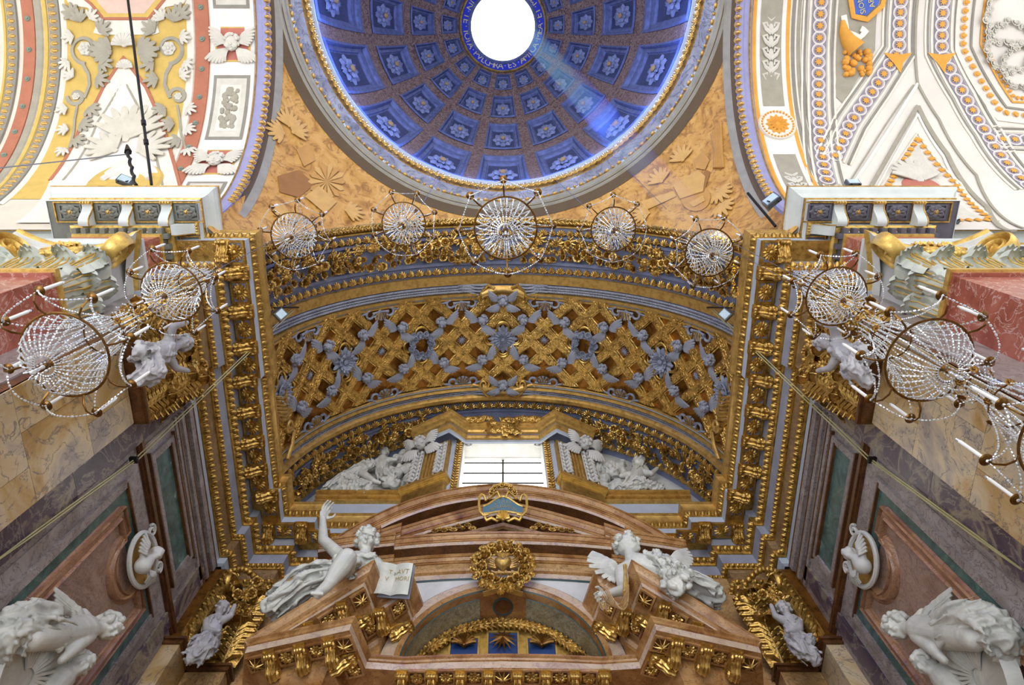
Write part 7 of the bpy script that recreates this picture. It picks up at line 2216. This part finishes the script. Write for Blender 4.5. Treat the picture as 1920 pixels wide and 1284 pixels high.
# roundel low on the groin
mb = MB(); mb.lathe([(0, 0.01), (0.75, 0.012), (0.80, 0.04), (0.86, 0.0)], 36, TF(*PX(235, 345), 0.04)); mb.obj('roundel', M['gold_paint'], L)
mb = MB(); mb.tube([TF(*PX(235, 345), 0.05) @ Vector((0.55 * cos(a), 0.5 * sin(a) - 0.05, 0.02)) for a in [0.3 + k * 0.2 for k in range(14)]], 0.07, 6); mb.obj('roundel_scroll', M['white_paint'], L)
# ---------------- right vault
R_ = TV[1]
tprof(1, [(6.32, 0.0), (6.33, 0.02), (7.28, 0.02), (7.29, 0.0)], T0, T1, 'panel_band', M['white_paint'], R_)
for x in (6.37, 7.22):
    tprof(1, [(x - 0.05, 0.02), (x, 0.035), (x + 0.05, 0.02)], T0, T1, 'gold_edge', M['orange_paint'], R_)
for x, mt in ((7.36, 'stone_grey'), (7.5, 'grisaille'), (7.62, 'stone_grey')):
    tprof(1, [(x - 0.05, 0.0), (x, 0.025), (x + 0.05, 0.0)], T0, T1, 'moulding', M[mt], R_)
ARAB = MB(); rr = random.Random(6)
for k in range(10):
    y = -1.15 + 0.24 * k
    for sx in (-1, 1):
        ARAB.tube([(0, y, 0.03), (sx * 0.14, y + 0.08, 0.05), (sx * 0.2, y + 0.18, 0.04), (sx * 0.1, y + 0.2, 0.04), (sx * 0.08, y + 0.12, 0.04)], lambda t: 0.05 * (1 - 0.5 * t), 6)
    ARAB.ball((0, y + 0.1, 0.03), (0.07, 0.1, 0.05), 7, 5)
ARABM = ARAB.mesh('arabesque', M['grisaille_light'])
for th, hh in ((0.31, 1.55), (1.14, 1.45)):
    mb = MB(); mb.grid(lambda u, v: TP(6.52 + 0.54 * u, th + (2 * v - 1) * hh / TR, 0.03), 2, 12); mb.obj('arabesque_panel', M['grisaille'], R_)
    inst('arabesque', ARABM, TF(6.79, th, 0.035, None, (1, hh / 1.15, 0.6)), R_)
for th in (0.70, -0.02):
    rm = TF(6.79, th, 0.035)
    mb = MB(); mb.lathe([(0, 0.02), (0.36, 0.03), (0.44, 0.05), (0.47, 0.0)], 32, rm); ro = mb.obj('oval_boss', M['cream'], R_)
    inst('boss_rosette', rosette_mb(12, 0.29, 2, 0.15).mesh('boss_rosette', M['orange_paint']), TF(6.79, th, 0.06), ro)
    ER = MB()
    for j in range(30): ER.ball((0.385 * cos(2 * pi * j / 30), 0.385 * sin(2 * pi * j / 30), 0.045), 0.03, 6, 4)
    tag(ER.obj('boss_beads', M['orange_paint'], ro, M=rm), None, None, None, 'stuff')
STARP = MB()
for k in range(8):
    a = k * pi / 4; 
    STARP.add([(0, 0, 0.02), (0.05 * cos(a - pi / 8), 0.05 * sin(a - pi / 8), 0.014), (0.10 * cos(a), 0.10 * sin(a), 0.01), (0.05 * cos(a + pi / 8), 0.05 * sin(a + pi / 8), 0.014)], [(0, 1, 2, 3)])
STARP = STARP.mesh('star', M['orange_paint'], False)
GUI = MB(); GUI.tube([(0.145 * cos(2 * pi * k / 20), 0.145 * sin(2 * pi * k / 20), -0.01) for k in range(20)], lambda t: (0.03, 0.012), 5, True, up=(0, 0, 1))
GUI = GUI.mesh('guilloche_ring', M['lilac_pale'])
GUI2 = MB(); GUI2.tube([(0.165 * cos(2 * pi * k / 20), 0.165 * sin(2 * pi * k / 20), 0.0) for k in range(20)], lambda t: (0.012, 0.01), 5, True, up=(0, 0, 1))
GUI2 = GUI2.mesh('guilloche_line', M['white_paint'])
def guilloche(pts, hw=0.19):
    P2 = [Vector((x, t * TR)) for x, t in pts]
    lines = [offset_path([tuple(p) for p in P2], o) for o in (-hw, hw)]
    mb = MB()
    for i in range(len(P2) - 1):
        n = max(2, int((P2[i + 1] - P2[i]).length / 0.2))
        rings = []
        for k in range(n + 1):
            a = lines[0][i].lerp(lines[0][i + 1], k / n); b = lines[1][i].lerp(lines[1][i + 1], k / n)
            rings.append([TP(a.x, a.y / TR, 0.02), TP(b.x, b.y / TR, 0.02)])
        mb.sweep(rings)
    bo = mb.obj('guilloche_band', M['mauve_grey'], R_)
    for s in (0, 1):
        for o in (0.06, 0.16, 0.22):
            ln = offset_path([tuple(p) for p in P2], (1 if s else -1) * (hw + o))
            tline([(q.x, q.y / TR) for q in ln], 0.03, 'band_moulding', M['stone_grey'] if o == 0.16 else M['cream'], R_, 0.02)
    for q, d in walk([tuple(p) for p in P2], 0.285):
        Mx = TF(q.x, q.y / TR, 0.025)
        so = inst('guilloche_ring', GUI, Mx, bo); inst('guilloche_line', GUI2, Mx, bo)
        inst('star', STARP, TF(q.x, q.y / TR, 0.03, None, 1.05), bo)
guilloche([PX(1542, -30), PX(1536, 60), PX(1534, 150), PX(1537, 240), PX(1552, 345)])
guilloche([PX(1692, -30), PX(1685, 95), PX(1640, 165), PX(1595, 230), PX(1562, 300)])
guilloche([PX(1772, -30), PX(1765, 98), PX(1808, 180), PX(1850, 252), PX(1935, 355)])
guilloche([PX(1868, 262), PX(1935, 264)])
for a in (PX(1682, 112), PX(1764, 112)):
    tpatch([(a[0] - 0.36, a[1] - 0.03), (a[0], a[1] - 0.02), (a[0] + 0.36, a[1] - 0.03), (a[0] + 0.12, a[1] + 0.02), (a[0] + 0.05, a[1] + 0.07), (a[0] - 0.12, a[1] + 0.02)], 0.05, 'corner_leaf', M['orange_paint'], R_)
def ribs(pts, r, mt, h=0.025, nm='painted_moulding'): tline([PX(*p) for p in pts], r, nm, M[mt], R_, h)
ribs([(1722, -20), (1720, 158), (1760, 225), (1830, 330), (1920, 430)], 0.035, 'grisaille')
ribs([(1720, 158), (1672, 235), (1600, 345)], 0.05, 'white_paint'); ribs([(1712, 160), (1660, 235), (1590, 345)], 0.02, 'grisaille')
ribs([(1720, 200), (1670, 285), (1632, 352)], 0.06, 'grisaille'); ribs([(1720, 200), (1775, 290), (1850, 390), (1900, 440)], 0.06, 'grisaille')
ribs([(1720, 215), (1680, 288), (1645, 352)], 0.03, 'white_paint'); ribs([(1720, 215), (1768, 295), (1840, 395)], 0.03, 'white_paint')
tpatch([PX(*p) for p in ((1720, 268), (1668, 352), (1660, 410), (1846, 414))], 0.02, 'triangle_panel', M['grisaille_light'], R_)
inst('palm_leaf', palmette_mb(0.6, 0.8, 9, 0.05).mesh('palm_leaf', M['grisaille_light']), TF(*PX(1722, 340), 0.03), R_)
mb = MB(); mb.lathe([(0, 0.02), (0.38, 0.03), (0.44, 0.0)], 28, TF(*PX(1728, 352), 0.03)); mb.obj('red_roundel', M['rose_red'], R_)
def eggline(pts, step=0.2, sc=0.9):
    P2 = [Vector((PX(*p)[0], PX(*p)[1] * TR)) for p in pts]
    for q, d in walk([tuple(p) for p in P2], step):
        inst('egg', EGP, TF(q.x, q.y / TR, 0.03, (d.y, 0.6 * d.x, 0.2), (sc, sc, 0.5)), R_)
eggline([(1662, 352), (1720, 258), (1792, 345), (1858, 412)]); eggline([(1790, 414), (1858, 414)])
ribs([(1652, 352), (1720, 250), (1800, 345), (1872, 416)], 0.03, 'cream')
eggline([(1816, -20), (1806, 90), (1845, 160), (1878, 212), (1930, 220)]); ribs([(1800, -20), (1792, 95), (1870, 225), (1930, 232)], 0.04, 'cream'); ribs([(1830, -20), (1820, 88), (1886, 202), (1930, 208)], 0.03, 'stone_grey')
eggline([(1858, -20), (1846, 82), (1902, 185), (1930, 186)], 0.14, 0.6); ribs([(1850, -20), (1838, 84), (1898, 192), (1930, 193)], 0.03, 'orange_paint')
WRT = wreath_mb(0.62, 34, 0.1).mesh('stucco_wreath', M['grisaille_light'])
for px, py, s in ((1900, 30, 1.2), (1890, 90, 1.0), (1915, 130, 0.9)): inst('stucco_wreath', WRT, TF(*PX(px, py), 0.03, None, (s, s, 0.8)), R_)
# cornucopia and blue shield
tpatch([PX(*p) for p in ((1562, -40), (1556, 60), (1565, 180), (1580, 195), (1640, 95), (1652, -40))], 0.02, 'grey_field', M['grisaille'], R_)  # plain grey ground painted behind the cornucopia
mb = MB(); mb.tube([TP(*PX(*p), 0.06) for p in ((1578, 40), (1580, 60), (1588, 78), (1602, 95))], lambda t: 0.05 + 0.2 * t, 10); mb.obj('cornucopia', M['orange_paint'], R_)
mb = MB(); rr = random.Random(5)
for k in range(34): mb.ball(TP(*PX(1606 + rr.uniform(-24, 24), 120 + rr.uniform(-22, 22)), 0.05), rr.uniform(0.05, 0.1), 7, 5)
tag(mb.obj('fruit', M['orange_paint'], R_), None, None, None, 'stuff')
tpatch([PX(*p) for p in ((1592, -20), (1600, 28), (1622, 30), (1645, 8), (1650, -20))], 0.06, 'blue_shield', C_(70, 100, 190), R_)
tline([PX(1590, -20), PX(1598, 32), PX(1624, 38), PX(1652, 12), PX(1660, -20)], 0.07, 'shield_rim', M['orange_paint'], R_, 0.06)
tline([PX(1580, 30), PX(1586, 62), PX(1610, 72), PX(1622, 60), PX(1612, 55)], 0.08, 'shield_scroll', M['white_paint'], R_, 0.05)
up = TP(*PX(1628, -4), 0) - TP(*PX(1612, 16), 0)
for body, pp in (('SIONIS', (1611, 6)), ('ARA', (1630, 2))):
    p = TP(*PX(*pp), 0.075); t = PX(*pp)[1]; n = Vector((0, -sin(t), -cos(t)))
    rt = (TP(*PX(pp[0] - 5, pp[1] - 20), 0.07) - p); yv = n.cross(rt)
    inst('lettering', text_mesh(body, 0.19, M['letter_gold']), frame(p, n, yv), R_)
# ---------------- painted emblems on the pendentives
def on_sph(px, py, h=0.03):
    d = ray(px, py); o = -Vector((0, DCY, VZ)); R = RHO - h
    a = d.dot(d); b_ = 2 * d.dot(o); c = o.dot(o) - R * R
    return d * ((-b_ + sqrt(b_ * b_ - 4 * a * c)) / (2 * a))
PEN = bpy.data.objects['ceiling_pendentives']
M['ochre_light'] = C_(204, 160, 88); M['ochre_dark'] = C_(152, 104, 46); M['ochre_mid'] = C_(190, 142, 70)
def ppoly(pts, nm, mt, h=0.03):
    cx = sum(p[0] for p in pts) / len(pts); cy = sum(p[1] for p in pts) / len(pts)
    mb = MB(); q = []
    for a, b in zip(pts, pts[1:] + pts[:1]): q += [(a[0] + (b[0] - a[0]) * k / 4, a[1] + (b[1] - a[1]) * k / 4) for k in range(4)]
    mb.sweep([[on_sph(cx + (x - cx) * s, cy + (y - cy) * s, h) for x, y in q] for s in (0.0, 0.5, 1.0)], True)
    return mb.obj(nm, M[mt], PEN)
ppoly([(1262, 348), (1308, 318), (1322, 330), (1318, 358), (1275, 372)], 'painted_book', 'ochre_light', 0.04)
ppoly([(1262, 350), (1275, 374), (1320, 360), (1332, 322), (1324, 318), (1316, 352)], 'painted_book_edge', 'ochre_dark', 0.035)
ppoly([(1280 + 28 * cos(a) + 24, 370 + 26 * sin(a)) for a in [k * pi / 8 for k in range(16)]], 'painted_disc', 'ochre_mid', 0.03)
ppoly([(1292, 380), (1318, 366), (1322, 376), (1300, 388)], 'painted_plate', 'ochre_light', 0.045)
ppoly([(1200, 378), (1262, 358), (1268, 368), (1215, 392)], 'painted_sword', 'ochre_light', 0.03)
ppoly([(1300, 300), (1318, 282), (1330, 300), (1322, 318), (1305, 315)], 'painted_head', 'ochre_mid', 0.035)
for k in range(6): 
    mb = MB(); mb.tube([on_sph(1335 + 3 * k, 250 - 4 * k, 0.03), on_sph(1342 + 2 * k, 280, 0.04), on_sph(1340 + 3 * k, 315, 0.03)], lambda t: 0.05, 5); mb.obj('painted_plume', M['ochre_mid'], PEN)
for k in range(14):
    a = 2 * pi * k / 14
    ppoly([(613, 340), (613 + 30 * cos(a - 0.16), 340 + 30 * sin(a - 0.16)), (613 + 36 * cos(a), 340 + 36 * sin(a)), (613 + 30 * cos(a + 0.16), 340 + 30 * sin(a + 0.16))], 'painted_ray', 'ochre_light' if k % 2 else 'ochre_mid', 0.03)
ppoly([(572, 368), (598, 348), (632, 378), (610, 400)], 'painted_scroll', 'ochre_light', 0.04)
ppoly([(556, 280), (580, 268), (592, 300), (570, 312)], 'painted_book', 'ochre_mid', 0.03)
ppoly([(520, 330), (560, 318), (590, 345), (560, 370), (525, 360)], 'painted_cloth', 'ochre_dark', 0.025)
LFP = palmette_mb(0.4, 0.6, 7, 0.03).mesh('painted_leaf', M['ochre_light'])
for px, py, ux, uy in ((542, 235, -0.2, -1), (550, 248, 0.8, -0.5), (530, 250, -1, -0.3), (1215, 400, -1, 0.2), (1240, 340, -0.6, -1), (1280, 300, -0.3, -1), (1345, 360, 1, 0.5), (1350, 385, 0.8, 1), (535, 395, -0.6, 1), (650, 395, 1, 0.2)):
    p = on_sph(px, py, 0.03); n = (Vector((0, DCY, VZ)) - p)
    inst('painted_leaf', LFP, frame(p, n, on_sph(px + 10 * ux, py + 10 * uy) - p, 0.8), PEN)
# ---------------- haze tube shaped to the sun beam, the beam's blue put into its colour
m = bpy.data.materials.new('beam_haze'); m.use_nodes = True
nt = m.node_tree; nt.nodes.clear()
out = nt.nodes.new('ShaderNodeOutputMaterial'); vsn = nt.nodes.new('ShaderNodeVolumeScatter')
vsn.inputs['Color'].default_value = (0.10, 0.24, 1.0, 1); vsn.inputs['Density'].default_value = 0.32; vsn.inputs['Anisotropy'].default_value = 0.2
nt.links.new(vsn.outputs[0], out.inputs['Volume'])
a = Vector((-0.35, DCY - 1.12, 27.9))
b_ = a + SUN_DIR * 15.9
mb = MB(); mb.tube([a, b_], 0.42, 20); hz = mb.obj('sunbeam_haze', m, None)
tag(hz, 'bluish dusty haze in the sunbeam falling from the oculus', 'haze', None, 'stuff')
